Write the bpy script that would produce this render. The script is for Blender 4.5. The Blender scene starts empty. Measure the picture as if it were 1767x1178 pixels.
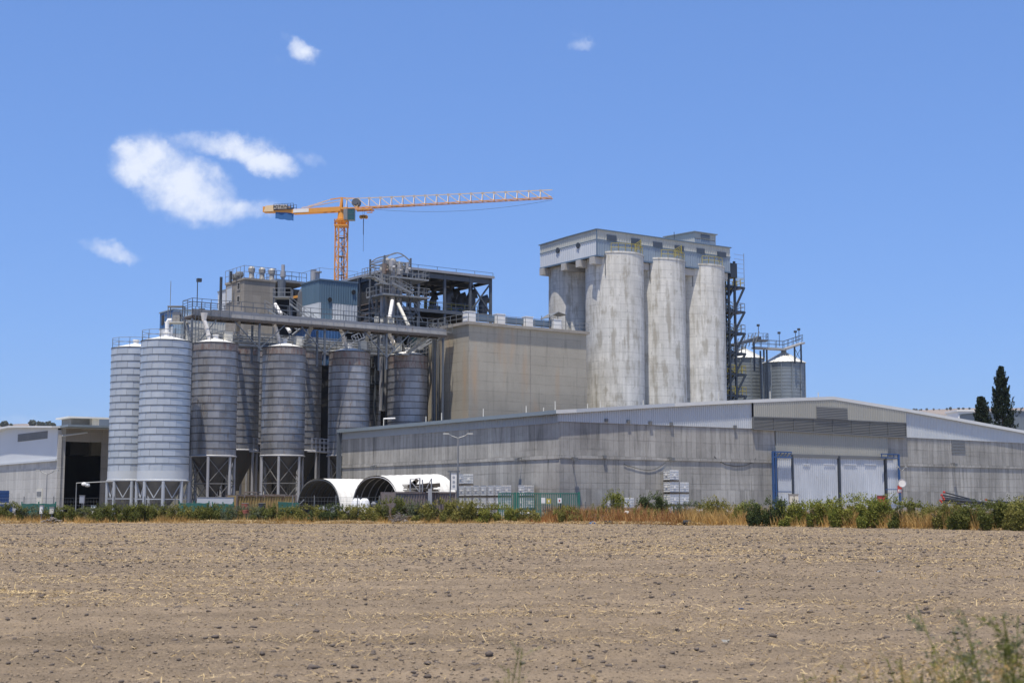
import bpy, math, random
import numpy as np
from mathutils import Vector, Matrix, Euler
from mathutils import noise as mnoise

rnd = random.Random(7)
R = math.radians
scene = bpy.context.scene
col = scene.collection

# ------------------------------------------------------------------ camera
CAM_H = 1.65
LENS, FPX, CX, CY = 50.0, 2454.2, 883.5, 589.0
PITCH = math.atan((870.0 - CY) / FPX)
cam_data = bpy.data.cameras.new('camera')
cam_data.lens = LENS
cam_data.sensor_width = 36.0
cam_data.clip_start = 0.1
cam_data.clip_end = 30000
cam_data.dof.use_dof = True
cam_data.dof.focus_distance = 120.0
cam_data.dof.aperture_fstop = 3.6
cam = bpy.data.objects.new('camera', cam_data)
cam.location = (0, 0, CAM_H)
cam.rotation_euler = (math.pi / 2 + PITCH, 0, 0)
col.objects.link(cam)
scene.camera = cam

# ------------------------------------------------------------------ sky, sun, exposure
SUN_EL = R(73.0)
SUN_DIR = Vector((-0.32 * math.cos(SUN_EL), -0.947 * math.cos(SUN_EL), math.sin(SUN_EL))).normalized()
world = bpy.data.worlds.new('World')
scene.world = world
world.use_nodes = True
scene.view_settings.view_transform = 'Standard'
scene.view_settings.look = 'None'
scene.view_settings.gamma = 1.0
scene.view_settings.exposure = 0.30
scene.view_settings.use_curve_mapping = False


def ray(px, py):
    x = px - CX
    y = -(py - CY)
    return Vector((x, FPX * math.cos(PITCH) - y * math.sin(PITCH), FPX * math.sin(PITCH) + y * math.cos(PITCH)))


def build_world():
    nt = world.node_tree
    nt.nodes.clear()
    N = nt.nodes.new
    L = nt.links.new
    out = N('ShaderNodeOutputWorld')
    bg = N('ShaderNodeBackground')
    bg.inputs['Strength'].default_value = 0.093
    sky = N('ShaderNodeTexSky')
    sky.sky_type = 'NISHITA'
    sky.sun_disc = False
    sky.sun_elevation = SUN_EL
    sky.sun_rotation = math.atan2(SUN_DIR.x, SUN_DIR.y)
    sky.altitude = 100
    sky.air_density = 1.0
    sky.dust_density = 0.6
    sky.ozone_density = 2.6
    hs = N('ShaderNodeMixRGB')
    hs.blend_type = 'MULTIPLY'
    hs.inputs[0].default_value = 1.0
    hs.inputs[2].default_value = (1.10, 1.70, 2.95, 1)
    gm = N('ShaderNodeGamma')
    gm.inputs['Gamma'].default_value = 0.55
    L(sky.outputs[0], gm.inputs['Color'])
    L(gm.outputs[0], hs.inputs[1])
    # clouds: soft blobs in direction space, broken up by noise
    tc = N('ShaderNodeTexCoord')
    sep = N('ShaderNodeSeparateXYZ')
    L(tc.outputs['Generated'], sep.inputs[0])

    def math_(op, a, b=None, clamp=False):
        m = N('ShaderNodeMath')
        m.operation = op
        m.use_clamp = clamp
        for i, v in enumerate((a, b)):
            if v is None:
                continue
            if isinstance(v, (int, float)):
                m.inputs[i].default_value = v
            else:
                L(v, m.inputs[i])
        return m.outputs[0]
    ymax = math_('MAXIMUM', sep.outputs[1], 0.05)
    gx = math_('DIVIDE', sep.outputs[0], ymax)
    gz = math_('DIVIDE', sep.outputs[2], ymax)
    comb = N('ShaderNodeCombineXYZ')
    L(gx, comb.inputs[0])
    L(gz, comb.inputs[1])
    n1 = N('ShaderNodeTexNoise')
    n1.inputs['Scale'].default_value = 34
    n1.inputs['Detail'].default_value = 8
    n1.inputs['Roughness'].default_value = 0.66
    L(comb.outputs[0], n1.inputs['Vector'])
    n1s = N('ShaderNodeSeparateXYZ')
    L(n1.outputs['Color'], n1s.inputs[0])
    wx = math_('ADD', gx, math_('MULTIPLY', math_('SUBTRACT', n1s.outputs[0], 0.5), 0.030))
    wz = math_('ADD', gz, math_('MULTIPLY', math_('SUBTRACT', n1s.outputs[1], 0.5), 0.026))
    n2 = N('ShaderNodeTexNoise')
    n2.inputs['Scale'].default_value = 42
    n2.inputs['Detail'].default_value = 5
    n2.inputs['Roughness'].default_value = 0.62
    L(comb.outputs[0], n2.inputs['Vector'])
    blobs = [  # px, py, rx, ry, strength, tilt
        (262, 285, 58, 42, 1.0, 0.2), (318, 325, 78, 44, 1.0, 0.35), (355, 358, 68, 30, 0.82, 0.1),
        (415, 362, 58, 17, 0.7, -0.05), (228, 262, 30, 20, 0.9, 0.4), (455, 366, 40, 12, 0.4, 0.0),
        (345, 250, 52, 17, 0.55, 0.2), (410, 258, 55, 22, 0.85, 0.15), (462, 280, 42, 22, 0.95, 0.35),
        (523, 88, 22, 17, 0.85, 0.9), (492, 66, 16, 8, 0.25, 0.5), (484, 104, 14, 8, 0.2, 0.2), (1006, 79, 24, 11, 0.42, 0.1), (996, 60, 14, 8, 0.2, 0.6),
        (186, 432, 46, 12, 0.62, 0.18), (533, 277, 30, 12, 0.42, 0.3), (35, 724, 50, 10, 0.3, 0.1), (120, 712, 60, 10, 0.2, 0.0),
        (1075, 800, 50, 8, 0.0, 0.0)]
    acc = None
    for px, py, rx, ry, st, tilt in blobs:
        d = ray(px, py)
        x0, z0 = d.x / d.y, d.z / d.y
        dx = math_('SUBTRACT', wx, x0)
        dz = math_('SUBTRACT', wz, z0)
        c, s = math.cos(-tilt), math.sin(-tilt)
        xr = math_('ADD', math_('MULTIPLY', dx, c), math_('MULTIPLY', dz, s))
        zr = math_('SUBTRACT', math_('MULTIPLY', dz, c), math_('MULTIPLY', dx, s))
        ex = math_('POWER', math_('MULTIPLY', xr, FPX / rx), 2.0)
        ez = math_('POWER', math_('MULTIPLY', zr, FPX / ry), 2.0)
        g = math_('MULTIPLY', math_('SUBTRACT', 1.0, math_('MULTIPLY', math_('ADD', ex, ez), 0.42), True), st)
        acc = g if acc is None else math_('MAXIMUM', acc, g)
    dens = math_('MULTIPLY', acc, math_('ADD', 0.05, math_('MULTIPLY', n2.outputs[0], 1.9)))
    mr = N('ShaderNodeMapRange')
    mr.interpolation_type = 'SMOOTHSTEP'
    mr.inputs['From Min'].default_value = 0.10
    mr.inputs['From Max'].default_value = 1.08
    mr.inputs['To Max'].default_value = 0.93
    L(dens, mr.inputs['Value'])
    fac = math_('MULTIPLY', mr.outputs[0], math_('GREATER_THAN', sep.outputs[1], 0.06))
    mix = N('ShaderNodeMixRGB')
    L(fac, mix.inputs[0])
    L(hs.outputs[0], mix.inputs[1])
    mix.inputs[2].default_value = (7.6, 8.1, 9.2, 1)
    L(mix.outputs[0], bg.inputs[0])
    L(bg.outputs[0], out.inputs[0])


build_world()
sun_data = bpy.data.lights.new('sun', 'SUN')
sun_data.energy = 5.0
sun_data.angle = R(0.53)
sun_data.color = (1.0, 0.925, 0.80)
sun = bpy.data.objects.new('sun', sun_data)
sun.rotation_euler = (-SUN_DIR).to_track_quat('-Z', 'Y').to_euler()
sun.location = (0, 0, 300)
col.objects.link(sun)

# ------------------------------------------------------------------ site frame
ALPHA = R(35.0)
U = Vector((math.cos(ALPHA), math.sin(ALPHA), 0))
V = Vector((-math.sin(ALPHA), math.cos(ALPHA), 0))
CAM = Vector((0, 0, CAM_H))


def P(px, py, Y):
    d = ray(px, py)
    return CAM + d * (Y / d.y)


def S(o, a, b, z):
    return Vector((o[0] + a * U.x + b * V.x, o[1] + a * U.y + b * V.y, z))


def base(px, py, Y):
    p = P(px, py, Y)
    return Vector((p.x, p.y, 0))


def hitU(o, b, px, py):      # pixel ray meets the plane v = b : (a, z)
    d = ray(px, py)
    t = ((o - CAM).dot(V) + b) / d.dot(V)
    p = CAM + d * t
    return (p - o).dot(U), p.z


def hitV(o, a, px, py):      # pixel ray meets the plane u = a : (b, z)
    d = ray(px, py)
    t = ((o - CAM).dot(U) + a) / d.dot(U)
    p = CAM + d * t
    return (p - o).dot(V), p.z


# ------------------------------------------------------------------ mesh helpers
class MB:
    def __init__(self):
        self.v = []
        self.f = []

    def poly(self, pts):
        n = len(self.v)
        self.v += [tuple(p) for p in pts]
        self.f.append(tuple(range(n, n + len(pts))))

    def box8(self, q):
        n = len(self.v)
        self.v += [tuple(p) for p in q]
        for f in ((0, 3, 2, 1), (4, 5, 6, 7), (0, 1, 5, 4), (1, 2, 6, 5), (2, 3, 7, 6), (3, 0, 4, 7)):
            self.f.append(tuple(n + i for i in f))
        return self

    def fbox(self, o, a0, a1, b0, b1, z0, z1):
        self.box8([S(o, a0, b0, z0), S(o, a1, b0, z0), S(o, a1, b1, z0), S(o, a0, b1, z0),
                   S(o, a0, b0, z1), S(o, a1, b0, z1), S(o, a1, b1, z1), S(o, a0, b1, z1)])
        return self

    def box(self, x0, x1, y0, y1, z0, z1):
        self.box8([(x0, y0, z0), (x1, y0, z0), (x1, y1, z0), (x0, y1, z0),
                   (x0, y0, z1), (x1, y0, z1), (x1, y1, z1), (x0, y1, z1)])
        return self

    def beam(self, p, q, w=0.1, h=None):
        p, q = Vector(p), Vector(q)
        h = h or w
        d = (q - p)
        if d.length < 1e-5:
            return self
        d.normalize()
        up = Vector((0, 0, 1)) if abs(d.z) < 0.95 else U
        s = d.cross(up).normalized() * (w / 2)
        t = s.cross(d).normalized() * (h / 2)
        self.box8([p - s - t, p + s - t, p + s + t, p - s + t, q - s - t, q + s - t, q + s + t, q - s + t])
        return self

    def tube(self, p, q, r, n=10, r2=None):
        p, q = Vector(p), Vector(q)
        r2 = r if r2 is None else r2
        d = (q - p).normalized()
        up = Vector((0, 0, 1)) if abs(d.z) < 0.95 else Vector((1, 0, 0))
        s = d.cross(up).normalized()
        t = s.cross(d)
        k = len(self.v)
        for c, rr in ((p, r), (q, r2)):
            for i in range(n):
                a = 2 * math.pi * i / n
                self.v.append(tuple(c + (s * math.cos(a) + t * math.sin(a)) * rr))
        for i in range(n):
            j = (i + 1) % n
            self.f.append((k + i, k + n + i, k + n + j, k + j))
        self.f.append(tuple(k + i for i in range(n)))
        self.f.append(tuple(k + n + i for i in reversed(range(n))))
        return self

    def path(self, pts, r, n=8):
        pts = [Vector(p) for p in pts]
        k = len(self.v)
        m = len(pts)
        prev = None
        for i, p in enumerate(pts):
            d = (pts[min(i + 1, m - 1)] - pts[max(i - 1, 0)]).normalized()
            if prev is None:
                up = Vector((0, 0, 1)) if abs(d.z) < 0.9 else Vector((1, 0, 0))
                s = d.cross(up).normalized()
            else:
                s = (prev - d * prev.dot(d)).normalized()
            prev = s
            t = d.cross(s)
            for j in range(n):
                a = 2 * math.pi * j / n
                self.v.append(tuple(p + (s * math.cos(a) + t * math.sin(a)) * r))
        for i in range(m - 1):
            for j in range(n):
                j2 = (j + 1) % n
                self.f.append((k + i * n + j, k + i * n + j2, k + (i + 1) * n + j2, k + (i + 1) * n + j))
        self.f.append(tuple(k + j for j in reversed(range(n))))
        self.f.append(tuple(k + (m - 1) * n + j for j in range(n)))
        return self

    def lathe(self, c, prof, n=32, a0=0.0, a1=2 * math.pi):
        full = abs(a1 - a0 - 2 * math.pi) < 1e-6
        m = n if full else n + 1
        k = len(self.v)
        for (r, z) in prof:
            for i in range(m):
                a = a0 + (a1 - a0) * i / n
                self.v.append((c[0] + r * math.cos(a), c[1] + r * math.sin(a), c[2] + z))
        for j in range(len(prof) - 1):
            for i in range(n):
                i2 = (i + 1) % m
                self.f.append((k + j * m + i, k + j * m + i2, k + (j + 1) * m + i2, k + (j + 1) * m + i))
        return self

    def sheet(self, o, axis, t0, t1, zb, zt, off, pitch=0.25, depth=0.045, sgn=-1.0):
        """corrugated sheet: axis 'a' runs along U at b = off, axis 'b' along V at a = off;
        zb, zt are functions of the running coordinate"""
        n = max(1, int(round((t1 - t0) / pitch)))
        w = (t1 - t0) / n
        pts = []
        for i in range(n):
            x = t0 + i * w
            pts += [(x, 0), (x + w * .5, 0), (x + w * .62, depth), (x + w * .88, depth)]
        pts.append((t1, 0))
        k = len(self.v)
        for x, d in pts:
            for z in (zb(x), zt(x)):
                if axis == 'a':
                    self.v.append(tuple(S(o, x, off + sgn * d, z)))
                else:
                    self.v.append(tuple(S(o, off + sgn * d, x, z)))
        for i in range(len(pts) - 1):
            q = k + 2 * i
            self.f.append((q, q + 2, q + 3, q + 1))
        return self

    def build(self, name, mat, parent=None, label=None, origin=None, smooth=False, kind=None):
        o = origin
        if o is None:
            o = org_of(parent) if parent is not None else Vector((0, 0, 0))
        o = Vector(o)
        me = bpy.data.meshes.new(name)
        v = np.array(self.v, dtype=np.float64).reshape(-1, 3) - np.array(o)[None, :]
        me.from_pydata(v.tolist(), [], self.f)
        me.materials.append(mat)
        if smooth:
            me.polygons.foreach_set('use_smooth', [True] * len(me.polygons))
            me.set_sharp_from_angle(angle=R(35))
        me.update()
        ob = bpy.data.objects.new(name, me)
        col.objects.link(ob)
        if parent is not None:
            ob.parent = parent
            ORG[ob.name] = Vector((0, 0, 0)) + org_of(parent)
        else:
            ob.location = o
            ORG[ob.name] = o
        if label:
            ob['label'] = label
        if kind:
            ob['kind'] = kind
        return ob


ORG = {}


def org_of(ob):
    return ORG[ob.name]


def tag(ob, label, cat, group=None):
    ob['label'] = label
    ob['category'] = cat
    if group:
        ob['group'] = group
    return ob


def thing(name, label, cat, loc, group=None):
    o = bpy.data.objects.new(name, None)
    o.empty_display_size = 0.5
    loc = Vector(loc)
    o.location = loc
    col.objects.link(o)
    ORG[o.name] = loc
    return tag(o, label, cat, group)


def solo(name, mb, mat, label, cat, loc, group=None, smooth=False):
    return tag(mb.build(name, mat, None, origin=loc, smooth=smooth), label, cat, group)


def struct(name, mb, mat, loc=(0, 0, 0), smooth=False):
    return mb.build(name, mat, None, origin=loc, smooth=smooth, kind='structure')


def dup(root, loc, label=None, group=None):
    def cp(o, parent):
        c = o.copy()
        col.objects.link(c)
        if parent is not None:
            c.parent = parent
        for ch in [x for x in KIDS.get(o.name, [])]:
            cp(ch, c)
        return c
    if not KIDS.get(root.name):
        scan_kids()
    c = cp(root, None)
    c.location = loc
    ORG[c.name] = Vector(loc)
    if label:
        c['label'] = label
    if group:
        c['group'] = group
    return c


KIDS = {}


def scan_kids():
    KIDS.clear()
    for o in bpy.data.objects:
        if o.parent is not None:
            KIDS.setdefault(o.parent.name, []).append(o)


def railing(mb, pts, h=1.05, sp=1.5, w=0.05, mid=True):
    for p, q in zip(pts[:-1], pts[1:]):
        p, q = Vector(p), Vector(q)
        n = max(1, int(round((q - p).length / sp)))
        for i in range(n + 1):
            x = p.lerp(q, i / n)
            mb.beam(x, x + Vector((0, 0, h)), w)
        for k in ((h, 0.5 * h) if mid else (h,)):
            mb.beam(p + Vector((0, 0, k)), q + Vector((0, 0, k)), w)


def stair(mb, p, q, side, w=0.8, rail=None, rw=0.05):
    p, q, side = Vector(p), Vector(q), Vector(side).normalized() * w
    for s in (Vector((0, 0, 0)), side):
        mb.beam(p + s, q + s, 0.06, 0.22)
    n = max(2, int(abs(q.z - p.z) / 0.25))
    for i in range(n):
        c = p.lerp(q, (i + .5) / n)
        mb.beam(c, c + side, 0.24, 0.04)
    r = rail if rail is not None else mb
    for s in (Vector((0, 0, 0)), side):
        railing(r, [p + s, q + s], 1.0, 1.2, rw)


# ------------------------------------------------------------------ materials
def new_mat(name):
    m = bpy.data.materials.new(name)
    m.use_nodes = True
    nt = m.node_tree
    b = nt.nodes['Principled BSDF']
    return m, nt, b


def c4(c):
    return (c[0], c[1], c[2], 1.0)


class NT:
    def __init__(self, nt):
        self.nt = nt

    def n(self, t, **kw):
        x = self.nt.nodes.new(t)
        for k, v in kw.items():
            setattr(x, k, v)
        return x

    def link(self, a, b):
        self.nt.links.new(a, b)

    def put(self, v, sock):
        if isinstance(v, (int, float)):
            sock.default_value = v
        elif isinstance(v, (tuple, list)):
            sock.default_value = c4(v) if len(sock.default_value) == 4 else v
        else:
            self.link(v, sock)

    def m(self, op, a, b=0.0, c=None, clamp=False):
        x = self.n('ShaderNodeMath', operation=op, use_clamp=clamp)
        self.put(a, x.inputs[0])
        self.put(b, x.inputs[1])
        if c is not None:
            self.put(c, x.inputs[2])
        return x.outputs[0]

    def noise(self, vec, scale, detail=4, rough=0.55, dist=0.0):
        x = self.n('ShaderNodeTexNoise')
        x.inputs['Scale'].default_value = scale
        x.inputs['Detail'].default_value = detail
        x.inputs['Roughness'].default_value = rough
        x.inputs['Distortion'].default_value = dist
        self.link(vec, x.inputs['Vector'])
        return x.outputs[0]

    def vec(self, x, y, z):
        c = self.n('ShaderNodeCombineXYZ')
        for i, v in enumerate((x, y, z)):
            self.put(v, c.inputs[i])
        return c.outputs[0]

    def ramp(self, v, lo, hi, t0=0.0, t1=1.0, smooth=True):
        x = self.n('ShaderNodeMapRange')
        if smooth:
            x.interpolation_type = 'SMOOTHSTEP'
        self.put(v, x.inputs['Value'])
        x.inputs['From Min'].default_value = lo
        x.inputs['From Max'].default_value = hi
        x.inputs['To Min'].default_value = t0
        x.inputs['To Max'].default_value = t1
        return x.outputs[0]

    def mix(self, f, a, b, mode='MIX'):
        x = self.n('ShaderNodeMixRGB', blend_type=mode)
        self.put(f, x.inputs[0])
        self.put(a, x.inputs[1])
        self.put(b, x.inputs[2])
        return x.outputs[0]

    def pos(self):
        g = self.n('ShaderNodeNewGeometry')
        return g.outputs['Position']

    def white(self, v, dim='1D'):
        x = self.n('ShaderNodeTexWhiteNoise', noise_dimensions=dim)
        if dim == '1D':
            self.put(v, x.inputs['W'])
        else:
            self.put(v, x.inputs['Vector'])
        return x.outputs['Value']

    def objrand(self):
        return self.n('ShaderNodeObjectInfo').outputs['Random']

    def bump(self, h, strength, dist, bsdf):
        x = self.n('ShaderNodeBump')
        x.inputs['Strength'].default_value = strength
        x.inputs['Distance'].default_value = dist
        self.put(h, x.inputs['Height'])
        self.link(x.outputs[0], bsdf.inputs['Normal'])


def paint(name, c, rough=0.5, metal=0.0, var=0.18, rust=0.0, scale=1.2, orand=0.0, rustc=(0.13, 0.06, 0.035)):
    m, nt, b = new_mat(name)
    g = NT(nt)
    pos = g.pos()
    sp = g.n('ShaderNodeSeparateXYZ')
    g.link(pos, sp.inputs[0])
    streak = g.vec(g.m('MULTIPLY', sp.outputs[0], 1.0), g.m('MULTIPLY', sp.outputs[1], 1.0), g.m('MULTIPLY', sp.outputs[2], 0.25))
    n1 = g.noise(streak, scale * 2.2, 5, 0.6)
    n2 = g.noise(pos, scale * 0.35, 3, 0.5)
    f = g.m('ADD', g.m('MULTIPLY', g.m('SUBTRACT', n1, 0.5), var * 2), g.m('MULTIPLY', g.m('SUBTRACT', n2, 0.5), var * 2))
    if orand:
        f = g.m('ADD', f, g.m('MULTIPLY', g.m('SUBTRACT', g.objrand(), 0.5), orand))
    f = g.m('ADD', f, 1.0)
    base_ = g.mix(1.0, c4(c), g.vec(f, f, f), 'MULTIPLY')
    if rust:
        n3 = g.noise(streak, scale * 3.0, 6, 0.7, 0.4)
        rf = g.ramp(n3, 0.62 - 0.25 * rust, 0.78 - 0.15 * rust, 0, 0.9)
        base_ = g.mix(rf, base_, c4(rustc))
    g.link(base_, b.inputs['Base Color'])
    b.inputs['Metallic'].default_value = metal
    g.put(g.ramp(n1, 0.2, 0.8, max(0.05, rough - 0.12), min(1, rough + 0.15)), b.inputs['Roughness'])
    return m


def concrete(name, c, board=0.0, lift=0.0, streaks=0.5, stain=None, stainf=0.0, dark=0.35, joint=0.5, cyl=False, patch=0.0, vary=0.10, blot=0.45):
    m, nt, b = new_mat(name)
    g = NT(nt)
    pos = g.pos()
    sp = g.n('ShaderNodeSeparateXYZ')
    g.link(pos, sp.inputs[0])
    z = sp.outputs[2]
    if cyl:
        tc = g.n('ShaderNodeTexCoord')
        so = g.n('ShaderNodeSeparateXYZ')
        g.link(tc.outputs['Object'], so.inputs[0])
        w = g.m('MULTIPLY', g.m('ARCTAN2', so.outputs[1], so.outputs[0]), 4.2)
        w = g.m('ADD', w, g.m('MULTIPLY', g.objrand(), 37.0))
    else:
        a = g.m('ADD', g.m('MULTIPLY', sp.outputs[0], U.x), g.m('MULTIPLY', sp.outputs[1], U.y))
        bb = g.m('ADD', g.m('MULTIPLY', sp.outputs[0], V.x), g.m('MULTIPLY', sp.outputs[1], V.y))
        w = g.m('ADD', a, bb)
    wall = g.vec(w, g.objrand() if cyl else 0.0, z)
    fine = g.noise(wall, 2.6, 6, 0.65)
    big = g.noise(wall, 0.22, 4, 0.55)
    stv = g.vec(g.m('MULTIPLY', w, 1.9), 0.0, g.m('MULTIPLY', z, 0.16))
    st = g.noise(stv, 1.0, 6, 0.62)
    hv = g.vec(g.m('MULTIPLY', w, 0.16), 3.0, g.m('MULTIPLY', z, 2.4))
    hz = g.noise(hv, 1.0, 5, 0.6)
    f = g.m('ADD', g.m('MULTIPLY', g.m('SUBTRACT', fine, 0.5), vary * 2.4), 1.0)
    f = g.m('ADD', f, g.m('MULTIPLY', g.m('SUBTRACT', big, 0.5), blot))
    f = g.m('MULTIPLY', f, g.ramp(st, 0.5, 0.8, 1.0, 1.0 - 0.55 * streaks))
    f = g.m('MULTIPLY', f, g.ramp(hz, 0.55, 0.85, 1.0, 1.0 - 0.35 * streaks))
    hgt = fine
    if board:
        q = g.m('DIVIDE', w, board)
        cell = g.m('FLOOR', q)
        fr = g.m('FRACT', q)
        edge = g.m('MINIMUM', fr, g.m('SUBTRACT', 1.0, fr))
        ln = g.ramp(edge, 0.0, 0.075, 1.0 - joint * 0.75, 1.0)
        lz = g.m('FLOOR', g.m('DIVIDE', z, 3.1))
        brk = g.ramp(g.noise(g.vec(cell, g.m('MULTIPLY', z, 0.8), 4.0), 1.0, 3), 0.35, 0.62)
        ln = g.m('ADD', 1.0, g.m('MULTIPLY', g.m('SUBTRACT', ln, 1.0), brk))
        f = g.m('MULTIPLY', f, ln)
        f = g.m('MULTIPLY', f, g.ramp(g.white(g.m('ADD', cell, g.m('MULTIPLY', lz, 17.3))), 0, 1, 1.0 - vary * 1.3, 1.0 + vary, False))
    if lift:
        q = g.m('DIVIDE', g.m('ADD', z, g.m('MULTIPLY', g.m('SUBTRACT', g.noise(g.vec(g.m('MULTIPLY', w, 0.3), 9.0, 0.0), 1.0, 3), 0.5), 0.25)), lift)
        cell = g.m('FLOOR', q)
        fr = g.m('FRACT', q)
        edge = g.m('MINIMUM', fr, g.m('SUBTRACT', 1.0, fr))
        br = g.ramp(g.noise(g.vec(g.m('MULTIPLY', w, 0.35), cell, 2.0), 1.0, 4, 0.6), 0.42, 0.62, 0.15, 1.0)
        ln = g.m('SUBTRACT', 1.0, g.m('MULTIPLY', g.ramp(edge, 0.0, 0.07, 1.0, 0.0), g.m('MULTIPLY', br, dark)))
        f = g.m('MULTIPLY', f, ln)
        f = g.m('MULTIPLY', f, g.ramp(g.white(cell), 0, 1, 0.965, 1.03, False))
    colr = g.mix(1.0, c4(c), g.vec(f, f, f), 'MULTIPLY')
    if patch:
        pn = g.noise(g.vec(g.m('MULTIPLY', w, 1.1), 5.0, g.m('MULTIPLY', z, 0.13)), 1.0, 6, 0.65, 0.2)
        pz = g.noise(g.vec(g.m('MULTIPLY', w, 0.5), 8.0, g.m('MULTIPLY', z, 0.5)), 1.0, 4, 0.6)
        pn = g.m('ADD', g.m('MULTIPLY', pn, 0.65), g.m('MULTIPLY', pz, 0.35))
        colr = g.mix(g.ramp(pn, 0.49, 0.60, 0, patch * .72), colr, (c[0] * .52, c[1] * .49, c[2] * .43))
        sp2 = g.noise(g.vec(g.m('MULTIPLY', w, 2.2), 1.0, g.m('MULTIPLY', z, 1.3)), 1.0, 3, 0.5)
        colr = g.mix(g.ramp(sp2, 0.62, 0.72, 0, patch * .6), colr, (c[0] * .5, c[1] * .5, c[2] * .48))
    if stain:
        sn = g.noise(g.vec(g.m('MULTIPLY', w, 0.35), 7.0, g.m('MULTIPLY', z, 0.06)), 1.0, 4, 0.5)
        colr = g.mix(g.m('MULTIPLY', g.ramp(sn, 0.52, 0.72, 0, stainf), 1.0), colr, c4(stain))
    g.link(colr, b.inputs['Base Color'])
    b.inputs['Roughness'].default_value = 0.9
    b.inputs['Specular IOR Level'].default_value = 0.25
    g.bump(hgt, 0.35, 0.03, b)
    return m


def foliage(name, c1, c2, trans=0.25):
    m, nt, b = new_mat(name)
    g = NT(nt)
    pos = g.pos()
    n1 = g.noise(pos, 1.6, 3)
    n2 = g.noise(pos, 14.0, 2)
    f = g.m('ADD', g.m('MULTIPLY', n1, 0.6), g.m('MULTIPLY', n2, 0.4))
    cc = g.mix(g.ramp(f, 0.36, 0.64), c4(c1), c4(c2))
    g.link(cc, b.inputs['Base Color'])
    b.inputs['Roughness'].default_value = 0.75
    b.inputs['Specular IOR Level'].default_value = 0.2
    tr = g.n('ShaderNodeBsdfTranslucent')
    g.link(cc, tr.inputs[0])
    mx = g.n('ShaderNodeMixShader')
    mx.inputs[0].default_value = trans
    g.link(b.outputs[0], mx.inputs[1])
    g.link(tr.outputs[0], mx.inputs[2])
    g.link(mx.outputs[0], nt.nodes['Material Output'].inputs['Surface'])
    return m


M = {}
M['conc_wall'] = concrete('concrete_board_marked', (0.335, 0.322, 0.292), board=0.66, lift=1.55, streaks=1.25, dark=0.3, joint=0.65, vary=0.14, blot=1.0)
M['conc_old'] = concrete('concrete_sheds', (0.41, 0.40, 0.375), board=1.1, lift=1.2, streaks=0.5, dark=0.3, joint=0.3)
M['conc_beige'] = concrete('concrete_beige', (0.32, 0.292, 0.238), board=0, lift=1.25, streaks=0.55, stain=(0.40, 0.27, 0.16), stainf=0.7, dark=0.3, vary=0.08)
M['conc_tower'] = concrete('concrete_tower', (0.27, 0.245, 0.21), board=1.3, lift=1.5, streaks=0.4, dark=0.35, joint=0.2)
M['conc_silo'] = concrete('concrete_slipform', (0.56, 0.545, 0.50), board=0.36, lift=1.15, streaks=0.6, dark=0.36, joint=0.14, cyl=True, patch=1.0, vary=0.07, blot=0.6)
M['conc_plain'] = concrete('concrete_plain', (0.40, 0.385, 0.36), streaks=0.4)
M['galv_new'] = paint('galvanised_new', (0.47, 0.505, 0.53), 0.40, 0.40, 0.10, 0.0, 0.7, 0.16)
M['galv_old'] = paint('galvanised_old', (0.285, 0.285, 0.29), 0.42, 0.5, 0.40, 0.42, 0.45, 0.34, (0.215, 0.17, 0.13))
M['galv_rim'] = paint('galvanised_rim_brown', (0.25, 0.225, 0.205), 0.55, 0.3, 0.35, 0.7, 0.9, 0.25, (0.19, 0.105, 0.08))
M['galv_bin'] = paint('galvanised_bin', (0.21, 0.235, 0.25), 0.5, 0.4, 0.15, 0.0, 0.5, 0.08)
M['ring_dark'] = paint('stiffener_steel', (0.085, 0.078, 0.072), 0.6, 0.3, 0.2, 0.25, 1.0)
M['ring_pale'] = paint('stiffener_pale', (0.10, 0.115, 0.13), 0.6, 0.3, 0.1, 0.0, 1.0)
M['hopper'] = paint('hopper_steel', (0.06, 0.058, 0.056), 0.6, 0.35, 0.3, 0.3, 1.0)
M['hopper_light'] = paint('hopper_steel_light', (0.12, 0.122, 0.125), 0.55, 0.35, 0.2, 0.1, 1.0)
M['leg_light'] = paint('painted_leg_light', (0.34, 0.36, 0.385), 0.5, 0.1, 0.12, 0.05)
M['leg_grey'] = paint('painted_leg_grey', (0.33, 0.33, 0.34), 0.55, 0.2, 0.2, 0.15)
M['steel'] = paint('galvanised_catwalk', (0.26, 0.265, 0.26), 0.5, 0.4, 0.2, 0.1)
M['steel_dark'] = paint('steel_dark_blue', (0.04, 0.048, 0.06), 0.55, 0.2, 0.2, 0.1)
M['steel_slate'] = paint('steel_slate', (0.10, 0.115, 0.135), 0.55, 0.2, 0.2, 0.1)
M['steel_navy'] = paint('steel_navy', (0.022, 0.032, 0.048), 0.5, 0.1, 0.2, 0.1)
M['gallery'] = paint('gallery_casing', (0.33, 0.32, 0.30), 0.6, 0.2, 0.2, 0.12, 0.8)
M['gallery_dark'] = paint('brace_grey', (0.17, 0.165, 0.155), 0.6, 0.2, 0.2, 0.2)
M['beam_brown'] = paint('beam_dark_brown', (0.065, 0.055, 0.048), 0.8, 0.1, 0.3, 0.3)
M['rusty'] = paint('rusty_steel', (0.165, 0.14, 0.125), 0.8, 0.1, 0.3, 0.6)
M['clad_light'] = paint('cladding_light', (0.49, 0.515, 0.53), 0.5, 0.15, 0.06, 0.0, 0.5, 0.05)
M['clad_strip'] = paint('cladding_strip_grey', (0.33, 0.355, 0.375), 0.5, 0.15, 0.06, 0.0, 0.5, 0.05)
M['clad_grey'] = paint('cladding_grey', (0.33, 0.325, 0.29), 0.55, 0.15, 0.08, 0.0, 0.5, 0.06)
M['clad_white'] = paint('cladding_white', (0.50, 0.525, 0.55), 0.5, 0.0, 0.06, 0.0, 0.4, 0.04)
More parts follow.
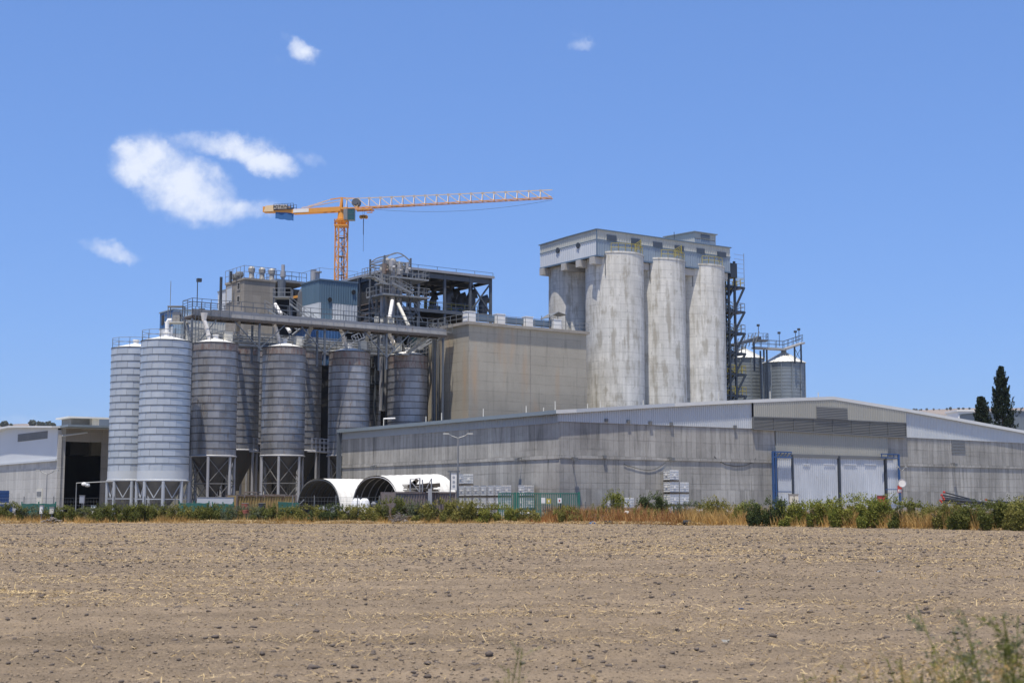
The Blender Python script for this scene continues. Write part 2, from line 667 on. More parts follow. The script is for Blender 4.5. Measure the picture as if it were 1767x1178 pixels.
M['clad_cream'] = paint('cladding_cream', (0.42, 0.425, 0.385), 0.5, 0.05, 0.06, 0.0, 0.5, 0.05)
M['clad_slate'] = paint('cladding_slate_blue', (0.085, 0.145, 0.20), 0.5, 0.0, 0.06, 0.0, 0.4, 0.05)
M['clad_blue_pale'] = paint('cladding_pale_blue', (0.30, 0.40, 0.50), 0.5, 0.0, 0.08, 0.0, 0.4, 0.05)
M['clad_blue'] = paint('cladding_blue', (0.045, 0.12, 0.27), 0.5, 0.0, 0.1, 0.0, 0.4, 0.06)
M['clad_band'] = paint('cladding_blue_grey', (0.21, 0.26, 0.315), 0.5, 0.05, 0.06, 0.0, 0.5, 0.05)
M['door_white'] = paint('door_sheet_white', (0.46, 0.48, 0.505), 0.5, 0.05, 0.2, 0.15, 0.9, 0.04, (0.33, 0.33, 0.34))
M['trim'] = paint('roof_trim_grey', (0.21, 0.25, 0.275), 0.5, 0.2, 0.08, 0.0, 0.5)
M['trim_light'] = paint('roof_trim_light', (0.62, 0.62, 0.59), 0.5, 0.1, 0.08, 0.0, 0.5, 0.1)
M['trim_blue'] = paint('trim_blue_grey', (0.11, 0.16, 0.22), 0.5, 0.1, 0.08)
M['louvre'] = paint('louvre_grey', (0.16, 0.165, 0.165), 0.6, 0.2, 0.1)
M['louvre_blue'] = paint('louvre_blue', (0.09, 0.115, 0.15), 0.6, 0.2, 0.1)
M['roof_sheet'] = paint('roof_sheet', (0.50, 0.50, 0.49), 0.5, 0.2, 0.1, 0.05)
M['white'] = paint('white_paint', (0.72, 0.71, 0.68), 0.55, 0.0, 0.08, 0.05)
M['fabric_white'] = paint('fabric_white', (0.60, 0.585, 0.54), 0.8, 0.0, 0.22, 0.0, 0.8)
M['fabric_dark'] = paint('fabric_dark', (0.035, 0.033, 0.03), 0.9, 0.0, 0.1, 0.0, 0.8)
M['cream'] = paint('cream_paint', (0.52, 0.50, 0.43), 0.6, 0.0, 0.12, 0.1)
M['spout'] = paint('spout_white', (0.66, 0.63, 0.58), 0.5, 0.1, 0.15, 0.12)
M['yellow'] = paint('yellow_rail', (0.40, 0.33, 0.06), 0.6, 0.0, 0.15, 0.1)
M['crane'] = paint('crane_yellow', (0.66, 0.29, 0.045), 0.5, 0.0, 0.10, 0.05)
M['crane_pale'] = paint('crane_pale', (0.70, 0.52, 0.30), 0.5, 0.0, 0.08)
M['crane_grey'] = paint('crane_joint_grey', (0.48, 0.42, 0.34), 0.5, 0.1, 0.08)
M['black'] = paint('black_paint', (0.012, 0.012, 0.013), 0.6, 0.0, 0.1)
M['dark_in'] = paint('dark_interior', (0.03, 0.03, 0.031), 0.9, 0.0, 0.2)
M['banner'] = paint('banner_blue', (0.02, 0.11, 0.30), 0.7, 0.0, 0.08)
M['cab'] = paint('cab_teal', (0.03, 0.09, 0.10), 0.3, 0.0, 0.1)
M['blue_frame'] = paint('blue_frame', (0.025, 0.075, 0.20), 0.5, 0.0, 0.12, 0.05)
M['blue_plastic'] = paint('blue_plastic', (0.02, 0.06, 0.17), 0.4, 0.0, 0.1)
M['red'] = paint('red_paint', (0.40, 0.05, 0.04), 0.5, 0.0, 0.12)
M['red_brown'] = paint('red_brown_cap', (0.28, 0.09, 0.06), 0.6, 0.0, 0.12)
M['green'] = paint('green_gate', (0.02, 0.14, 0.10), 0.5, 0.0, 0.12)
M['green_net'] = paint('green_netting', (0.03, 0.125, 0.105), 0.8, 0.0, 0.12)
M['green_machine'] = paint('green_machine', (0.04, 0.14, 0.11), 0.5, 0.0, 0.2, 0.1)
M['cont_brown'] = paint('container_brown', (0.20, 0.165, 0.15), 0.6, 0.1, 0.12, 0.25, 0.8)
M['cont_yellow'] = paint('container_yellow', (0.30, 0.215, 0.08), 0.65, 0.0, 0.2, 0.4, 0.9)
M['wood'] = paint('grey_wood', (0.085, 0.068, 0.052), 0.85, 0.0, 0.25)
M['ibc'] = paint('tote_plastic', (0.74, 0.74, 0.72), 0.4, 0.0, 0.06, 0.0, 1.0, 0.12)
M['cage'] = paint('tote_cage', (0.42, 0.43, 0.44), 0.5, 0.5, 0.1)
M['bag'] = paint('bag_white', (0.70, 0.70, 0.70), 0.8, 0.0, 0.1)
M['bag_grey'] = paint('bag_grey', (0.17, 0.18, 0.20), 0.8, 0.0, 0.2)
M['wire'] = paint('fence_wire', (0.20, 0.205, 0.20), 0.5, 0.4, 0.1)
M['brown_rag'] = paint('rubble_grey', (0.20, 0.17, 0.145), 0.9, 0.0, 0.3)
M['leaf_green'] = foliage('leaves_green', (0.075, 0.09, 0.02), (0.17, 0.175, 0.042))
M['leaf_dark'] = foliage('leaves_dark_green', (0.045, 0.065, 0.02), (0.095, 0.12, 0.04))
M['leaf_olive'] = foliage('leaves_olive', (0.13, 0.135, 0.03), (0.27, 0.24, 0.065))
M['leaf_lime'] = foliage('leaves_yellow_green', (0.13, 0.155, 0.025), (0.27, 0.265, 0.055))
M['leaf_grey'] = foliage('leaves_grey_green', (0.085, 0.105, 0.055), (0.17, 0.19, 0.11))
M['leaf_cypress'] = foliage('leaves_cypress', (0.008, 0.016, 0.008), (0.02, 0.032, 0.014), 0.08)
M['leaf_far'] = foliage('leaves_far', (0.07, 0.085, 0.06), (0.11, 0.12, 0.08), 0.1)
M['dry'] = foliage('dry_grass', (0.40, 0.24, 0.075), (0.62, 0.43, 0.17), 0.35)
M['dry_red'] = foliage('dry_weeds_rust', (0.26, 0.105, 0.04), (0.42, 0.21, 0.085), 0.25)
M['straw'] = foliage('straw', (0.34, 0.235, 0.10), (0.60, 0.46, 0.25), 0.15)
M['bark'] = paint('bark', (0.10, 0.075, 0.055), 0.9, 0.0, 0.2)

# ================================================================== GROUND
def vnoise(x, y, seed=0):
    xi = np.floor(x).astype(np.int64)
    yi = np.floor(y).astype(np.int64)
    xf, yf = x - xi, y - yi
    xf = xf * xf * (3 - 2 * xf)
    yf = yf * yf * (3 - 2 * yf)

    def h(a, b):
        n = (a * 374761393 + b * 668265263 + seed * 974711) & 0xFFFFFFFF
        n = ((n ^ (n >> 13)) * 1274126177) & 0xFFFFFFFF
        return ((n ^ (n >> 16)) & 0xFFFF) / 65535.0
    return (h(xi, yi) * (1 - xf) + h(xi + 1, yi) * xf) * (1 - yf) + (h(xi, yi + 1) * (1 - xf) + h(xi + 1, yi + 1) * xf) * yf


def fbm(x, y, o=4, seed=0):
    s, a, t = 0.0, 1.0, 0.0
    for i in range(o):
        s = s + a * vnoise(x * 2 ** i + 31.7 * i, y * 2 ** i + 11.3 * i, seed + i)
        t += a
        a *= 0.5
    return s / t


EDGE = [(-90, 139), (-46, 127), (0, 124), (9, 122), (14.8, 114.5), (22, 104), (31.7, 88), (60, 55)]


def edge_y(x):
    return np.interp(x, [e[0] for e in EDGE], [e[1] for e in EDGE])


def field_z(x, y):
    x = np.asarray(x, dtype=float)
    y = np.asarray(y, dtype=float)
    h = (fbm(x * 0.12, y * 0.12, 3, 3) - 0.5) * 0.12
    h = h + (fbm(x * 0.9, y * 1.4, 4, 9) - 0.5) * 0.11
    h = h + np.maximum(0, fbm(x * 4.0, y * 4.0, 3, 21) - 0.5) * 0.13
    h = h + (fbm(x * 9.0, y * 9.0, 3, 41) - 0.5) * 0.05
    h = h + 0.012 * np.sin((y * 1.0 + x * 0.08 + 0.6 * vnoise(x * 0.1, y * 0.1, 5)) * 2 * math.pi / 0.9)
    return h


def np_mesh(name, verts, faces_flat, nper, mat, smooth=False):
    me = bpy.data.meshes.new(name)
    nf = len(faces_flat) // nper
    me.vertices.add(len(verts))
    me.vertices.foreach_set('co', np.asarray(verts, dtype=np.float32).ravel())
    me.loops.add(len(faces_flat))
    me.loops.foreach_set('vertex_index', np.asarray(faces_flat, dtype=np.int32))
    me.polygons.add(nf)
    me.polygons.foreach_set('loop_start', np.arange(nf, dtype=np.int32) * nper)
    me.polygons.foreach_set('loop_total', np.full(nf, nper, dtype=np.int32))
    if smooth:
        me.polygons.foreach_set('use_smooth', np.ones(nf, dtype=bool))
    me.materials.append(mat)
    me.update(calc_edges=True)
    ob = bpy.data.objects.new(name, me)
    col.objects.link(ob)
    ORG[ob.name] = Vector((0, 0, 0))
    return ob


def soil_mat():
    m, nt, b = new_mat('ploughed_soil')
    g = NT(nt)
    pos = g.pos()
    big = g.noise(pos, 0.12, 4)
    mid = g.noise(pos, 1.3, 5, 0.62)
    fine = g.noise(pos, 9.0, 6, 0.7)
    sp = g.n('ShaderNodeSeparateXYZ')
    g.link(pos, sp.inputs[0])
    row = g.noise(g.vec(g.m('MULTIPLY', sp.outputs[0], 0.12), g.m('MULTIPLY', sp.outputs[1], 1.1), 0.0), 1.0, 4)
    f = g.m('ADD', g.m('MULTIPLY', g.m('SUBTRACT', big, 0.5), 0.75), g.m('MULTIPLY', g.m('SUBTRACT', mid, 0.5), 0.5))
    f = g.m('ADD', f, g.m('MULTIPLY', g.m('SUBTRACT', fine, 0.5), 0.55))
    f = g.m('ADD', f, g.m('MULTIPLY', g.m('SUBTRACT', row, 0.5), 0.8))
    crumb_shade = g.noise(pos, 28.0, 3, 0.6)
    f = g.m('SUBTRACT', f, g.ramp(crumb_shade, 0.52, 0.70, 0, 0.55))  # dark speckles painted in as the small shadows of soil crumbs
    f = g.m('ADD', f, 1.0)
    cc = g.mix(1.0, (0.212, 0.163, 0.112, 1), g.vec(f, f, f), 'MULTIPLY')
    straw = g.ramp(g.noise(pos, 22.0, 3, 0.7), 0.60, 0.70)
    patch = g.ramp(g.noise(g.vec(g.m('MULTIPLY', sp.outputs[0], 0.25), g.m('MULTIPLY', sp.outputs[1], 0.6), 0.0), 1.0, 4), 0.38, 0.62, 0.1, 0.65)
    cc = g.mix(g.m('MULTIPLY', straw, patch), cc, (0.50, 0.38, 0.22, 1))
    g.link(cc, b.inputs['Base Color'])
    b.inputs['Roughness'].default_value = 0.95
    b.inputs['Specular IOR Level'].default_value = 0.1
    g.bump(g.m('ADD', g.m('MULTIPLY', fine, 0.9), mid), 1.0, 0.06, b)
    return m


def verge_mat():
    m, nt, b = new_mat('dry_verge_ground')
    g = NT(nt)
    pos = g.pos()
    n = g.noise(pos, 0.5, 5, 0.6)
    n2 = g.noise(pos, 5, 5, 0.7)
    cc = g.mix(g.ramp(n, 0.35, 0.65), (0.26, 0.18, 0.10, 1), (0.40, 0.29, 0.15, 1))
    cc = g.mix(g.ramp(n2, 0.5, 0.7, 0, 0.6), cc, (0.22, 0.18, 0.13, 1))
    g.link(cc, b.inputs['Base Color'])
    b.inputs['Roughness'].default_value = 0.95
    return m


def yard_mat():
    m, nt, b = new_mat('yard_gravel')
    g = NT(nt)
    pos = g.pos()
    n = g.noise(pos, 0.4, 5, 0.6)
    cc = g.mix(n, (0.26, 0.24, 0.21, 1), (0.34, 0.31, 0.27, 1))
    g.link(cc, b.inputs['Base Color'])
    b.inputs['Roughness'].default_value = 0.95
    return m


M['soil'] = soil_mat()
M['verge'] = verge_mat()
M['yard'] = yard_mat()
M['crumb'] = paint('soil_crumb', (0.225, 0.172, 0.118), 0.95, 0.0, 0.62, 0, 7.0)
M['clod'] = paint('soil_clod', (0.10, 0.080, 0.066), 0.95, 0.0, 0.5, 0, 3.0)


def build_ground():
    # base plain out to the horizon
    mb = MB()
    ring = [0, 60, 140, 300, 800, 2500, 5200]
    n = 64
    for i in range(len(ring) - 1):
        for k in range(n):
            a0, a1 = 2 * math.pi * k / n, 2 * math.pi * (k + 1) / n
            pts = [(ring[j] * math.cos(a), ring[j] * math.sin(a), -0.16) for j, a in ((i, a0), (i + 1, a0), (i + 1, a1), (i, a1))]
            if i == 0:
                pts = pts[1:]
            mb.poly(pts)
    struct('ground', mb, M['verge'])
    # ploughed field: displaced sheet, rows get wider with distance
    ys = []
    y = -6.0
    while y < 7.5:
        ys.append(y)
        y += 0.5
    while y < 132:
        ys.append(y)
        y += max(0.05, 0.0062 * y)
    ys = np.array(ys)
    nx = 700
    s = np.linspace(-1, 1, nx)
    half = 12 + 0.47 * np.maximum(ys, 0)
    X = s[None, :] * half[:, None]
    Yn = np.repeat(ys[:, None], nx, 1)
    E_ = edge_y(X)
    Yc = np.minimum(Yn, E_ + 0.4)
    Z = field_z(X, Yc)
    Z = np.where(Yn > E_ + 0.4, Z - 0.10, Z)
    ny = len(ys)
    idx = np.arange(ny * nx).reshape(ny, nx)
    q = np.stack([idx[:-1, :-1], idx[:-1, 1:], idx[1:, 1:], idx[1:, :-1]], -1).reshape(-1)
    ob = np_mesh('field', np.stack([X, Yc, Z], -1).reshape(-1, 3), q, 4, M['soil'])
    ob['kind'] = 'structure'
    # yard behind the verge
    mb = MB()
    mb.poly([(-200, 131, -0.02), (24, 131, -0.02), (75, 118, -0.02), (260, 120, -0.02), (300, 420, -0.02), (-260, 420, -0.02)])
    struct('yard', mb, M['yard'])
    # verge: low bank between field and yard
    mb = MB()
    xs = np.linspace(-95, 60, 260)
    ts = [0.0, 0.6, 1.6, 3.2, 5.5, 9.0]
    rows = []
    for x in xs:
        e = float(edge_y(x))
        rows.append([(x, e + t, (-0.05, 0.05, 0.16, 0.2, 0.14, -0.03)[i] + (0.1 * mnoise.noise(Vector((x * .4, t, 0))) if 0 < i < 5 else 0)) for i, t in enumerate(ts)])
    for i in range(len(rows) - 1):
        for k in range(len(ts) - 1):
            mb.poly([rows[i][k], rows[i + 1][k], rows[i + 1][k + 1], rows[i][k + 1]])
    struct('verge', mb, M['verge'])


build_ground()


def scatter(name, templates, pts, scl, rotz, mat, squash=None):
    """templates: list of (verts, tris); merge one copy per point into a single mesh"""
    allv, allf, off = [], [], 0
    k = len(templates)
    for ti, (tv, tf) in enumerate(templates):
        sel = np.arange(len(pts)) % k == ti
        p, sc, rz = pts[sel], scl[sel], rotz[sel]
        if len(p) == 0:
            continue
        c, s = np.cos(rz), np.sin(rz)
        v = tv[None, :, :] * sc[:, None, None]
        if squash is not None:
            v = v * np.stack([np.ones(len(p)), np.ones(len(p)), squash[sel]], -1)[:, None, :]
        x = v[:, :, 0] * c[:, None] - v[:, :, 1] * s[:, None]
        y = v[:, :, 0] * s[:, None] + v[:, :, 1] * c[:, None]
        vv = np.stack([x, y, v[:, :, 2]], -1) + p[:, None, :]
        n = tv.shape[0]
        ff = tf[None, :, :] + (np.arange(len(p)) * n)[:, None, None] + off
        allv.append(vv.reshape(-1, 3))
        allf.append(ff.reshape(-1))
        off += len(p) * n
    ob = np_mesh(name, np.concatenate(allv), np.concatenate(allf), 3, mat)
    ob['kind'] = 'stuff'
    return ob


def icos(seed, jitter=0.3):
    t = (1 + 5 ** .5) / 2
    v = np.array([(-1, t, 0), (1, t, 0), (-1, -t, 0), (1, -t, 0), (0, -1, t), (0, 1, t), (0, -1, -t), (0, 1, -t), (t, 0, -1), (t, 0, 1), (-t, 0, -1), (-t, 0, 1)], float)
    v /= np.linalg.norm(v[0])
    rs = np.random.RandomState(seed)
    v *= (1 + rs.uniform(-jitter, jitter, (12, 1)))
    v[:, 2] *= 0.72
    f = np.array([(0, 11, 5), (0, 5, 1), (0, 1, 7), (0, 7, 10), (0, 10, 11), (1, 5, 9), (5, 11, 4), (11, 10, 2), (10, 7, 6), (7, 1, 8), (3, 9, 4), (3, 4, 2), (3, 2, 6), (3, 6, 8), (3, 8, 9), (4, 9, 5), (2, 4, 11), (6, 2, 10), (8, 6, 7), (9, 8, 1)])
    return v, f


def field_points(n, rs, ymin, ymax, power=1.0):
    # density per square metre falls slowly with distance (far ones cannot be told apart)
    u = rs.uniform(0, 1, n)
    y = (ymin ** (2 - power) + u * (ymax ** (2 - power) - ymin ** (2 - power))) ** (1 / (2 - power))
    x = rs.uniform(-1, 1, n) * (4 + 0.42 * y)
    return x, y


def octa(seed):
    v = np.array([(1, 0, 0), (0, 1, 0), (-1, 0, 0), (0, -1, 0), (0.1, 0.1, .75), (0, 0, -.6)], float)
    rs = np.random.RandomState(seed)
    v *= (1 + rs.uniform(-.45, .45, (6, 1)))
    v += rs.uniform(-.12, .12, v.shape)
    f = np.array([(0, 1, 4), (1, 2, 4), (2, 3, 4), (3, 0, 4), (1, 0, 5), (2, 1, 5), (3, 2, 5), (0, 3, 5)])
    return v, f


def build_field_stuff():
    rs = np.random.RandomState(11)
    # fine crumbs of the same soil
    x, y = field_points(150000, rs, 7, 122, 1.35)
    keep = y < edge_y(x) - 0.1
    x, y = x[keep], y[keep]
    sc = (0.008 + 0.018 * rs.uniform(0, 1, len(x)) ** 2.0) * np.clip(y / 24, .9, 1.7)
    p = np.stack([x, y, field_z(x, y) + sc * 0.2], -1)
    scatter('soil_crumbs', [octa(i) for i in range(6)], p, sc, rs.uniform(0, 6.28, len(x)), M['crumb'], rs.uniform(0.5, 1.1, len(x)))
    # darker clods, few of them large
    x, y = field_points(42000, rs, 7, 121, 1.15)
    d = fbm(x * 0.35, y * 0.5, 3, 77)
    keep = (rs.uniform(0, 1, len(x)) < np.clip((d - 0.36) * 3.6, 0.06, 1)) & (y < edge_y(x) - 0.2)
    x, y = x[keep], y[keep]
    sc = 0.011 + 0.032 * rs.uniform(0, 1, len(x)) ** 3.0
    sc = sc * np.clip(y / 30, .9, 1.9)
    big = rs.uniform(0, 1, len(x)) < 0.02
    sc = np.where(big, 0.032 + 0.03 * rs.uniform(0, 1, len(x)) ** 2, sc)
    p = np.stack([x, y, field_z(x, y) + sc * 0.25], -1)
    scatter('soil_clods', [icos(i, .5) for i in range(8)], p, sc * 1.1, rs.uniform(0, 6.28, len(x)), M['clod'], rs.uniform(0.5, 1.0, len(x)))
    # straw flecks
    x, y = field_points(280000, rs, 6, 121, 1.2)
    d = fbm(x * 0.16 + 9, y * 0.55 + 4, 4, 5)
    keep = (rs.uniform(0, 1, len(x)) < np.clip((d - 0.42) * 6.0, 0.08, 1)) & (y < edge_y(x) + 0.1)
    x, y = x[keep], y[keep]
    # one long wisp of straw near the left, as a windrow
    n2 = 2600
    t = rs.uniform(0, 1, n2)
    wx = -15.0 + 7.0 * t + rs.normal(0, .3, n2)
    wy = 29.0 - 2.6 * t + rs.normal(0, .28, n2)
    x = np.concatenate([x, wx])
    y = np.concatenate([y, wy])
    n = len(x)
    ln = 0.02 + 0.13 * rs.uniform(0, 1, n) ** 2.2
    wd = rs.uniform(0.0022, 0.0055, n) * np.clip(y / 22, 0.8, 2.2)
    a = rs.uniform(0, math.pi, n)
    tilt = rs.normal(0, 0.28, n)
    z = field_z(x, y) + 0.014 + rs.uniform(0, 0.02, n)
    dx, dy, dz = np.cos(a) * np.cos(tilt), np.sin(a) * np.cos(tilt), np.sin(tilt)
    sx, sy = -np.sin(a), np.cos(a)
    c = np.stack([x, y, z + np.abs(dz) * ln * .5], -1)
    D = np.stack([dx, dy, dz], -1) * (ln * .5)[:, None]
    Sd = np.stack([sx, sy, rs.uniform(-.6, .6, n)], -1) * (wd)[:, None]
    v = np.stack([c - D - Sd, c + D - Sd, c + D + Sd, c - D + Sd], 1).reshape(-1, 3)
    ob = np_mesh('straw_flecks', v, np.arange(4 * n), 4, M['straw'])
    ob['kind'] = 'stuff'


build_field_stuff()


# ================================================================== HILLS
def hill_mat():
    m, nt, b = new_mat('dry_hillside')
    g = NT(nt)
    pos = g.pos()
    n = g.noise(pos, 0.006, 6, 0.6)
    n2 = g.noise(pos, 0.035, 4, 0.7)
    cc = g.mix(g.ramp(n, 0.35, 0.65), (0.17, 0.135, 0.11, 1), (0.25, 0.20, 0.16, 1))
    cc = g.mix(g.ramp(n2, 0.60, 0.68, 0, 0.75), cc, (0.12, 0.13, 0.09, 1))
    g.link(cc, b.inputs['Base Color'])
    b.inputs['Roughness'].default_value = 1
    return m


M['hill'] = hill_mat()


def build_hills():
    # profile of the crest along the photo, extended on both sides
    prof = [(-2600, 720), (-900, 712), (-300, 726), (0, 733), (60, 731), (130, 737), (300, 760), (560, 790), (800, 800), (1050, 790), (1250, 750), (1420, 722), (1540, 708), (1600, 706), (1640, 706), (1700, 704), (1800, 702), (2100, 690), (2600, 700), (4200, 730)]
    nx, nyy = 260, 14
    mb = MB()
    grid = []
    for i in range(nx + 1):
        px = -2600 + 6800 * i / nx
        py = np.interp(px, [p[0] for p in prof], [p[1] for p in prof])
        rowp = []
        for j in range(nyy + 1):
            t = j / nyy
            Y = 1500 + 1500 * t
            crest = P(px, py, 3000.0 / 1.0)
            d = ray(px, py)
            X = d.x / d.y * Y
            hz = crest.z * (t ** 1.25)
            hz += 26 * t * (1 - t) * (mnoise.noise(Vector((X * 0.0035, Y * 0.003, 0))) + 0.5 * mnoise.noise(Vector((X * .012, Y * .01, 3)))) + (3.0 * mnoise.noise(Vector((X * 0.01, 0, 7))) if j == nyy else 0)
            rowp.append((X, Y, max(-2, hz)))
        rowp.append((rowp[-1][0] * 1.2, 3600, -2))
        grid.append(rowp)
    for i in range(nx):
        for j in range(nyy + 1):
            mb.poly([grid[i][j], grid[i + 1][j], grid[i + 1][j + 1], grid[i][j + 1]])
    struct('hills', mb, M['hill'], smooth=True)


build_hills()

# ================================================================== WAREHOUSE (concrete walls, gabled sheet roof)
W = base(965, 870, 132.0)


def interp(pts):
    xs = [p[0] for p in pts]
    zs = [p[1] for p in pts]
    return lambda t: float(np.interp(t, xs, zs))


def prism_between(mb, o, axis, t0, t1, zb, zt, off0, off1, step=None):
    """solid slab following zb..zt along the running axis between off0 and off1 across it"""
    n = 1 if step is None else max(1, int(round((t1 - t0) / step)))
    for i in range(n):
        a, b = t0 + (t1 - t0) * i / n, t0 + (t1 - t0) * (i + 1) / n
        if axis == 'a':
            q = [S(o, a, off0, zb(a)), S(o, b, off0, zb(b)), S(o, b, off1, zb(b)), S(o, a, off1, zb(a)),
                 S(o, a, off0, zt(a)), S(o, b, off0, zt(b)), S(o, b, off1, zt(b)), S(o, a, off1, zt(a))]
        else:
            q = [S(o, off0, a, zb(a)), S(o, off1, a, zb(a)), S(o, off1, b, zb(b)), S(o, off0, b, zb(b)),
                 S(o, off0, a, zt(a)), S(o, off1, a, zt(a)), S(o, off1, b, zt(b)), S(o, off0, b, zt(b))]
        mb.box8(q)


def build_warehouse():
    w = thing('concrete_warehouse', 'long low warehouse of board-marked grey concrete with corrugated gable and sliding doors', 'warehouse', W)
    aE = hitU(W, 0, 1767, 800)[0]
    A1 = aE + 22
    bE = hitV(W, 0, 590, 800)[0]
    zc = interp([(hitU(W, 0, *p)) for p in ((964, 725), (1296, 737.5), (1440, 746), (1559, 752.5), (1767, 763))] + [(A1, hitU(W, 0, 1767, 763)[1] - .5)])
    zr = interp([(hitU(W, 0, *p)) for p in ((962, 709), (1106, 700), (1225, 693.5), (1360, 688), (1434, 685.5), (1559, 706), (1670, 726), (1767, 744.5))] + [(A1, hitU(W, 0, 1767, 744.5)[1] - 3.6)])
    zl = (hitU(W, 0, 964, 787)[1] + hitU(W, 0, 1612, 795)[1] + hitV(W, 0, 590.6, 805)[1]) / 3
    zf = zl - 2.55
    aD0, aD1 = hitU(W, 0, 1338, 800)[0], hitU(W, 0, 1531, 800)[0]
    aP0, aP1 = hitU(W, 0, 1297, 740)[0], hitU(W, 0, 1560, 740)[0]
    zd = hitU(W, 0, 1440, 786)[1]
    zbl = (hitV(W, 0, 590.6, 757)[1] + hitV(W, 0, 955, 727)[1]) / 2
    T = 0.35
    # concrete panels, left wall then gable wall; joints are 3 cm gaps in front of a backing wall
    back = MB()
    back.fbox(W, 0.16, T, 0.16, bE - 0.05, -0.1, zbl - 0.05)
    back.build('backing_wall', M['conc_plain'], w)
    back = MB()
    prism_between(back, W, 'a', 0.4, aD0 - 0.05, lambda t: -0.1, lambda t: zc(t) - 0.06, 0.16, T)
    back.build('backing_wall', M['conc_plain'], w)
    back = MB()
    prism_between(back, W, 'a', aD1 + 0.05, A1 - 0.05, lambda t: -0.1, lambda t: zc(t) - 0.06, 0.16, T, 8)
    back.build('backing_wall', M['conc_plain'], w)
    n = 11
    for i in range(n):
        b0, b1 = bE * i / n, bE * (i + 1) / n
        MB().fbox(W, 0.0, 0.16, b0 + .015, b1 - .015, zl + 0.0, zbl).build('wall_panel', M['conc_wall'], w)
        MB().fbox(W, 0.03, 0.16, b0 + .015, b1 - .015, -0.1, zl - 0.36).build('wall_panel', M['conc_wall'], w)
    MB().fbox(W, -0.06, 0.16, 0.0, bE, zl - 0.355, zl - 0.005).build('ledge', M['conc_wall'], w)

    def conc_run(a0, a1, n, lo=True):
        for i in range(n):
            x0, x1 = a0 + (a1 - a0) * i / n, a0 + (a1 - a0) * (i + 1) / n
            mb = MB()
            prism_between(mb, W, 'a', x0 + .015, x1 - .015, lambda t: zl, lambda t: zc(t), 0.0, 0.158)
            mb.build('wall_panel', M['conc_wall'], w)
            MB().fbox(W, x0 + .015, x1 - .015, 0.03, 0.158, -0.1, zf - .02).build('wall_panel', M['conc_wall'], w)
            MB().fbox(W, x0 + .015, x1 - .015, 0.03, 0.158, zf, zl - 0.30).build('wall_panel', M['conc_wall'], w)
        MB().fbox(W, a0 - 0.07 if a0 < 1 else a0, a1, -0.07, 0.158, zl - 0.295, zl - 0.005).build('ledge', M['conc_wall'], w)
    conc_run(0.165, aD0, 8)
    conc_run(aD1, A1, 13)
    # corrugated gable cladding in panels
    ztop = lambda t: zr(t) - 0.12
    def clad(a0, a1, zb, zt, off, mat, wid=1.9):
        n = max(1, int(round((a1 - a0) / wid)))
        for i in range(n):
            x0, x1 = a0 + (a1 - a0) * i / n, a0 + (a1 - a0) * (i + 1) / n
            MB().sheet(W, 'a', x0 + .01, x1 - .01, zb, zt, off, 0.27, 0.05).build('cladding_panel', mat, w)
    clad(-0.2, aP0, lambda t: zc(t) - 0.1, ztop, -0.06, M['clad_light'])
    clad(aP1, A1, lambda t: zc(t) - 0.1, ztop, -0.06, M['clad_light'])
    zlv = interp([(hitU(W, -0.3, *p)) for p in ((1297, 719), (1408, 722), (1559, 729.5))])
    clad(aP0, aP1, zlv, ztop, -0.32, M['clad_grey'])
    # louvre band with slats and its frames
    mb = MB()
    prism_between(mb, W, 'a', aP0, aP1, lambda t: zc(t) - .1, lambda t: zlv(t), -0.22, -0.05, 4)
    mb.build('louvre_backing', M['louvre'], w)
    for k in range(8):
        mb = MB()
        f = (k + .5) / 8
        h = lambda t, f=f: zc(t) - .05 + (zlv(t) - zc(t)) * f
        for i in range(8):
            x0, x1 = aP0 + (aP1 - aP0) * i / 8 + .05, aP0 + (aP1 - aP0) * (i + 1) / 8 - .05
            mb.beam(S(W, x0, -0.27, h(x0)), S(W, x1, -0.27, h(x1)), 0.12, 0.035)
        mb.build('louvre_slat', M['clad_grey'], w)
    mb = MB()
    for i in range(9):
        x = aP0 + (aP1 - aP0) * i / 8
        mb.fbox(W, x - .03, x + .03, -0.34, -0.2, zc(x) - .1, zlv(x))
    prism_between(mb, W, 'a', aP0, aP1, lambda t: zc(t) - .2, lambda t: zc(t) - .08, -0.38, -0.0, 4)
    prism_between(mb, W, 'a', aP0, aP1, lambda t: zlv(t) - .05, lambda t: zlv(t) + .05, -0.38, -0.3, 4)
    mb.build('louvre_frame', M['louvre'], w)
    # small vent up in the gable
    lv = MB()
    v0, zv0 = hitU(W, -0.4, 1409, 722)
    v1, zv1 = hitU(W, -0.4, 1462, 704)
    lv.fbox(W, v0, v1, -0.42, -0.375, zv0 + .05, zv1)
    vo = lv.build('gable_vent', M['louvre'], w)
    mb = MB()
    for k in range(7):
        z = zv0 + .05 + (zv1 - zv0 - .05) * (k + .5) / 7
        mb.beam(S(W, v0, -0.45, z), S(W, v1, -0.45, z), .05, .04)
    mb.build('vent_slat', M['clad_grey'], vo)
    lv = MB()
    v0, z0 = hitU(W, 0, 1642, 782)
    v1, z1 = hitU(W, 0, 1665, 761)
    for k in range(4):
        z = z0 + (z1 - z0) * k / 4
        vb = MB().fbox(W, v0, v1, -0.05, 0.0, z + .06, z + (z1 - z0) / 4 - .03)
        vb.build('wall_vent', M['louvre'], w)
    # sheet above the doors
    clad(aD0, aD1, lambda t: zd + .05, lambda t: zc(t) - .1, -0.10, M['clad_grey'], 1.7)
    MB().fbox(W, aD0 - .4, aD1 + .6, -0.35, -0.15, zd - .28, zd + .03).build('door_rail', M['louvre'], w)
    # plain grey panel closing the doorway behind the doors
    MB().fbox(W, aD0, aD1, 0.3, 0.45, -0.1, zd).build('door_lining', M['louvre'], w)
    cuts = [1341, 1366, 1405, 1446, 1450, 1488, 1526, 1530, 1549]
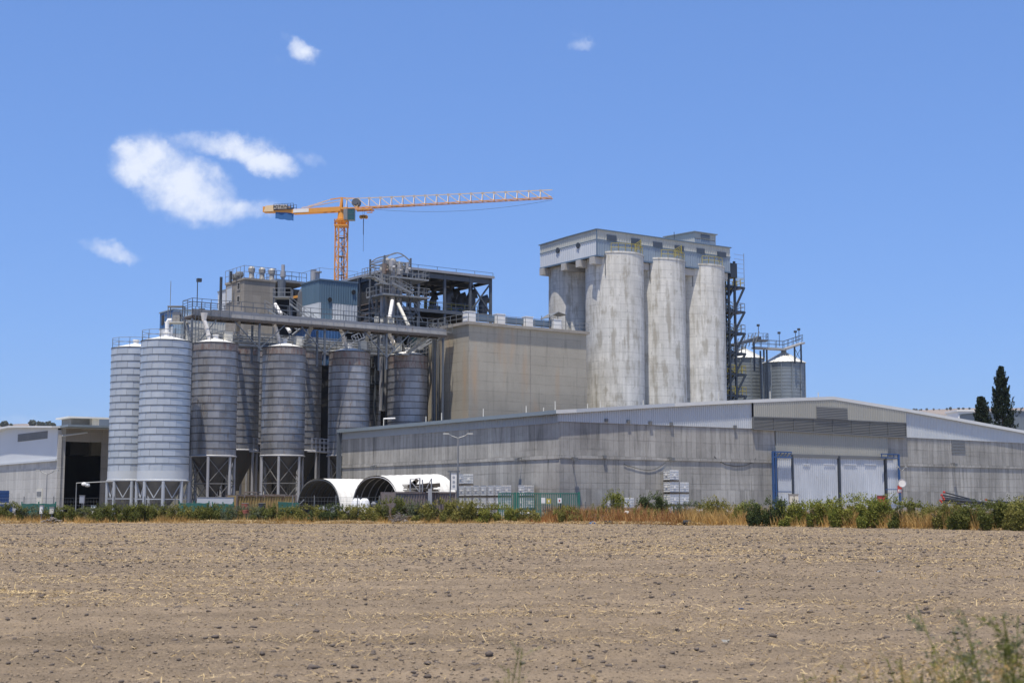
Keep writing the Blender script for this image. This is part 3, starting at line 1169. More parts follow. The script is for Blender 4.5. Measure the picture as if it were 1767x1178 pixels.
    pairs = [(1341, 1365), (1368, 1445.5), (1450, 1525.5), (1530, 1549)]
    for p0, p1 in pairs:
        x0, x1 = hitU(W, -0.2, p0, 830)[0], hitU(W, -0.2, p1, 830)[0]
        o_ = -0.28 if p0 in (1341, 1530) else -0.20
        MB().sheet(W, 'a', x0, x1, lambda t: 0.05, lambda t: zd - .28, o_, 0.3, 0.045).build('sliding_door', M['door_white'], w)
    mb = MB()
    for p in (1366.5, 1447.8, 1528):
        x = hitU(W, -0.25, p, 830)[0]
        mb.fbox(W, x - .12, x + .12, -0.42, -0.15, 0, zd - .05)
    mb.build('door_post', M['steel_dark'], w)
    for pa, pb in ((1386, 1398), (1422, 1441), (1457, 1478), (1492, 1512)):
        x0, x1 = hitU(W, -0.3, pa, 801)[0], hitU(W, -0.3, pb, 801)[0]
        z = hitU(W, -0.3, (pa + pb) / 2, 801.5)[1]
        MB().fbox(W, x0, x1, -0.30, -0.26, z, z + .055).build('door_bar', M['white'], w)
    # blue guide frames
    for pa, pb, yt in ((1333.5, 1366, 779), (1527, 1551, 783)):
        x0, x1 = hitU(W, -0.6, pa, 820)[0], hitU(W, -0.6, pb, 820)[0]
        zt = hitU(W, -0.6, pa, yt)[1]
        fr = MB()
        if pa < 1400:
            for xx, bb in ((x0, -0.65), (x0 + .38, -0.65)):
                fr.fbox(W, xx - .09, xx + .09, bb - .09, bb + .09, 0, zt)
            for z in (zt, zt - .55):
                fr.beam(S(W, x0, -0.65, z), S(W, x1, -0.65, z), .13)
            fr.beam(S(W, x0, -0.65, zt * .42), S(W, x1, -.5, zt * .42), .09)
            for k in range(5):
                fr.beam(S(W, x0 + .3 + k * (x1 - x0 - .3) / 5, -0.65, zt - .55), S(W, x0 + .3 + (k + 1) * (x1 - x0 - .3) / 5, -0.65, zt if k % 2 else zt - .1), .07)
        else:
            fr.fbox(W, x1 - .1, x1 + .1, -0.74, -0.56, 0, zt)
            for z in (zt, zt - .4):
                fr.beam(S(W, x0 - .6, -0.65, z), S(W, x1, -0.65, z), .1)
            fr.beam(S(W, x0, -0.65, zt * .46), S(W, x1, -.6, zt * .46), .08)
            for k in range(3):
                fr.beam(S(W, x0 - .5 + k, -0.65, zt - .4), S(W, x0 - .5 + k, -0.65, zt), .07)
        fr.build('door_guide_frame', M['blue_frame'], w)
    # roof: sheet, verge flashing, eave gutter
    n = 1
    ks = sorted(set([-0.55] + [t for t in (6, 12, 20, 28)] + [hitU(W, 0, 1434, 685.5)[0], hitU(W, 0, 1559, 706)[0], aE, A1]))
    mb = MB()
    zr2 = lambda t: zr(t) + 0.0
    for i in range(len(ks) - 1):
        x0, x1 = ks[i], ks[i + 1]
        mb.box8([S(W, x0, -0.32, zr2(x0) - .1), S(W, x1, -0.32, zr2(x1) - .1), S(W, x1, bE + .3, zr2(x1) - .1), S(W, x0, bE + .3, zr2(x0) - .1),
                 S(W, x0, -0.32, zr2(x0)), S(W, x1, -0.32, zr2(x1)), S(W, x1, bE + .3, zr2(x1)), S(W, x0, bE + .3, zr2(x0))])
    mb.build('roof', M['roof_sheet'], w)
    # verge flashing pieces
    cutp = [-0.58, 1.8, 5.5, 14, 22, 31, 38, 46, 55, A1]
    for i in range(len(cutp) - 1):
        x0, x1 = cutp[i] + .01, cutp[i + 1] - .01
        mb = MB()
        kk = [x0] + [k for k in ks if x0 < k < x1] + [x1]
        for j in range(len(kk) - 1):
            p, q = kk[j], kk[j + 1]
            mb.box8([S(W, p, -0.38, zr(p) - .26), S(W, q, -0.38, zr(q) - .26), S(W, q, -0.325, zr(q) - .26), S(W, p, -0.325, zr(p) - .26),
                     S(W, p, -0.38, zr(p) + .08), S(W, q, -0.38, zr(q) + .08), S(W, q, -0.325, zr(q) + .08), S(W, p, -0.325, zr(p) + .08)])
        mb.build('verge_flashing', M['trim_light'] if i != 1 and i != 2 else M['clad_light'], w)
    # left wall: strip of cladding below the eave and a deep grey gutter
    zg1 = zr(0) + 0.06
    zg0 = zg1 - 0.36
    ncl = 22
    for i in range(ncl):
        b0, b1 = -0.1 + (bE + .2) * i / ncl, -0.1 + (bE + .2) * (i + 1) / ncl
        MB().sheet(W, 'b', b0 + .01, b1 - .01, lambda t: zbl - .12, lambda t: zg1 - .1, -0.06, 0.27, 0.05).build('cladding_panel', M['clad_strip'], w)
    for i in range(7):
        b0, b1 = -0.3 + (bE + .6) * i / 7, -0.3 + (bE + .6) * (i + 1) / 7
        MB().fbox(W, -0.58, -0.30, b0 + .01, b1 - .01, zg0, zg1).build('gutter', M['trim'], w)
    MB().fbox(W, -0.30, 0.0, -0.3, bE + .3, zg0 + .16, zg0 + .22).build('soffit', M['trim'], w)
    # downpipe column on the far left corner
    MB().fbox(W, -0.55, -0.1, bE - .1, bE + .35, 0, zg0 - .01).build('corner_downpipe', M['steel_slate'], w)
    # far side and back walls
    mb = MB()
    mb.fbox(W, 0.4, A1 - .4, bE - .05, bE + .2, -0.1, zbl)
    mb.fbox(W, A1 - .3, A1, 0.4, bE - .1, -0.1, zbl - 2)
    mb.build('rear_wall', M['conc_plain'], w)
    # brackets and floodlights hanging below the ledge
    def flood(a, b, z, onleft):
        mb = MB()
        if onleft:
            mb.beam(S(W, 0.0, b, z), S(W, -0.5, b, z), .08)
            mb.fbox(W, -0.75, -0.45, b - .22, b + .22, z - .32, z - .02)
        else:
            mb.beam(S(W, a, 0.0, z), S(W, a, -0.5, z), .08)
            mb.fbox(W, a - .22, a + .22, -0.75, -0.45, z - .32, z - .02)
        return mb
    fl = []
    for px, py in ((651, 803), (901, 790)):
        b, z = hitV(W, 0, px, py)
        flood(0, b, z, True).build('floodlight', M['louvre'], w)
    for px, py in ((986, 789), (1153, 789), (1641, 799)):
        a, z = hitU(W, 0, px, py)
        flood(a, 0, z, False).build('floodlight', M['louvre'], w)
    for px, py in ((1045, 725), (1083, 727), (1121, 729), (1157, 731), (1267, 736), (1042, 788)):
        a, z = hitU(W, 0, px, py)
        MB().fbox(W, a - .18, a + .18, -0.2, 0, z - .15, z + .15).build('outlet_box', M['louvre'], w)
    # cable drooping across the wall
    c = []
    for px, py in ((1076, 800), (1082, 803), (1091, 805), (1100, 808), (1110, 810), (1120, 811), (1130, 809), (1140, 804), (1148, 798)):
        a, z = hitU(W, 0.0, px, py)
        c.append(S(W, a, -0.03, z))
    MB().path(c, 0.02, 4).build('cable', M['black'], w)
    c = []
    for px, py in ((1232, 787), (1240, 795), (1252, 801), (1268, 804), (1285, 803), (1298, 798), (1304, 790)):
        a, z = hitU(W, 0.0, px, py)
        c.append(S(W, a, -0.03, z))
    MB().path(c, 0.025, 4).build('cable', M['black'], w)
    # white vent pipes standing on the roof verge
    roofpipes = [(565, 0), ]
    for px, yt, yb in ((662, 721, 735), (735, 718, 729), (762, 712, 726), (834, 705, 718), (908, 700, 711), (938, 703, 708), (958, 692, 707), (1014, 696, 704), (1036, 690, 703), (1110, 690, 699), (1141, 684, 697), (1200, 688, 694), (1240, 678, 693), (1329, 675, 688), (1412, 677, 684)):
        if px < 960:
            b, z = hitV(W, 0.6, px, yb)
            p = S(W, 0.6, b, z - .35)
            zt = hitV(W, 0.6, px, yt)[1]
        else:
            a, z = hitU(W, 0.6, px, yb)
            p = S(W, a, 0.6, z - .35)
            zt = hitU(W, 0.6, px, yt)[1]
        MB().tube(p, (p.x, p.y, zt), 0.05, 8).build('vent_pipe', M['cream'], w)
    b, z = hitV(W, 0.6, 662, 735)
    p = S(W, 0.6, b, 0)
    zt = hitV(W, 0.6, 662, 722)[1]
    MB().tube((p.x, p.y, zt), (p.x + 1.3, p.y, zt + .05), 0.07, 8).build('vent_pipe', M['white'], w)
    return w


build_warehouse()


# ================================================================== BEIGE BLOCK
BB = base(808, 870, 182.0)


def handrail_object(name, pts, label, parent=None, mat='steel', h=1.05, sp=1.6, w=.05):
    mb = MB()
    railing(mb, pts, h, sp, w)
    return mb.build(name, M[mat], parent, label)


def build_beige():
    t = thing('storage_hall', 'tall windowless beige concrete block standing between the steel silos and round concrete silos', 'storage building', BB)
    a1 = hitU(BB, 0, 1012, 640)[0]
    zt = hitU(BB, 0, 809, 557)[1]
    b1 = hitV(BB, 0, 739, 640)[0]
    MB().fbox(BB, 0, a1, 0, b1, -0.1, zt - .2).build('wall', M['conc_beige'], t)
    sl = MB()
    sl.fbox(BB, -0.38, a1 + .3, -0.38, b1 + .2, zt - .2, zt + .18)
    sl.build('roof_slab', M['conc_tower'], t)
    # shallow pour joint on the gable side and left side
    a_, _ = hitU(BB, 0, 915, 640)
    MB().fbox(BB, a_ - .05, a_ + .05, -0.03, -0.002, 2, zt - .25).build('joint_strip', M['conc_tower'], t)
    b_, _ = hitV(BB, 0, 776, 600)
    MB().fbox(BB, -0.03, -0.002, b_ - .04, b_ + .04, 2, zt - .25).build('joint_strip', M['conc_tower'], t)
    hr = [S(BB, -0.2, b1, zt + .18), S(BB, -0.2, -0.2, zt + .18), S(BB, a1 + .2, -0.2, zt + .18)]
    handrail_object('handrail', hr, None, t, 'steel', 1.1, 1.5)
    # conveyor casing along the roof
    MB().fbox(BB, 1.0, a1 * .8, 0.9, 1.9, zt + .6, zt + 1.35).build('conveyor_casing', M['trim_blue'], t)
    for px0, px1, y0 in ((806, 821, 554), (858, 872, 560), (908, 920, 564), (956, 969, 569)):
        a0, z0 = hitU(BB, 0.3, px0, y0)
        a2, _ = hitU(BB, 0.3, px1, y0)
        bx = MB().fbox(BB, a0, a2, 0.3, 1.3, zt + .181, zt + 1.55)
        bx.fbox(BB, a0 - .05, a2 + .05, 0.25, 1.35, zt + 1.55, zt + 1.62)
        bx.build('filter_box', M['white'], t)
    # little mono-pitch awning at the far end
    aw0, aw1 = hitU(BB, 1, 944, 560)[0], hitU(BB, 1, 975, 560)[0]
    mb = MB()
    mb.box8([S(BB, aw0, .6, zt + 1.7), S(BB, aw0 + 1.6, .6, zt + 2.6), S(BB, aw0 + 1.6, 2.6, zt + 2.6), S(BB, aw0, 2.6, zt + 1.7),
             S(BB, aw0, .6, zt + 1.78), S(BB, aw0 + 1.6, .6, zt + 2.68), S(BB, aw0 + 1.6, 2.6, zt + 2.68), S(BB, aw0, 2.6, zt + 1.78)])
    mb.box8([S(BB, aw0 + 1.62, .6, zt + 2.6), S(BB, aw1, .6, zt + 2.3), S(BB, aw1, 2.6, zt + 2.3), S(BB, aw0 + 1.62, 2.6, zt + 2.6),
             S(BB, aw0 + 1.62, .6, zt + 2.68), S(BB, aw1, .6, zt + 2.38), S(BB, aw1, 2.6, zt + 2.38), S(BB, aw0 + 1.62, 2.6, zt + 2.68)])
    for a in (aw0 + .2, aw0 + 1.6, aw1 - .1):
        for b in (.7, 2.5):
            mb.beam(S(BB, a, b, zt + .18), S(BB, a, b, zt + 2.2), .08)
    mb.build('awning', M['louvre'], t)
    # access platform and stair on the left face
    pl = MB()
    zz = zt - .9
    pl.fbox(BB, -2.4, -0.45, 3.2, 5.2, zz - .15, zz)
    railing(pl, [S(BB, -0.5, 3.2, zz), S(BB, -2.4, 3.2, zz), S(BB, -2.4, 5.2, zz)], 1.05, .9, .05)
    for a, b in ((-2.3, 5.1),):
        pl.beam(S(BB, a, b, 3), S(BB, a, b, zz), .14)
        pl.beam(S(BB, a, b, zz - 1.8), S(BB, -.4, b, zz - .2), .08)
    pl.build('access_platform', M['steel'], t)
    st = MB()
    p0 = S(BB, -2.4, 4.6, zz)
    stair(st, p0, S(BB, -6.4, 4.6, zz - 3.2), V, .9)
    st.fbox(BB, -7.6, -6.4, 4.2, 5.8, zz - 3.3, zz - 3.2)
    st.build('access_stair', M['steel'], t)
    for k, (a, b) in enumerate(((-0.55, 6.6), (-0.55, 7.6))):
        MB().fbox(BB, a - .1, a + .1, b - .1, b + .1, 0, zt + .4).build('wall_pipe', M['louvre'], t)


build_beige()

# ================================================================== CONCRETE SILOS + PENTHOUSE
SC = Vector((P(1061, 560, 204).x, 204.0, 0))
RC = 4.24
ST = P(1077, 433, 199.8).z


def build_concrete_silos():
    desc = [
        ['nearest left concrete silo, palest, its top rim poking out before the roof house', 'left rear concrete silo, half shaded by the roof house, next to the beige block'],
        ['middle front concrete silo with brown damp streaks down its left side', 'middle rear concrete silo seen as a narrow strip left of the middle front one'],
        ['right front concrete silo, most stained, beside the dark stair tower', 'right rear concrete silo seen as a narrow strip left of the right front one']]
    for i in range(3):
        for j in range(2):
            c = SC + Vector((math.cos(R(38.3)), math.sin(R(38.3)), 0)) * (i * 8.5) + V * (j * 8.95)
            t = thing('concrete_silo', desc[i][j], 'silo', c, 'round concrete silos in two rows')
            top = ST if j == 0 else ST - 0.6
            mb = MB()
            mb.lathe(c, [(RC, -0.1), (RC, top - 3.4), (RC - .02, top - 3.38), (RC - .02, top - .25)], 56)
            mb.build('shaft', M['conc_silo'], t, smooth=True)
            mb = MB()
            mb.lathe(c, [(RC + .04, top - .25), (RC + .04, top), (0.01, top)], 56)
            mb.build('top_rim', M['conc_silo'], t, smooth=True)
            if j == 0:
                # slot pipe near the top
                for ang in (-1.95 + .05 * i,):
                    x, y = c.x + (RC + .06) * math.cos(ang), c.y + (RC + .06) * math.sin(ang)
                    MB().tube((x, y, top - 3.5), (x, y, top - .8), .07, 6).build('wall_pipe', M['louvre'], t)
                    MB().fbox(Vector((x, y, 0)), -.2, .2, -.1, .15, top - .9, top - .5).build('pipe_box', M['louvre'], t)
                mb = MB()
                pts = []
                for k in range(13):
                    ang = R(-172 + k * 172 / 12.0)
                    pts.append(Vector((c.x + (RC - .12) * math.cos(ang), c.y + (RC - .12) * math.sin(ang), top)))
                pts = [p for p in pts if (p - SC).dot(V) < -2.45]
                railing(mb, pts, 1.15, .8, .06)
                mb.build('rim_railing', M['yellow'], t)
    # ring marks (pour joints) are thin grooves: raised lips
    # penthouse
    Q = S(SC, -5.05, -2.3, 0)
    t = thing('roof_house', 'long blue grey sheet-metal roof house with louvred vents on top of the concrete silos', 'roof house', (Q.x, Q.y, ST))
    z0 = hitU(Q, 0, 1035, 440)[1]
    z1 = hitU(Q, 0, 1035, 396)[1]
    a1 = hitU(Q, 0, 1260, 450)[0]
    b1 = hitV(Q, 0, 932, 440)[0]
    zr0 = hitV(Q, 0, 932, 423)[1]
    zm = hitU(Q, 0, 1035, 413)[1]
    br = b1 * .62
    # left roofline rises from far eave to ridge near the corner (measured), extruded along U
    rl = interp([(0, z1), (b1 * .45, z1 - .05), (b1, zr0)])
    core = MB()
    prism_between(core, Q, 'b', 0.06, b1, lambda t_: z0 + .05, lambda t_: rl(t_) - .1, 0.06, a1 - .06, b1 / 6)
    core.build('inner_box', M['clad_grey'], t)
    n = int(a1 / 1.35)
    for i in range(n):
        x0, x1 = a1 * i / n, a1 * (i + 1) / n
        MB().sheet(Q, 'a', x0 + .008, x1 - .008, lambda q: zm, lambda q: z1 - .08, 0.0, .45, .05).build('cladding_panel', M['clad_cream'], t)
        MB().sheet(Q, 'a', x0 + .008, x1 - .008, lambda q: z0, lambda q: zm - .12, 0.0, .45, .05).build('cladding_panel', M['clad_band'], t)
    m_ = int(b1 / 1.35)
    for i in range(m_):
        x0, x1 = b1 * i / m_, b1 * (i + 1) / m_
        zmm = lambda q: zm
        MB().sheet(Q, 'b', x0 + .008, x1 - .008, lambda q: zm + (rl(q) - z1) * .55, lambda q: rl(q) - .08, 0.0, .45, .05).build('cladding_panel', M['clad_cream'], t)
        MB().sheet(Q, 'b', x0 + .008, x1 - .008, lambda q: z0, lambda q: zm - .12 + (rl(q) - z1) * .55, 0.0, .45, .05).build('cladding_panel', M['clad_white'], t)
    tr = MB()
    tr.fbox(Q, -0.1, a1 + .05, -0.1, -0.052, zm - .12, zm)
    tr.fbox(Q, -0.13, -0.052, -0.13, 0.0, z0 - .05, z1)
    prism_between(tr, Q, 'b', 0.02, b1, lambda q: zm - .12 + (rl(q) - z1) * .55, lambda q: zm + (rl(q) - z1) * .55, -0.1, -0.052, b1 / 4)
    tr.build('trim', M['trim_blue'], t)
    rf = MB()
    prism_between(rf, Q, 'b', -0.2, b1 + .15, lambda q: rl(q) - .08, lambda q: rl(q) + .06, -0.2, a1 + .15, b1 / 6)
    rf.build('roof', M['trim_blue'], t)
    bt = MB()
    bt.fbox(Q, -0.1, a1, -0.05, .1, z0 - .22, z0 - .01)
    bt.fbox(Q, -0.1, .1, 0.12, b1, z0 - .22, z0 - .01)
    bt.build('floor_edge_beam', M['trim_blue'], t)
    MB().fbox(Q, 0.12, a1 - .1, 0.12, b1, z0 - .12, z0 + .05).build('floor', M['louvre'], t)
    # concrete beams below
    for b in (0.4, 3.6 if b1 > 10 else 3, b1 * .52, b1 - 1.2):
        MB().fbox(Q, -0.35, a1 - .2, b, b + .9, z0 - 1.25, z0 - .23).build('floor_beam', M['conc_plain'], t)
    # vents
    for pa, pb, yy in ((1047, 1064, 409), (1089, 1105, 415), (1127, 1143, 421), (1165, 1180, 427), (1202, 1216, 432), (1238, 1253, 438)):
        x0, z = hitU(Q, -0.1, pa, yy)
        x1, _ = hitU(Q, -0.1, pb, yy)
        vo = MB().fbox(Q, x0, x1, -0.12, -0.055, z - .38, z + .38).build('vent', M['louvre_blue'], t)
        for k in range(5):
            zz = z - .3 + .15 * k
            MB().fbox(Q, x0 + .03, x1 - .03, -0.16, -0.121, zz, zz + .07).build('slat', M['louvre_blue'], vo)
    # round fans on the left face
    for px, py in ((962.5, 432), (997.5, 423.5)):
        b, z = hitV(Q, -0.1, px, py)
        c = S(Q, -0.06, b, z)
        MB().tube(c, c - U * .12, .42, 16).build('fan', M['steel_dark'], t)
    # upper small block
    K = S(Q, 0, 0, 0)
    px0 = hitU(Q, 4.0, 1199, 410)[0]
    px1 = hitU(Q, 4.0, 1235, 410)[0]
    bb0 = 4.0
    O2 = S(Q, px0, bb0, 0)
    zt2 = hitU(O2, 0, 1199, 400)[1]
    zb2 = z1 - .6
    bl = hitV(O2, 0, 1147, 409)[0]
    wd = px1 - px0
    o2 = thing('lift_house', 'small sheet-metal lift house on the far right end of the big roof house', 'roof house', (O2.x, O2.y, zb2))
    zml = zt2 - .95
    rl2 = interp([(0, zt2), (bl, hitV(O2, 0, 1147, 409)[1])])
    prism_between(core := MB(), O2, 'b', 0.06, bl, lambda q: zb2, lambda q: rl2(q) - .1, 0.06, wd)
    core.build('inner_box', M['clad_grey'], o2)
    MB().sheet(O2, 'a', 0, wd, lambda q: zml, lambda q: zt2 - .05, 0, .45, .05).build('cladding_panel', M['clad_cream'], o2)
    MB().sheet(O2, 'a', 0, wd, lambda q: zb2, lambda q: zml - .1, 0, .45, .05).build('cladding_panel', M['clad_band'], o2)
    for i in range(4):
        MB().sheet(O2, 'b', bl * i / 4, bl * (i + 1) / 4, lambda q: zb2, lambda q: rl2(q) - .05, 0, .45, .05).build('cladding_panel', M['clad_cream'], o2)
    prism_between(rf := MB(), O2, 'b', -.2, bl + .2, lambda q: rl2(q) - .05, lambda q: rl2(q) + .1, -.25, wd + .25)
    rf.build('roof', M['trim'], o2)
    x0, x1 = hitU(O2, 0, 1209, 410)[0], hitU(O2, 0, 1224, 410)[0]
    MB().fbox(O2, x0, x1, -0.12, -0.055, zml + .15, zml + .7).build('vent', M['louvre_blue'], o2)
    # lightning rod
    p = S(O2, -0.8, bl * .55, 0)
    q = P(1169, 391, p.y + 4)
    solo('lightning_rod', MB().tube((p.x, p.y, z1 - .3), (p.x, p.y, z1 + 3.2), .05, 6), M['steel_dark'], 'thin lightning rod rising from the roof of the roof house', 'lightning rod', (p.x, p.y, z1 - .3))
    # yellow ladders/rails before the penthouse wall
    for i, (pa, pb, ya) in enumerate(((1096, 1106, 432), (1165, 1176, 441))):
        x0, z = hitU(Q, -0.6, pa, ya)
        x1, _ = hitU(Q, -0.6, pb, ya)
        mb = MB()
        for k in range(5):
            mb.beam(S(Q, x0, -0.6, z - .1 + k * .25), S(Q, x1, -0.6, z + .6 + k * .25), .05)
        mb.beam(S(Q, x0, -0.6, z - .2), S(Q, x0, -0.6, z + 1.0), .07)
        mb.beam(S(Q, x1, -0.6, z + .4), S(Q, x1, -0.6, z + 1.7), .07)
        mb.build('yellow_stair_rail', M['yellow'], t)


build_concrete_silos()


# ================================================================== STAIR TOWER right of the concrete silos
def build_stair_tower():
    T0 = base(1250, 700, 214)
    t = thing('stair_tower', 'dark steel stair tower with yellow rails up the right side of the concrete silos', 'stair tower', T0)
    ztop = P(1268, 452, 216).z
    w1 = (P(1289, 560, 216).x - P(1249, 560, 214).x) / U.x * .98
    w2 = 2.6
    cor = [(0, 0), (w1 * .55, 0), (w1 * .55, w2), (0, w2), (w1 * .28, 0), (w1 * .8, w2)]
    for a, b in cor:
        MB().fbox(T0, a - .15, a + .15, b - .15, b + .15, 0, ztop - (0 if a else 4) - (9 if a > w1 * .7 else 0)).build('column', M['steel_navy'], t)
    levels = [494, 536, 573, 608, 644, 681, 715, 752]
    for k, py in enumerate(levels):
        z = P(1265, py, 216).z
        MB().fbox(T0, -0.1, w1, 0.0, w2, z - .34, z).build('landing', M['steel_navy'], t)
        r = MB()
        railing(r, [S(T0, 0, 0, z), S(T0, w1, 0, z), S(T0, w1, w2, z), S(T0, .3, w2, z)], 1.2, .8, .06)
        r.build('landing_rail', M['yellow'] if k in (0, 4, 5, 6) else M['steel'], t)
        if k < len(levels) - 1:
            z2 = P(1265, levels[k + 1], 216).z
            s = MB()
            rr = MB()
            zm = (z + z2) / 2
            stair(s, S(T0, w1 * .85, .2, z), S(T0, .2, .2, zm), V, .9, rr, .06)
            stair(s, S(T0, .2, 1.4, zm), S(T0, w1 * .85, 1.4, z2), V, .9, rr, .06)
            s.fbox(T0, -.2, .6, 0.1, 2.4, zm - .1, zm)
            s.build('stair_flight', M['steel_navy'], t)
            rr.build('stair_rail', M['yellow'] if k % 2 == 0 else M['steel'], t)
            b = MB()
            b.beam(S(T0, w1 * .52, 0, z2), S(T0, w1, 0, z - .1), .26)
            b.beam(S(T0, 0, 0, z2), S(T0, w1 * .55, 0, z - .1), .2)
            b.beam(S(T0, 0, w2, z2), S(T0, w1 * .52, w2, z), .1)
            b.build('brace', M['steel_navy'], t)
    for k in range(int(ztop / 1.5)):
        zz = 1.0 + k * 1.5
        if zz > ztop - 5:
            break
        sh = MB()
        for b_ in (w2 * .35, w2):
            sh.beam(S(T0, w1 * .02, b_, zz), S(T0, w1 * .55, b_, zz), .12)
            if k % 2:
                sh.beam(S(T0, w1 * .02, b_, zz), S(T0, w1 * .55, b_, zz + 1.5), .1)
            else:
                sh.beam(S(T0, w1 * .55, b_, zz), S(T0, w1 * .02, b_, zz + 1.5), .1)
        sh.build('shaft_bracing', M['steel_navy'], t)
    for a_, b_ in ((w1 * .62, 0.2), (w1 * .62, w2), (w1 * .42, w2 * .5)):
        MB().fbox(T0, a_ - .09, a_ + .09, b_ - .09, b_ + .09, 0, ztop - 3).build('column', M['steel_navy'], t)
    e = MB()
    z = P(1265, 494, 216).z
    for k in range(8):
        e.beam(S(T0, w1 * .55, 0, z + .7 * k), S(T0, w1 * 1.0, 0, z + .7 * k), .04)
    e.beam(S(T0, w1, 0, z), S(T0, w1, 0, z + 5.2), .06)
    e.build('ladder_cage', M['steel'], t)
    h = MB().fbox(T0, w1 * .3, w1 * .6, -0.4, 1.2, ztop - 2.6, ztop - .4)
    h.build('lift_head', M['steel_navy'], t)


build_stair_tower()


# ================================================================== GRAIN BINS on the right
def build_bins():
    specs = [(1284, 236, 34.5, 616, 598, 'left corrugated grain bin with white cone roof, half hidden by the stair tower'),
             (1353.5, 230, 35, 623, 604, 'right corrugated grain bin with white cone roof, clear of the stair tower')]
    for px, Y, rp, ye, ya, lab in specs:
        c = base(px, 660, Y)
        r = rp / FPX * Y
        ze = P(px, ye, Y - r).z
        za = ze + r * .52
        t = thing('grain_bin', lab, 'grain bin', c, 'corrugated grain bins behind the warehouse')
        nr = 22
        for k in range(nr):
            z0, z1 = ze * k / nr, ze * (k + 1) / nr
            prof = []
            m = 6
            for q in range(m + 1):
                prof.append((r + .035 * math.sin(q / m * 4 * math.pi), z0 + (z1 - z0) * q / m))
            mb = MB().lathe(c, prof, 40)
            mb.build('wall_ring', M['galv_bin'], t, smooth=True)
        ns = 28
        for k in range(ns):
            a0, a1 = 2 * math.pi * k / ns, 2 * math.pi * (k + .93) / ns
            pts = []
            rr = r + .25
            p0 = (c.x + rr * math.cos(a0), c.y + rr * math.sin(a0), ze - .05)
            p1 = (c.x + rr * math.cos(a1), c.y + rr * math.sin(a1), ze - .05)
            q0 = (c.x + .35 * math.cos(a0), c.y + .35 * math.sin(a0), za)
            q1 = (c.x + .35 * math.cos(a1), c.y + .35 * math.sin(a1), za)
            mb = MB()
            mb.poly([p0, p1, q1, q0])
            am = a1
            mb.beam(Vector(p1) + Vector((0, 0, .05)), Vector(q1) + Vector((0, 0, .05)), .07)
            mb.build('roof_sheet', M['trim_light'], t)
        MB().lathe((c.x, c.y, 0), [(r - .02, ze - .06), (.4, za - .04)], 28).build('roof_lining', M['galv_bin'], t)
        MB().lathe((c.x, c.y, 0), [(.45, za - .1), (.45, za + .35), (.01, za + .45)], 16).build('roof_cap', M['galv_bin'], t)
        if px > 1300:
            d = Vector((.1, -.8, 0)) * r * .45
            MB().box(c.x + d.x - .35, c.x + d.x + .35, c.y + d.y - .3, c.y + d.y + .3, ze + .5, ze + 1.25).build('roof_hatch', M['steel_dark'], t)
        for k in range(12):
            a = 2 * math.pi * k / 12 + .2
            x, y = c.x + (r + .07) * math.cos(a), c.y + (r + .07) * math.sin(a)
            MB().box(x - .07, x + .07, y - .07, y + .07, 0, ze).build('wall_stiffener', M['galv_bin'], t)
    # overhead conveyor bridging bins
    Yc = 229
    pts = [P(1258, 600, 219), P(1310, 588, 227), P(1345, 596, 229), P(1384, 590, 231)]
    t = thing('bin_conveyor', 'walkway and conveyor bridge over the two grain bins with floodlight poles', 'conveyor', pts[0])
    mb = MB()
    mb2 = MB()
    L = [P(1300, 600, 227), P(1352, 603, 229), P(1384, 592, 232)]
    for p, q in zip(L[:-1], L[1:]):
        mb.beam(p, q, 1.2, .3)
    mb.build('bridge_deck', M['gallery'], t)
    r = MB()
    for off in (-.55, .55):
        railing(r, [x + Vector((0, off, .2)) for x in L], 1.15, 1.4, .06)
    r.build('handrail', M['steel_slate'], t)
    c = MB()
    c.beam(P(1262, 596, 221), P(1310, 583, 227), .8, .5)
    for k in range(7):
        p, q = P(1268 + 6 * k, 610 - 3 * k, 224), P(1274 + 6 * k, 584 - 2 * k, 225)
        c.beam(p, q, .1)
    c.build('conveyor', M['steel_slate'], t)
    pl = MB()
    o = P(1300, 587, 227)
    pl.box(o.x - 1, o.x + 2.2, o.y - 1, o.y + 1, o.z - .2, o.z)
    railing(pl, [(o.x - 1, o.y - 1, o.z), (o.x + 2.2, o.y - 1, o.z), (o.x + 2.2, o.y + 1, o.z)], 1.0, .8, .06)
    pl.build('platform', M['steel_slate'], t)
    lg = MB()
    for px, y0, y1 in ((1312, 605, 700), (1323, 603, 700), (1318, 603, 618), (1371, 598, 627), (1382, 594, 627), (1301, 590, 640)):
        p, q = P(px, y0, 226.2 if px < 1330 else 226), P(px, y1, 226.2 if px < 1330 else 226)
        lg.beam(p, (p.x, p.y, q.z), .2)
    lg.beam(P(1371, 600, 226), P(1382, 622, 226), .07)
    lg.beam(P(1382, 600, 226), P(1371, 622, 226), .07)
    lg.build('support_leg', M['steel_navy'], t)
    for px, y0, y1 in ((1309, 585, 562), (1345, 597, 575), (1373, 590, 573), (1379, 588, 569)):
        p = P(px, y0, 229)
        zt = P(px, y1, 229).z
        l = MB().beam(p, (p.x, p.y, zt), .07)
        l.box(p.x - .25, p.x + .2, p.y - .15, p.y + .15, zt - .1, zt + .25)
        l.build('floodlight_pole', M['steel_dark'], t)


build_bins()

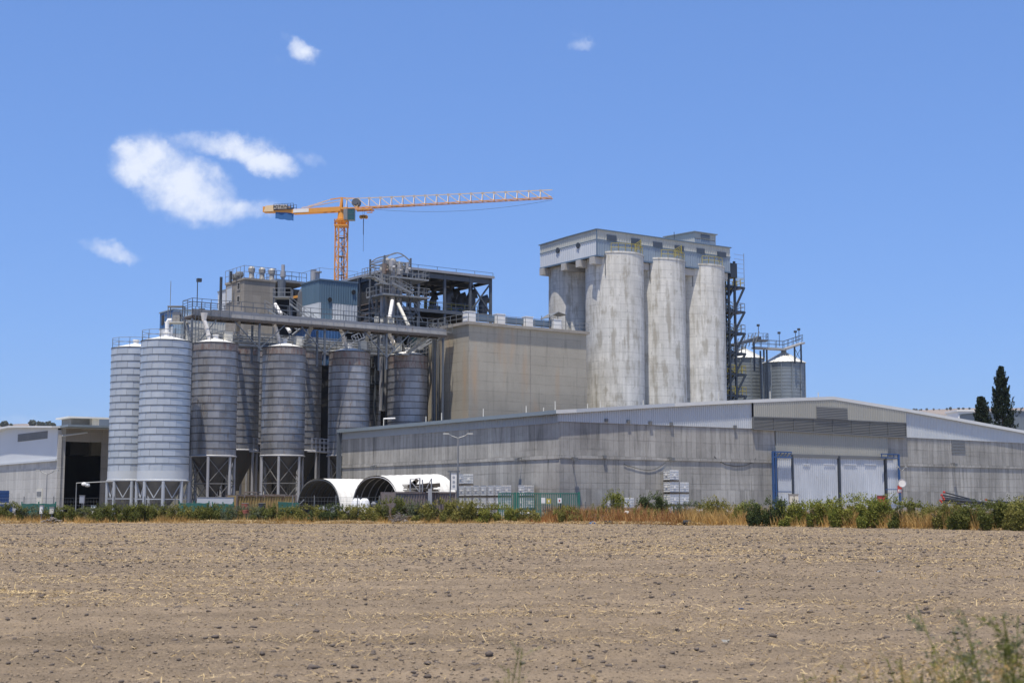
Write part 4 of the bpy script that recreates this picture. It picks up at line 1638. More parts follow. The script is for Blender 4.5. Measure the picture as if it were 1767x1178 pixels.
# ================================================================== STEEL SILOS
def plate_mesh(r, h, nseg, name):
    """one curved wall plate, lapping slightly over its neighbour"""
    me = bpy.data.meshes.new(name)
    v, f = [], []
    st = 5
    for i in range(st + 1):
        a = (2 * math.pi / nseg) * i / st * .984
        rr = r + 0.018 * (i / st) + 0.0
        v.append((rr * math.cos(a), rr * math.sin(a), 0.0))
        v.append((rr * math.cos(a), rr * math.sin(a), h))
    for i in range(st):
        q = 2 * i
        f.append((q, q + 2, q + 3, q + 1))
    q = 2 * st
    ae = 2 * math.pi / nseg * .988
    v.append((r * math.cos(ae) * .992, r * math.sin(ae) * .992, 0))
    v.append((r * math.cos(ae) * .992, r * math.sin(ae) * .992, h))
    f.append((q, q + 2, q + 3, q + 1))
    me.from_pydata(v, [], f)
    me.polygons.foreach_set('use_smooth', [True] * len(f))
    me.set_sharp_from_angle(angle=R(30))
    me.update()
    return me


def ring_mesh(r, hh, name):
    mb = MB().lathe((0, 0, 0), [(r + .012, -hh), (r + .052, -hh * .8), (r + .052, 0.0), (r + .0, .012)], 48)
    me = bpy.data.meshes.new(name)
    me.from_pydata(mb.v, [], mb.f)
    me.polygons.foreach_set('use_smooth', [True] * len(mb.f))
    me.set_sharp_from_angle(angle=R(30))
    me.update()
    return me


MESHES = {}


def steel_silo(px, Y, r, zt, zb, nr, style, label, legs_to=0.0, simple=False):
    c = base(px, 700, Y)
    t = thing('steel_silo', label, 'silo', c, 'cylindrical steel silos in rows')
    new = style == 'new'
    skirt = 1.05 if new else 0.0
    h = (zt - zb - skirt) / nr
    key = (round(r, 2), round(h, 3), style)
    nseg = 12
    if key not in MESHES:
        pm = plate_mesh(r, h, nseg, 'wall_plate')
        pm.materials.append(M['galv_new'] if new else M['galv_old'])
        pr = pm.copy()
        pr.materials.clear()
        pr.materials.append(M['galv_new'] if new else M['galv_rim'])
        rg = ring_mesh(r, .085, 'stiffener_ring')
        rg.materials.append(M['ring_pale'] if new else M['ring_dark'])
        MESHES[key] = (pm, pr, rg)
    pm, pr, rg = MESHES[key]
    for k in range(nr):
        z = zb + skirt + k * h
        rot = (math.pi / nseg if k % 2 else 0) + 0.2
        for s in range(nseg):
            o = bpy.data.objects.new('wall_plate', pr if k >= nr - (1 if px < 600 else 2) else pm)
            o.parent = t
            o.location = (0, 0, z)
            o.rotation_euler = (0, 0, rot + 2 * math.pi * s / nseg)
            col.objects.link(o)
        o = bpy.data.objects.new('stiffener_ring', rg)
        o.parent = t
        o.location = (0, 0, z + h)
        col.objects.link(o)
    if new:
        MB().lathe(c, [(r + .03, zb - .02), (r + .03, zb + skirt)], 48).build('skirt_band', M['clad_light'], t, smooth=True)
    # inner liner stops light leaks, roof and neck
    MB().lathe(c, [(r - .06, zb), (r - .06, zt - .02)], 24).build('liner', M['hopper'], t)
    MB().lathe(c, [(r + .06, zt + .04), (r * .3, zt + .55), (.02, zt + .62)], 40).build('roof', M['white'] if not simple else M['cream'], t, smooth=True)
    MB().lathe(c, [(.32, zt + .5), (.32, zt + 1.0), (.4, zt + 1.02), (.4, zt + 1.12), (.02, zt + 1.14)], 14).build('inlet_neck', M['white'], t)
    # hopper
    hz = min(zb - .9, 4.6 if not new else 3.4)
    MB().lathe(c, [(r, zb + .02), (.35, zb - hz), (.35, zb - hz - .5)], 40).build('hopper', M['hopper_light'] if new else M['hopper'], t, smooth=True)
    MB().lathe(c, [(r + .12, zb - .12), (r + .16, zb + .0), (r + .03, zb + .1)], 48).build('ring_beam', M['leg_light'] if new else M['leg_grey'], t)
    nl = 8 if new else 6
    lm = M['leg_light'] if new else M['leg_grey']
    lp = []
    for k in range(nl):
        a = 2 * math.pi * k / nl + (R(-90) if not new else R(-75))
        p = Vector((c.x + (r - .02) * math.cos(a), c.y + (r - .02) * math.sin(a), 0))
        lp.append(p)
        MB().tube(p, p + Vector((0, 0, zb - .1)), .19 if new else .17, 10).build('leg', lm, t)
    if not simple:
        for k in range(nl):
            p, q = lp[k], lp[(k + 1) % nl]
            b = MB()
            zz = Vector((0, 0, 1))
            if new:
                m_ = (p + q) / 2
                b.beam(p + zz * (zb - .2), m_ + zz * (zb * .55), .09)
                b.beam(q + zz * (zb - .2), m_ + zz * (zb * .55), .09)
                b.beam(p + zz * zb * .52, q + zz * zb * .52, .1)
            else:
                for z0, z1 in ((zb * .14, zb * .56), (zb * .56, zb - .2)):
                    b.beam(p + zz * z0, q + zz * z1, .08)
                    b.beam(q + zz * z0, p + zz * z1, .08)
                for z1 in (zb * .14, zb * .56):
                    b.beam(p + zz * z1, q + zz * z1, .11)
            b.build('brace', lm if new else M['gallery_dark'], t)
    return t, c


SIL = []


def Zp(px, py, Y):
    return P(px, py, Y).z


def build_silos():
    r_new, r_old = 2.77, 2.58
    zt2 = Zp(285, 585, 158 - 2.8)
    zb2 = Zp(285, 828, 158 - 2.8)
    SIL.append(steel_silo(284.5, 158, r_new, zt2, zb2, 18, 'new', 'second silo from the left, pale and bluish, widest and nearest of the steel silos'))
    zt1 = Zp(232, 598, 167 - 2.8)
    zb1 = Zp(232, 830, 167 - 2.8)
    h = (zt2 - zb2 - 1.05) / 18
    SIL.append(steel_silo(231.5, 167, r_new, zt1, zt1 - 18 * h - 1.05, 18, 'new', 'leftmost pale silo, partly hidden by the wider pale silo beside it'))
    H = 13.0
    front = [(369.5, 164, 589.5, 'brown rimmed weathered silo right next to the pale silos, overhead gallery ending above it'),
             (488.8, 171, 597, 'weathered front-row silo over the rusty yellow container, second of the weathered ones'),
             (602, 178.5, 605, 'weathered front-row silo behind the left end of the warehouse roof edge'),
             (703, 185, 611, 'weathered silo with red-stained top band, nearest the beige concrete block')]
    nr = 15
    hold = None
    for i, (px, Y, yt, lab) in enumerate(front):
        zt = Zp(px, yt, Y - 2.6)
        SIL.append(steel_silo(px, Y, r_old, zt, zt - 12.95, nr, 'old', lab))
    rear = [(411, 181, 598, 'dull rear silo between the first and second weathered front silos'),
            (520, 187, 605, 'dull rear silo showing right of the second weathered silo'),
            (624, 193, 613, 'dull rear silo showing as a strip right of the third weathered silo')]
    for px, Y, yt, lab in rear:
        zt = Zp(px, yt, Y - 2.6)
        SIL.append(steel_silo(px, Y, r_old, zt, zt - 12.95, nr, 'old', lab, simple=True))
    third = [(458, 199, 604, 'deep-shaded silo of the third row behind the second weathered silo'),
             (575, 203, 610, 'deep-shaded silo of the third row left of the third weathered silo')]
    for px, Y, yt, lab in third:
        zt = Zp(px, yt, Y - 2.6)
        SIL.append(steel_silo(px, Y, r_old, zt, zt - 12.95, nr, 'old', lab, simple=True))


build_silos()
GY0, GT = 163.0, 34.9
G0 = base(327, 700, GY0)
GZ = Zp(328, 546, GY0)


def gz_at(a):
    return GZ


def build_gallery():
    t = thing('overhead_gallery', 'long raised conveyor gallery with handrails running above the row of steel silos', 'conveyor gallery', G0)
    wdt = 2.2
    nseg = 14
    L = GT
    for i in range(nseg):
        a0, a1 = L * i / nseg, L * (i + 1) / nseg
        MB().fbox(G0, a0 + .01, a1 - .01, 0.1, .16, GZ + .25, GZ + .95).build('casing_panel', M['gallery'], t)
    MB().fbox(G0, 0, L, .2, wdt, GZ + .15, GZ + .25).build('deck', M['gallery'], t)
    MB().fbox(G0, 2.8, L, .5, 1.5, GZ + .26, GZ + 1.1).build('conveyor_trough', M['galv_old'], t)
    b = MB()
    for bb in (0.05, wdt):
        b.fbox(G0, 0, L, bb - .08, bb + .08, GZ - .1, GZ + .14)
    for k in range(24):
        b.fbox(G0, L * k / 24, L * k / 24 + .1, .2, wdt - .1, GZ - .12, GZ + .1)
    b.build('floor_beam', M['beam_brown'], t)
    r = MB()
    railing(r, [S(G0, 4.6, -.05, GZ + 1.15), S(G0, L, -.05, GZ + 1.15)], 1.05, 1.5, .055)
    railing(r, [S(G0, 4.6, wdt + .05, GZ + .25), S(G0, L, wdt + .05, GZ + .25)], 1.7, 1.5, .055)
    zz = GZ + .25
    railing(r, [S(G0, 0, wdt + .6, zz), S(G0, 0, -.1, zz), S(G0, 4.6, -.1, zz)], 1.9, 1.2, .06)
    railing(r, [S(G0, 0, wdt + .6, zz), S(G0, 4.6, wdt + .6, zz)], 1.9, 1.2, .06)
    railing(r, [S(G0, 0, wdt + .6, zz + .9), S(G0, 0, -.1, zz + .9), S(G0, 4.6, -.1, zz + .9), S(G0, 4.6, wdt + .6, zz + .9)], .6, 1.6, .05)
    r.build('handrail', M['steel_slate'], t)
    # end machinery
    m = MB()
    m.tube(S(G0, 1.6, .9, zz), S(G0, 1.6, .9, zz + .9), .35, 12)
    m.fbox(G0, 2.2, 3.4, .5, 1.4, zz, zz + .7)
    m.tube(S(G0, 1.9, .3, zz + .5), S(G0, 1.9, 1.8, zz + .5), .2, 10)
    m.build('drive_unit', M['steel'], t)
    # posts
    for a, bb in ((0.05, 0), (0.05, wdt), (8.6, 0.2), (8.6, wdt), (17.3, .2), (17.3, wdt), (26, .2), (26, wdt), (34.4, .2), (34.4, wdt)):
        zb = 0 if a < 1 or a > 30 else 18.5
        MB().fbox(G0, a - .11, a + .11, bb - .11, bb + .11, zb, GZ - .2).build('post', M['steel_slate'], t)
    for p_, q_ in [(S(G0, a, .1, GZ - 3.2), S(G0, a + d_, .1, GZ - .2)) for a in (8.6, 17.3, 26) for d_ in (-3.2, 3.2)] + [
            (S(G0, 0.05, 0, GZ - 4), S(G0, 3.0, 0, GZ - .2)), (S(G0, 0.05, 0, GZ - 4), S(G0, 0.05, wdt, GZ - .2))]:
        MB().beam(p_, q_, .12).build('knee_brace', M['steel_slate'], t)
    # ladder up the left post
    l = MB()
    for i in range(60):
        l.beam(S(G0, .35, -.25, i * .38), S(G0, .75, -.25, i * .38), .04)
    for a in (.35, .75):
        l.beam(S(G0, a, -.25, 0), S(G0, a, -.25, GZ + 1.2), .06)
    l.build('ladder', M['steel_slate'], t)
    # spouts with funnels feeding the silos
    for (x0, y0, x1, y1, Y0, Y1, mat, rr) in (
            (352, 548, 362, 588, 163, 163, 'spout', .24), (411, 552, 408, 590, 168, 178, 'gallery', .30),
            (473, 556, 484, 596, 170, 170.5, 'spout', .24), (537, 562, 524, 600, 173, 184, 'gallery', .28),
            (589, 568, 598, 603, 176, 178, 'spout', .24), (636, 571, 628, 610, 178, 190, 'gallery', .28),
            (673, 578, 684, 604, 180.5, 184, 'spout', .22)):
        p, q = P(x0, y0, Y0), P(x1, y1, Y1)
        mb = MB().lathe((p.x, p.y, 0), [(.42, p.z + .55), (.26, p.z - .3)], 12)
        mb.path([p - Vector((0, 0, .3)), p.lerp(q, .2), q], rr, 10)
        for f in (.45, .75):
            c_ = p.lerp(q, f)
            d_ = (q - p).normalized()
            mb.tube(c_ - d_ * .06, c_ + d_ * .06, rr + .07, 12)
        mb.build('spout', M[mat], t, smooth=True)
    lp = P(331, 524, 163)
    f = MB().beam(S(G0, .6, 0, GZ + 1.2), S(G0, .6, 0, GZ + 4.2), .08)
    f.fbox(G0, .5, 1.0, -.3, .15, GZ + 4.1, GZ + 4.5)
    f.build('floodlight_pole', M['steel_dark'], t)


build_gallery()


def build_silo_top_walkways():
    """handrailed catwalks around the tops of the silos"""
    groups = [([0, 1], 'thin handrails round the roofs of the two pale silos', 'catwalk on the pale silos'),
              ([2, 3, 4, 5], 'catwalk and handrails across the tops of the weathered front silos', ''),
              ([6, 7, 8], 'cluttered catwalk across the tops of the dull rear silos', '')]
    for idx, lab, _ in groups:
        cs = [SIL[i][1] for i in idx]
        o = cs[0]
        zs = []
        for i in idx:
            tobj = SIL[i][0]
            zs.append(max(ch.location.z for ch in col.objects if ch.parent == tobj and ch.name.startswith('stiffener_ring')))
        t = thing('silo_catwalk', lab, 'catwalk', (o.x, o.y, zs[0]))
        mb = MB()
        dk = MB()
        for c, z in zip(cs, zs):
            rr = 2.75
            pts = [Vector((c.x + rr * math.cos(R(a)), c.y + rr * math.sin(R(a)), z + .1)) for a in range(0, 361, 30)]
            railing(mb, pts, 1.05, 1.4, .045)
        if len(cs) > 2:
            for off in (1.0, 2.3):
                railing(mb, [Vector((c.x, c.y, z + .7)) + V * off for c, z in zip(cs, zs)], 1.05, 1.3, .05)
            for (c, z), (d, z2) in zip(list(zip(cs, zs))[:-1], list(zip(cs, zs))[1:]):
                p, q = Vector((c.x, c.y, z + .6)) + V * 1.65, Vector((d.x, d.y, z2 + .6)) + V * 1.65
                dk.beam(p, q, 1.3, .12)
                dk.beam(p + V * .6 - Vector((0, 0, .35)), q + V * .6 - Vector((0, 0, .35)), .12, .3)
                dk.beam(p - V * .6 - Vector((0, 0, .35)), q - V * .6 - Vector((0, 0, .35)), .12, .3)
            # pipes along
            for k in range(3):
                p = Vector((cs[0].x, cs[0].y, zs[0] + .9 + .35 * k)) + V * (2.6 + .3 * k)
                q = Vector((cs[-1].x, cs[-1].y, zs[-1] + .9 + .35 * k)) + V * (2.6 + .3 * k)
                dk.tube(p, q, .12, 8)
            dk.build('walkway_deck', M['steel'], t)
        mb.build('handrail', M['steel'], t)
    # white filter boxes on the tops
    boxes = [(393, 581, 164.5, 'left of the row, above the first weathered silo'), (436, 577, 172, 'grey, between first and second weathered silos, tilted'),
             (515, 589, 171.5, 'above the right edge of the second weathered silo'), (625.5, 596, 178, 'above the right edge of the third weathered silo'),
             (642, 603, 188, 'greyer, behind and right of the third weathered silo'), (685.5, 600, 182.5, 'above the left part of the silo next to the beige block')]
    first = None
    for px, py, Y, lab in boxes:
        p = P(px, py, Y)
        if first is None:
            t = thing('filter_box', 'cream sheet-metal filter box ' + lab, 'filter box', (p.x, p.y, p.z - .55), 'filter boxes on the silo tops')
            b = Vector((p.x, p.y, 0))
            z = p.z
            MB().fbox(b, -.42, .42, -.42, .42, z - .5, z + .5).build('casing', M['cream'], t)
            MB().fbox(b, -.46, .46, -.46, .46, z + .501, z + .56).build('lid', M['cream'], t)
            MB().tube((p.x, p.y, z - .95), (p.x, p.y, z - .5), .2, 10).build('outlet', M['steel'], t)
            MB().fbox(b, -.2, .2, -.47, -.43, z - .2, z + .3).build('door', M['cream'], t)
            first = t
            scan_kids()
        else:
            dup(first, (p.x, p.y, p.z - .55), 'cream sheet-metal filter box ' + lab)
    # swan-neck pipe on the pale silo
    c = SIL[0][1]
    z = Zp(285, 583, 158)
    mb = MB().path([(c.x, c.y, z + .2), (c.x, c.y, z + 1.7), (c.x + .15, c.y, z + 2.0), (c.x + .5, c.y, z + 2.0)], .22, 10)
    solo('vent_pipe', mb, M['white'], 'white swan-neck vent pipe on the roof of the widest pale silo', 'vent pipe', (c.x, c.y, z), smooth=True)
    # side platform between pale silos at low level and walkway under the weathered row
    mb = MB()
    zl = Zp(489, 781, 168)
    for a0, a1 in ((448, 466), (548, 566), (644, 652)):
        p, q = P(a0 - 10, 781, 171), P(a1, 781, 175)
        mb.beam((p.x, p.y, zl + .3), (q.x, q.y, zl + .3), 1.2, .15)
        for k in (-.5, .5):
            railing(mb, [(p.x, p.y + k, zl + .35), (q.x, q.y + k, zl + .35)], 1.0, 1.0, .05)
            railing(mb, [(p.x, p.y + k, zl + 1.1), (q.x, q.y + k, zl + 1.1)], .8, 1.0, .05)
    solo('low_walkway', mb, M['leg_grey'], 'walkway pieces with rails bridging the gaps at the hopper tops of the weathered silos', 'walkway', P(460, 781, 171))


build_silo_top_walkways()


# ================================================================== PLANT BUILDINGS BEHIND
def clad_wall(parent, o, axis, t0, t1, zb, zt, off, mat, wid=1.6, name='cladding_panel', pitch=.4):
    n = max(1, int(round((t1 - t0) / wid)))
    fb = zb if callable(zb) else (lambda q: zb)
    ft = zt if callable(zt) else (lambda q: zt)
    for i in range(n):
        x0, x1 = t0 + (t1 - t0) * i / n, t0 + (t1 - t0) * (i + 1) / n
        MB().sheet(o, axis, x0 + .008, x1 - .008, fb, ft, off, pitch, .045).build(name, M[mat], parent)


def build_tower_block():
    o = base(417, 700, 198)
    t = thing('concrete_tower_block', 'squat grey-brown concrete tower with mushroom vents and handrails on its flat roof', 'building', o)
    zt = hitU(o, 0, 418, 482)[1]
    a1 = hitU(o, 0, 475, 500)[0]
    b1 = hitV(o, 0, 389.5, 500)[0]
    MB().fbox(o, 0, a1, 0, b1, 0, zt).build('wall', M['conc_tower'], t)
    MB().fbox(o, -.12, a1 + .1, -.12, b1 + .1, zt, zt + .3).build('parapet', M['conc_tower'], t)
    for p0, p1, y0, y1, m in ((392, 400.5, 497, 520, 'clad_light'), (410.5, 414.5, 489, 498.5, 'dark_in'), (410, 414, 512, 520, 'dark_in'), (411, 414.5, 556, 565, 'dark_in')):
        b0, z1 = hitV(o, 0, p0, y0)
        b2, z0 = hitV(o, 0, p1, y1)
        w_ = MB().fbox(o, -.04, -.002, min(b0, b2), max(b0, b2), z0, z1).build('window', M[m], t)
        fr = MB()
        lo, hi = min(b0, b2), max(b0, b2)
        fr.fbox(o, -.09, -.041, lo - .08, lo, z0 - .08, z1 + .08)
        fr.fbox(o, -.09, -.041, hi, hi + .08, z0 - .08, z1 + .08)
        fr.fbox(o, -.09, -.041, lo, hi, z1, z1 + .08)
        fr.fbox(o, -.09, -.041, lo, hi, z0 - .08, z0)
        fr.build('frame', M['conc_plain'], w_)
    r = MB()
    railing(r, [S(o, -.1, b1, zt + .3), S(o, -.1, -.1, zt + .3), S(o, a1, -.1, zt + .3), S(o, a1, b1, zt + .3)], 1.7, 1.3, .055)
    r.build('handrail', M['steel'], t)
    for i, px in enumerate((434, 452, 469)):
        a, _ = hitU(o, .6, px, 480)
        c = S(o, a, .6, 0)
        m = MB().lathe((c.x, c.y, zt + .3), [(.5, 0), (.36, .3), (.36, .9), (.46, 1.0), (.5, 1.5), (.3, 1.75), (.01, 1.8)], 12)
        tag(m.build('roof_vent', M['gallery'], None, origin=(c.x, c.y, zt + .3), smooth=True),
            ('left', 'middle', 'right')[i] + ' of three mushroom roof vents on the concrete tower edge', 'roof vent', 'mushroom roof vents')
    for i, (px, Y) in enumerate(((406, 202), (413, 200))):
        c = P(px, 481, Y)
        m = MB().lathe((c.x, c.y, zt + .3), [(.35, 0), (.35, .3), (.6, .5), (.6, .9), (.5, 1.1), (.01, 1.15)], 14)
        tag(m.build('roof_fan', M['louvre'], None, origin=(c.x, c.y, zt + .3), smooth=True),
            ('left' if i == 0 else 'right') + ' dark barrel-shaped fan on the left corner of the tower roof', 'roof fan', 'dark roof fans')
    # stacks
    for px, y0, y1, Y, rr, lab in ((379, 478, 590, 196, .2, 'slim dark chimney pipe standing left of the concrete tower'),
                                   (398, 468, 488, 200, .18, 'short dark chimney pipe on the left roof edge of the concrete tower'),
                                   (488, 457, 492, 203, .26, 'tall grey chimney right of the mushroom vents'),
                                   (541, 466, 486, 200, .40, 'thick grey-brown flue with rusty foot on the slate building'),
                                   (548.5, 470, 484, 199, .22, 'blue-grey flue with flat cap beside the thick flue')):
        p, q = P(px, y1, Y), P(px, y0, Y)
        m = MB().tube((p.x, p.y, p.z), (p.x, p.y, q.z), rr, 12)
        if px == 548.5:
            m.tube((p.x, p.y, q.z - .02), (p.x, p.y, q.z + .12), .55, 12)
        if px == 488:
            m.tube((p.x, p.y, q.z - 1.8), (p.x, p.y, q.z - 1.0), .4, 12)
        if px == 541:
            m.tube((p.x, p.y, q.z), (p.x, p.y, q.z + .02), .45, 12)
        solo('chimney', m, M['leg_grey'] if px != 379 and px != 398 else M['steel_dark'], lab, 'chimney', p)
    # white-clad lift shaft left of tower
    o2 = base(389, 700, 204)
    t2 = thing('lift_shaft', 'narrow white sheet-clad shaft behind the left edge of the concrete tower', 'shaft', o2)
    z2 = P(385, 500, 204).z
    p = P(376, 503, 204)
    b2 = hitV(o2, 0, 376.5, 503)[0]
    MB().fbox(o2, 0.1, 3, 0.1, b2, 15, z2 - .1).build('core', M['clad_grey'], t2)
    clad_wall(t2, o2, 'b', 0, b2, 15, z2, 0, 'clad_white', 1.3)
    MB().fbox(o2, -.1, 3, -.1, b2 + .1, z2, z2 + .2).build('roof', M['trim'], t2)
    # pale blue building on the left
    o3 = base(294.5, 700, 186)
    t3 = thing('pale_blue_building', 'pale blue sheet-clad building behind the tops of the pale silos', 'building', o3)
    z3 = hitU(o3, 0, 295, 534)[1]
    a3 = hitU(o3, 0, 372, 545)[0]
    b3 = hitV(o3, 0, 276.5, 541)[0]
    z3b = hitV(o3, 0, 276.5, 541)[1]
    MB().fbox(o3, 0.1, a3, 0.1, b3, 0, min(z3, z3b) - .1).build('core', M['clad_grey'], t3)
    rl = lambda q: z3 + (z3b - z3) * q / b3
    clad_wall(t3, o3, 'a', 0, a3, z3 - 3.1, z3, 0, 'clad_blue_pale', 1.4)
    clad_wall(t3, o3, 'b', 0, b3, lambda q: rl(q) - 2.2, rl, 0, 'clad_blue', 1.4)
    clad_wall(t3, o3, 'a', 0, a3, 14, z3 - 3.12, 0, 'clad_white', 1.4)
    clad_wall(t3, o3, 'b', 0, b3, 14, lambda q: rl(q) - 2.22, 0, 'clad_white', 1.4)
    b0_, z_ = hitV(o3, 0, 281, 558)
    MB().fbox(o3, -.1, -.05, b0_ - .4, b0_ + .3, z_ - .2, z_ + 1.1).build('window', M['dark_in'], t3)
    f = MB()
    prism_between(f, o3, 'b', -.1, b3 + .1, lambda q: rl(q), lambda q: rl(q) + .15, -.15, a3)
    f.build('roof', M['trim'], t3)
    # head machinery on top
    hm = thing('bucket_elevator', 'steel elevator head and little platform standing before the pale blue building', 'elevator', P(306, 560, 176))
    p = P(304, 556, 176)
    m = MB()
    m.box(p.x - 1.3, p.x + 1.6, p.y - .8, p.y + .8, p.z - .15, p.z)
    m.build('platform', M['cream'], hm)
    m = MB()
    for dx in (-.9, .9):
        for dy in (-.6, .6):
            m.beam((p.x + dx, p.y + dy, p.z - 5), (p.x + dx, p.y + dy, p.z + 2.0), .1)
    m.box(p.x - 1, p.x + 1, p.y - .7, p.y + .7, p.z + 1.9, p.z + 2.0)
    railing(m, [(p.x - 1.3, p.y - .8, p.z), (p.x + 1.6, p.y - .8, p.z)], 1, .7, .05)
    m.beam((p.x - .8, p.y, p.z + 2), (p.x - .8, p.y, p.z + 5.2), .06)
    m.build('frame', M['steel'], hm)
    MB().box(p.x - .4, p.x + .5, p.y - .4, p.y + .4, p.z + .02, p.z + 1.3).build('head_casing', M['gallery'], hm)
    MB().path([(p.x + .5, p.y, p.z + 1.0), (p.x + 1.4, p.y, p.z - .4), (p.x + 2.0, p.y, p.z - 2.2)], .2, 8).build('chute', M['steel'], hm)
    # cream storage shed roofs under the gallery
    o4 = base(330, 700, 184)
    t4 = thing('cream_annex', 'low cream-white annex wall seen under the left end of the gallery', 'annex', o4)
    z4 = P(400, 553, 188).z
    clad_wall(t4, o4, 'a', 0, 4.5, 14, z4, 0, 'cream', 1.6)
    MB().fbox(o4, .1, 4.5, .1, 6, 14, z4 - .1).build('core', M['cream'], t4)
    MB().fbox(o4, -.1, 4.6, -.15, 6, z4, z4 + .15).build('roof', M['trim_light'], t4)


build_tower_block()


def build_slate_building():
    o = base(548, 700, 195)
    t = thing('slate_building', 'box building clad slate blue above and light grey below, in front of the steel hall', 'building', o)
    zt = hitU(o, 0, 549, 482.5)[1]
    zm = hitU(o, 0, 549, 521)[1]
    a1 = hitU(o, 0, 617, 500)[0]
    b1 = hitV(o, 0, 520, 500)[0]
    zl = hitV(o, 0, 520, 492)[1]
    MB().fbox(o, .1, a1, .1, b1, 0, zl - .2).build('core', M['clad_grey'], t)
    clad_wall(t, o, 'a', 0, a1, zm, zt, 0, 'clad_slate', 1.5)
    clad_wall(t, o, 'b', 0, b1 * .5, zm, zt, 0, 'clad_slate', 1.5)
    clad_wall(t, o, 'b', b1 * .5, b1, zm, lambda q: zt, 0, 'clad_slate', 1.5)
    xa, xb = hitU(o, 0, 554, 540)[0], hitU(o, 0, 573, 540)[0]
    clad_wall(t, o, 'a', 0, xa, 18, zm - .02, 0, 'clad_light', 1.2)
    clad_wall(t, o, 'a', xa, xb, 18, zm - .02, 0, 'clad_slate', 1.5)
    clad_wall(t, o, 'a', xb, a1, 18, zm - .02, 0, 'clad_light', 1.2)
    clad_wall(t, o, 'b', 0, b1, 18, zm - .02, 0, 'clad_white', 1.2)
    MB().fbox(o, -.12, a1 + .05, -.12, b1 + .1, zt, zt + .18).build('roof', M['trim_blue'], t)
    for px, py in ((569, 517), (610, 504)):
        a, z = hitU(o, -.05, px, py)
        c = S(o, a, -.05, z)
        MB().tube(c, c - V * .12, .32, 12).build('wall_vent', M['black'], t)
    r = MB()
    railing(r, [S(o, 0, b1, zt + .18), S(o, 0, 0, zt + .18), S(o, a1, 0, zt + .18)], 1.5, 2.4, .04, False)
    r.build('handrail', M['steel'], t)
    # canopy roof to its left with dark space below, duct elbow and yellow beam
    c = base(482, 700, 206)
    t2 = thing('open_canopy', 'flat canopy roof over a dark bay between the concrete tower and the slate building', 'canopy', c)
    zc = P(500, 487, 206).z
    aR = hitU(c, 0, 532, 490)[0]
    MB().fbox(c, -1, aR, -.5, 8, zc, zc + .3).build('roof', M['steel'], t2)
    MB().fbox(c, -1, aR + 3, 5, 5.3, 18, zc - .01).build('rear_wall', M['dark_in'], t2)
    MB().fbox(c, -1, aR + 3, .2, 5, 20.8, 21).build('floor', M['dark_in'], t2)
    r = MB()
    railing(r, [S(c, -1, -.4, zc + .3), S(c, aR - .5, -.4, zc + .3)], 1.3, 1.2, .06)
    railing(r, [S(c, -1, 3, zc + .3), S(c, aR - .5, 3, zc + .3)], 1.3, 1.2, .06)
    r.build('handrail', M['steel_slate'], t2)
    yb = MB().beam(P(500, 514, 206.5), P(523, 510, 207), .35)
    solo('crane_beam', yb, M['crane'], 'short yellow hoist beam in the dark bay beside the grey duct elbow', 'hoist beam', P(500, 514, 206))
    d = [P(521, 546, 200), P(522, 525, 200), P(523, 508, 200), P(526, 503, 201), P(530, 503, 202), P(533, 508, 203)]
    solo('duct_elbow', MB().path(d, .75, 14), M['hopper_light'], 'fat grey duct elbow left of the slate building', 'duct', d[0], smooth=True)
    # platforms with stairs right of the tower block
    s = thing('service_stair', 'stair and railed platform clinging to the right side of the concrete tower', 'stair', base(487, 550, 192))
    p = P(487, 513, 192)
    m = MB()
    m.box(p.x - 1.1, p.x + 1.3, p.y - 1, p.y + 1, p.z - .15, p.z)
    m.build('platform', M['steel'], s)
    r = MB()
    railing(r, [(p.x - 1.1, p.y + 1, p.z), (p.x - 1.1, p.y - 1, p.z), (p.x + 1.3, p.y - 1, p.z), (p.x + 1.3, p.y + 1, p.z)], 1.1, .7, .07)
    r.build('handrail', M['steel'], s)
    m = MB()
    for dx in (-1, 1.2):
        for dy in (-.9, .9):
            m.beam((p.x + dx, p.y + dy, 18), (p.x + dx, p.y + dy, p.z), .14)
    m.tube((p.x - .1, p.y, p.z), (p.x - .1, p.y, p.z + 2.3), .55, 12)
    m.build('support_frame', M['steel_slate'], s)
    st = MB()
    q = P(488, 531, 192)
    stair(st, (p.x + 1.2, p.y - 1, p.z - 1.0), (p.x + 5.0, p.y - 1, p.z - 4.0), (0, 1, 0), .8)
    stair(st, (p.x - 2.2, p.y - 1, p.z - 1.5), (p.x + 2.4, p.y - 1.9, p.z - 4.6), (0, 1, 0), .8)
    st.box(q.x - 2.5, q.x + 4, q.y - 1, q.y + 1, q.z - 1.5, q.z - 1.35)
    st.build('stair_flight', M['steel'], s)
    for i, (x0, y0, x1, y1) in enumerate(((475, 525, 485, 542), (490, 556, 500, 572))):
        solo('chute', MB().path([P(x0, y0, 188), P(x1, y1, 186)], .24, 10), M['spout'], ('upper' if i == 0 else 'lower') + ' white slanting chute below the service stair', 'chute', P(x0, y0, 188), 'white chutes', True)
    # blue sheds under the gallery
    o5 = base(536, 700, 192)
    t5 = thing('blue_shed', 'blue sheet-clad shed with sloping roof seen beneath the gallery', 'shed', o5)
    z5 = P(540, 561, 192).z
    a5 = hitU(o5, 0, 600, 580)[0]
    b5 = hitV(o5, 0, 484, 570)[0]
    rl = lambda q: z5 + .6 - 2.6 * q / b5
    clad_wall(t5, o5, 'a', 0, a5, 20.5, z5 + .6, 0, 'clad_blue', 1.4)
    clad_wall(t5, o5, 'b', 0, b5, 20.5, rl, 0, 'clad_blue', 1.4)
    f = MB()
    prism_between(f, o5, 'b', -.2, b5 + .2, lambda q: rl(q), lambda q: rl(q) + .15, -.3, a5)
    f.build('roof', M['trim_light'], t5)
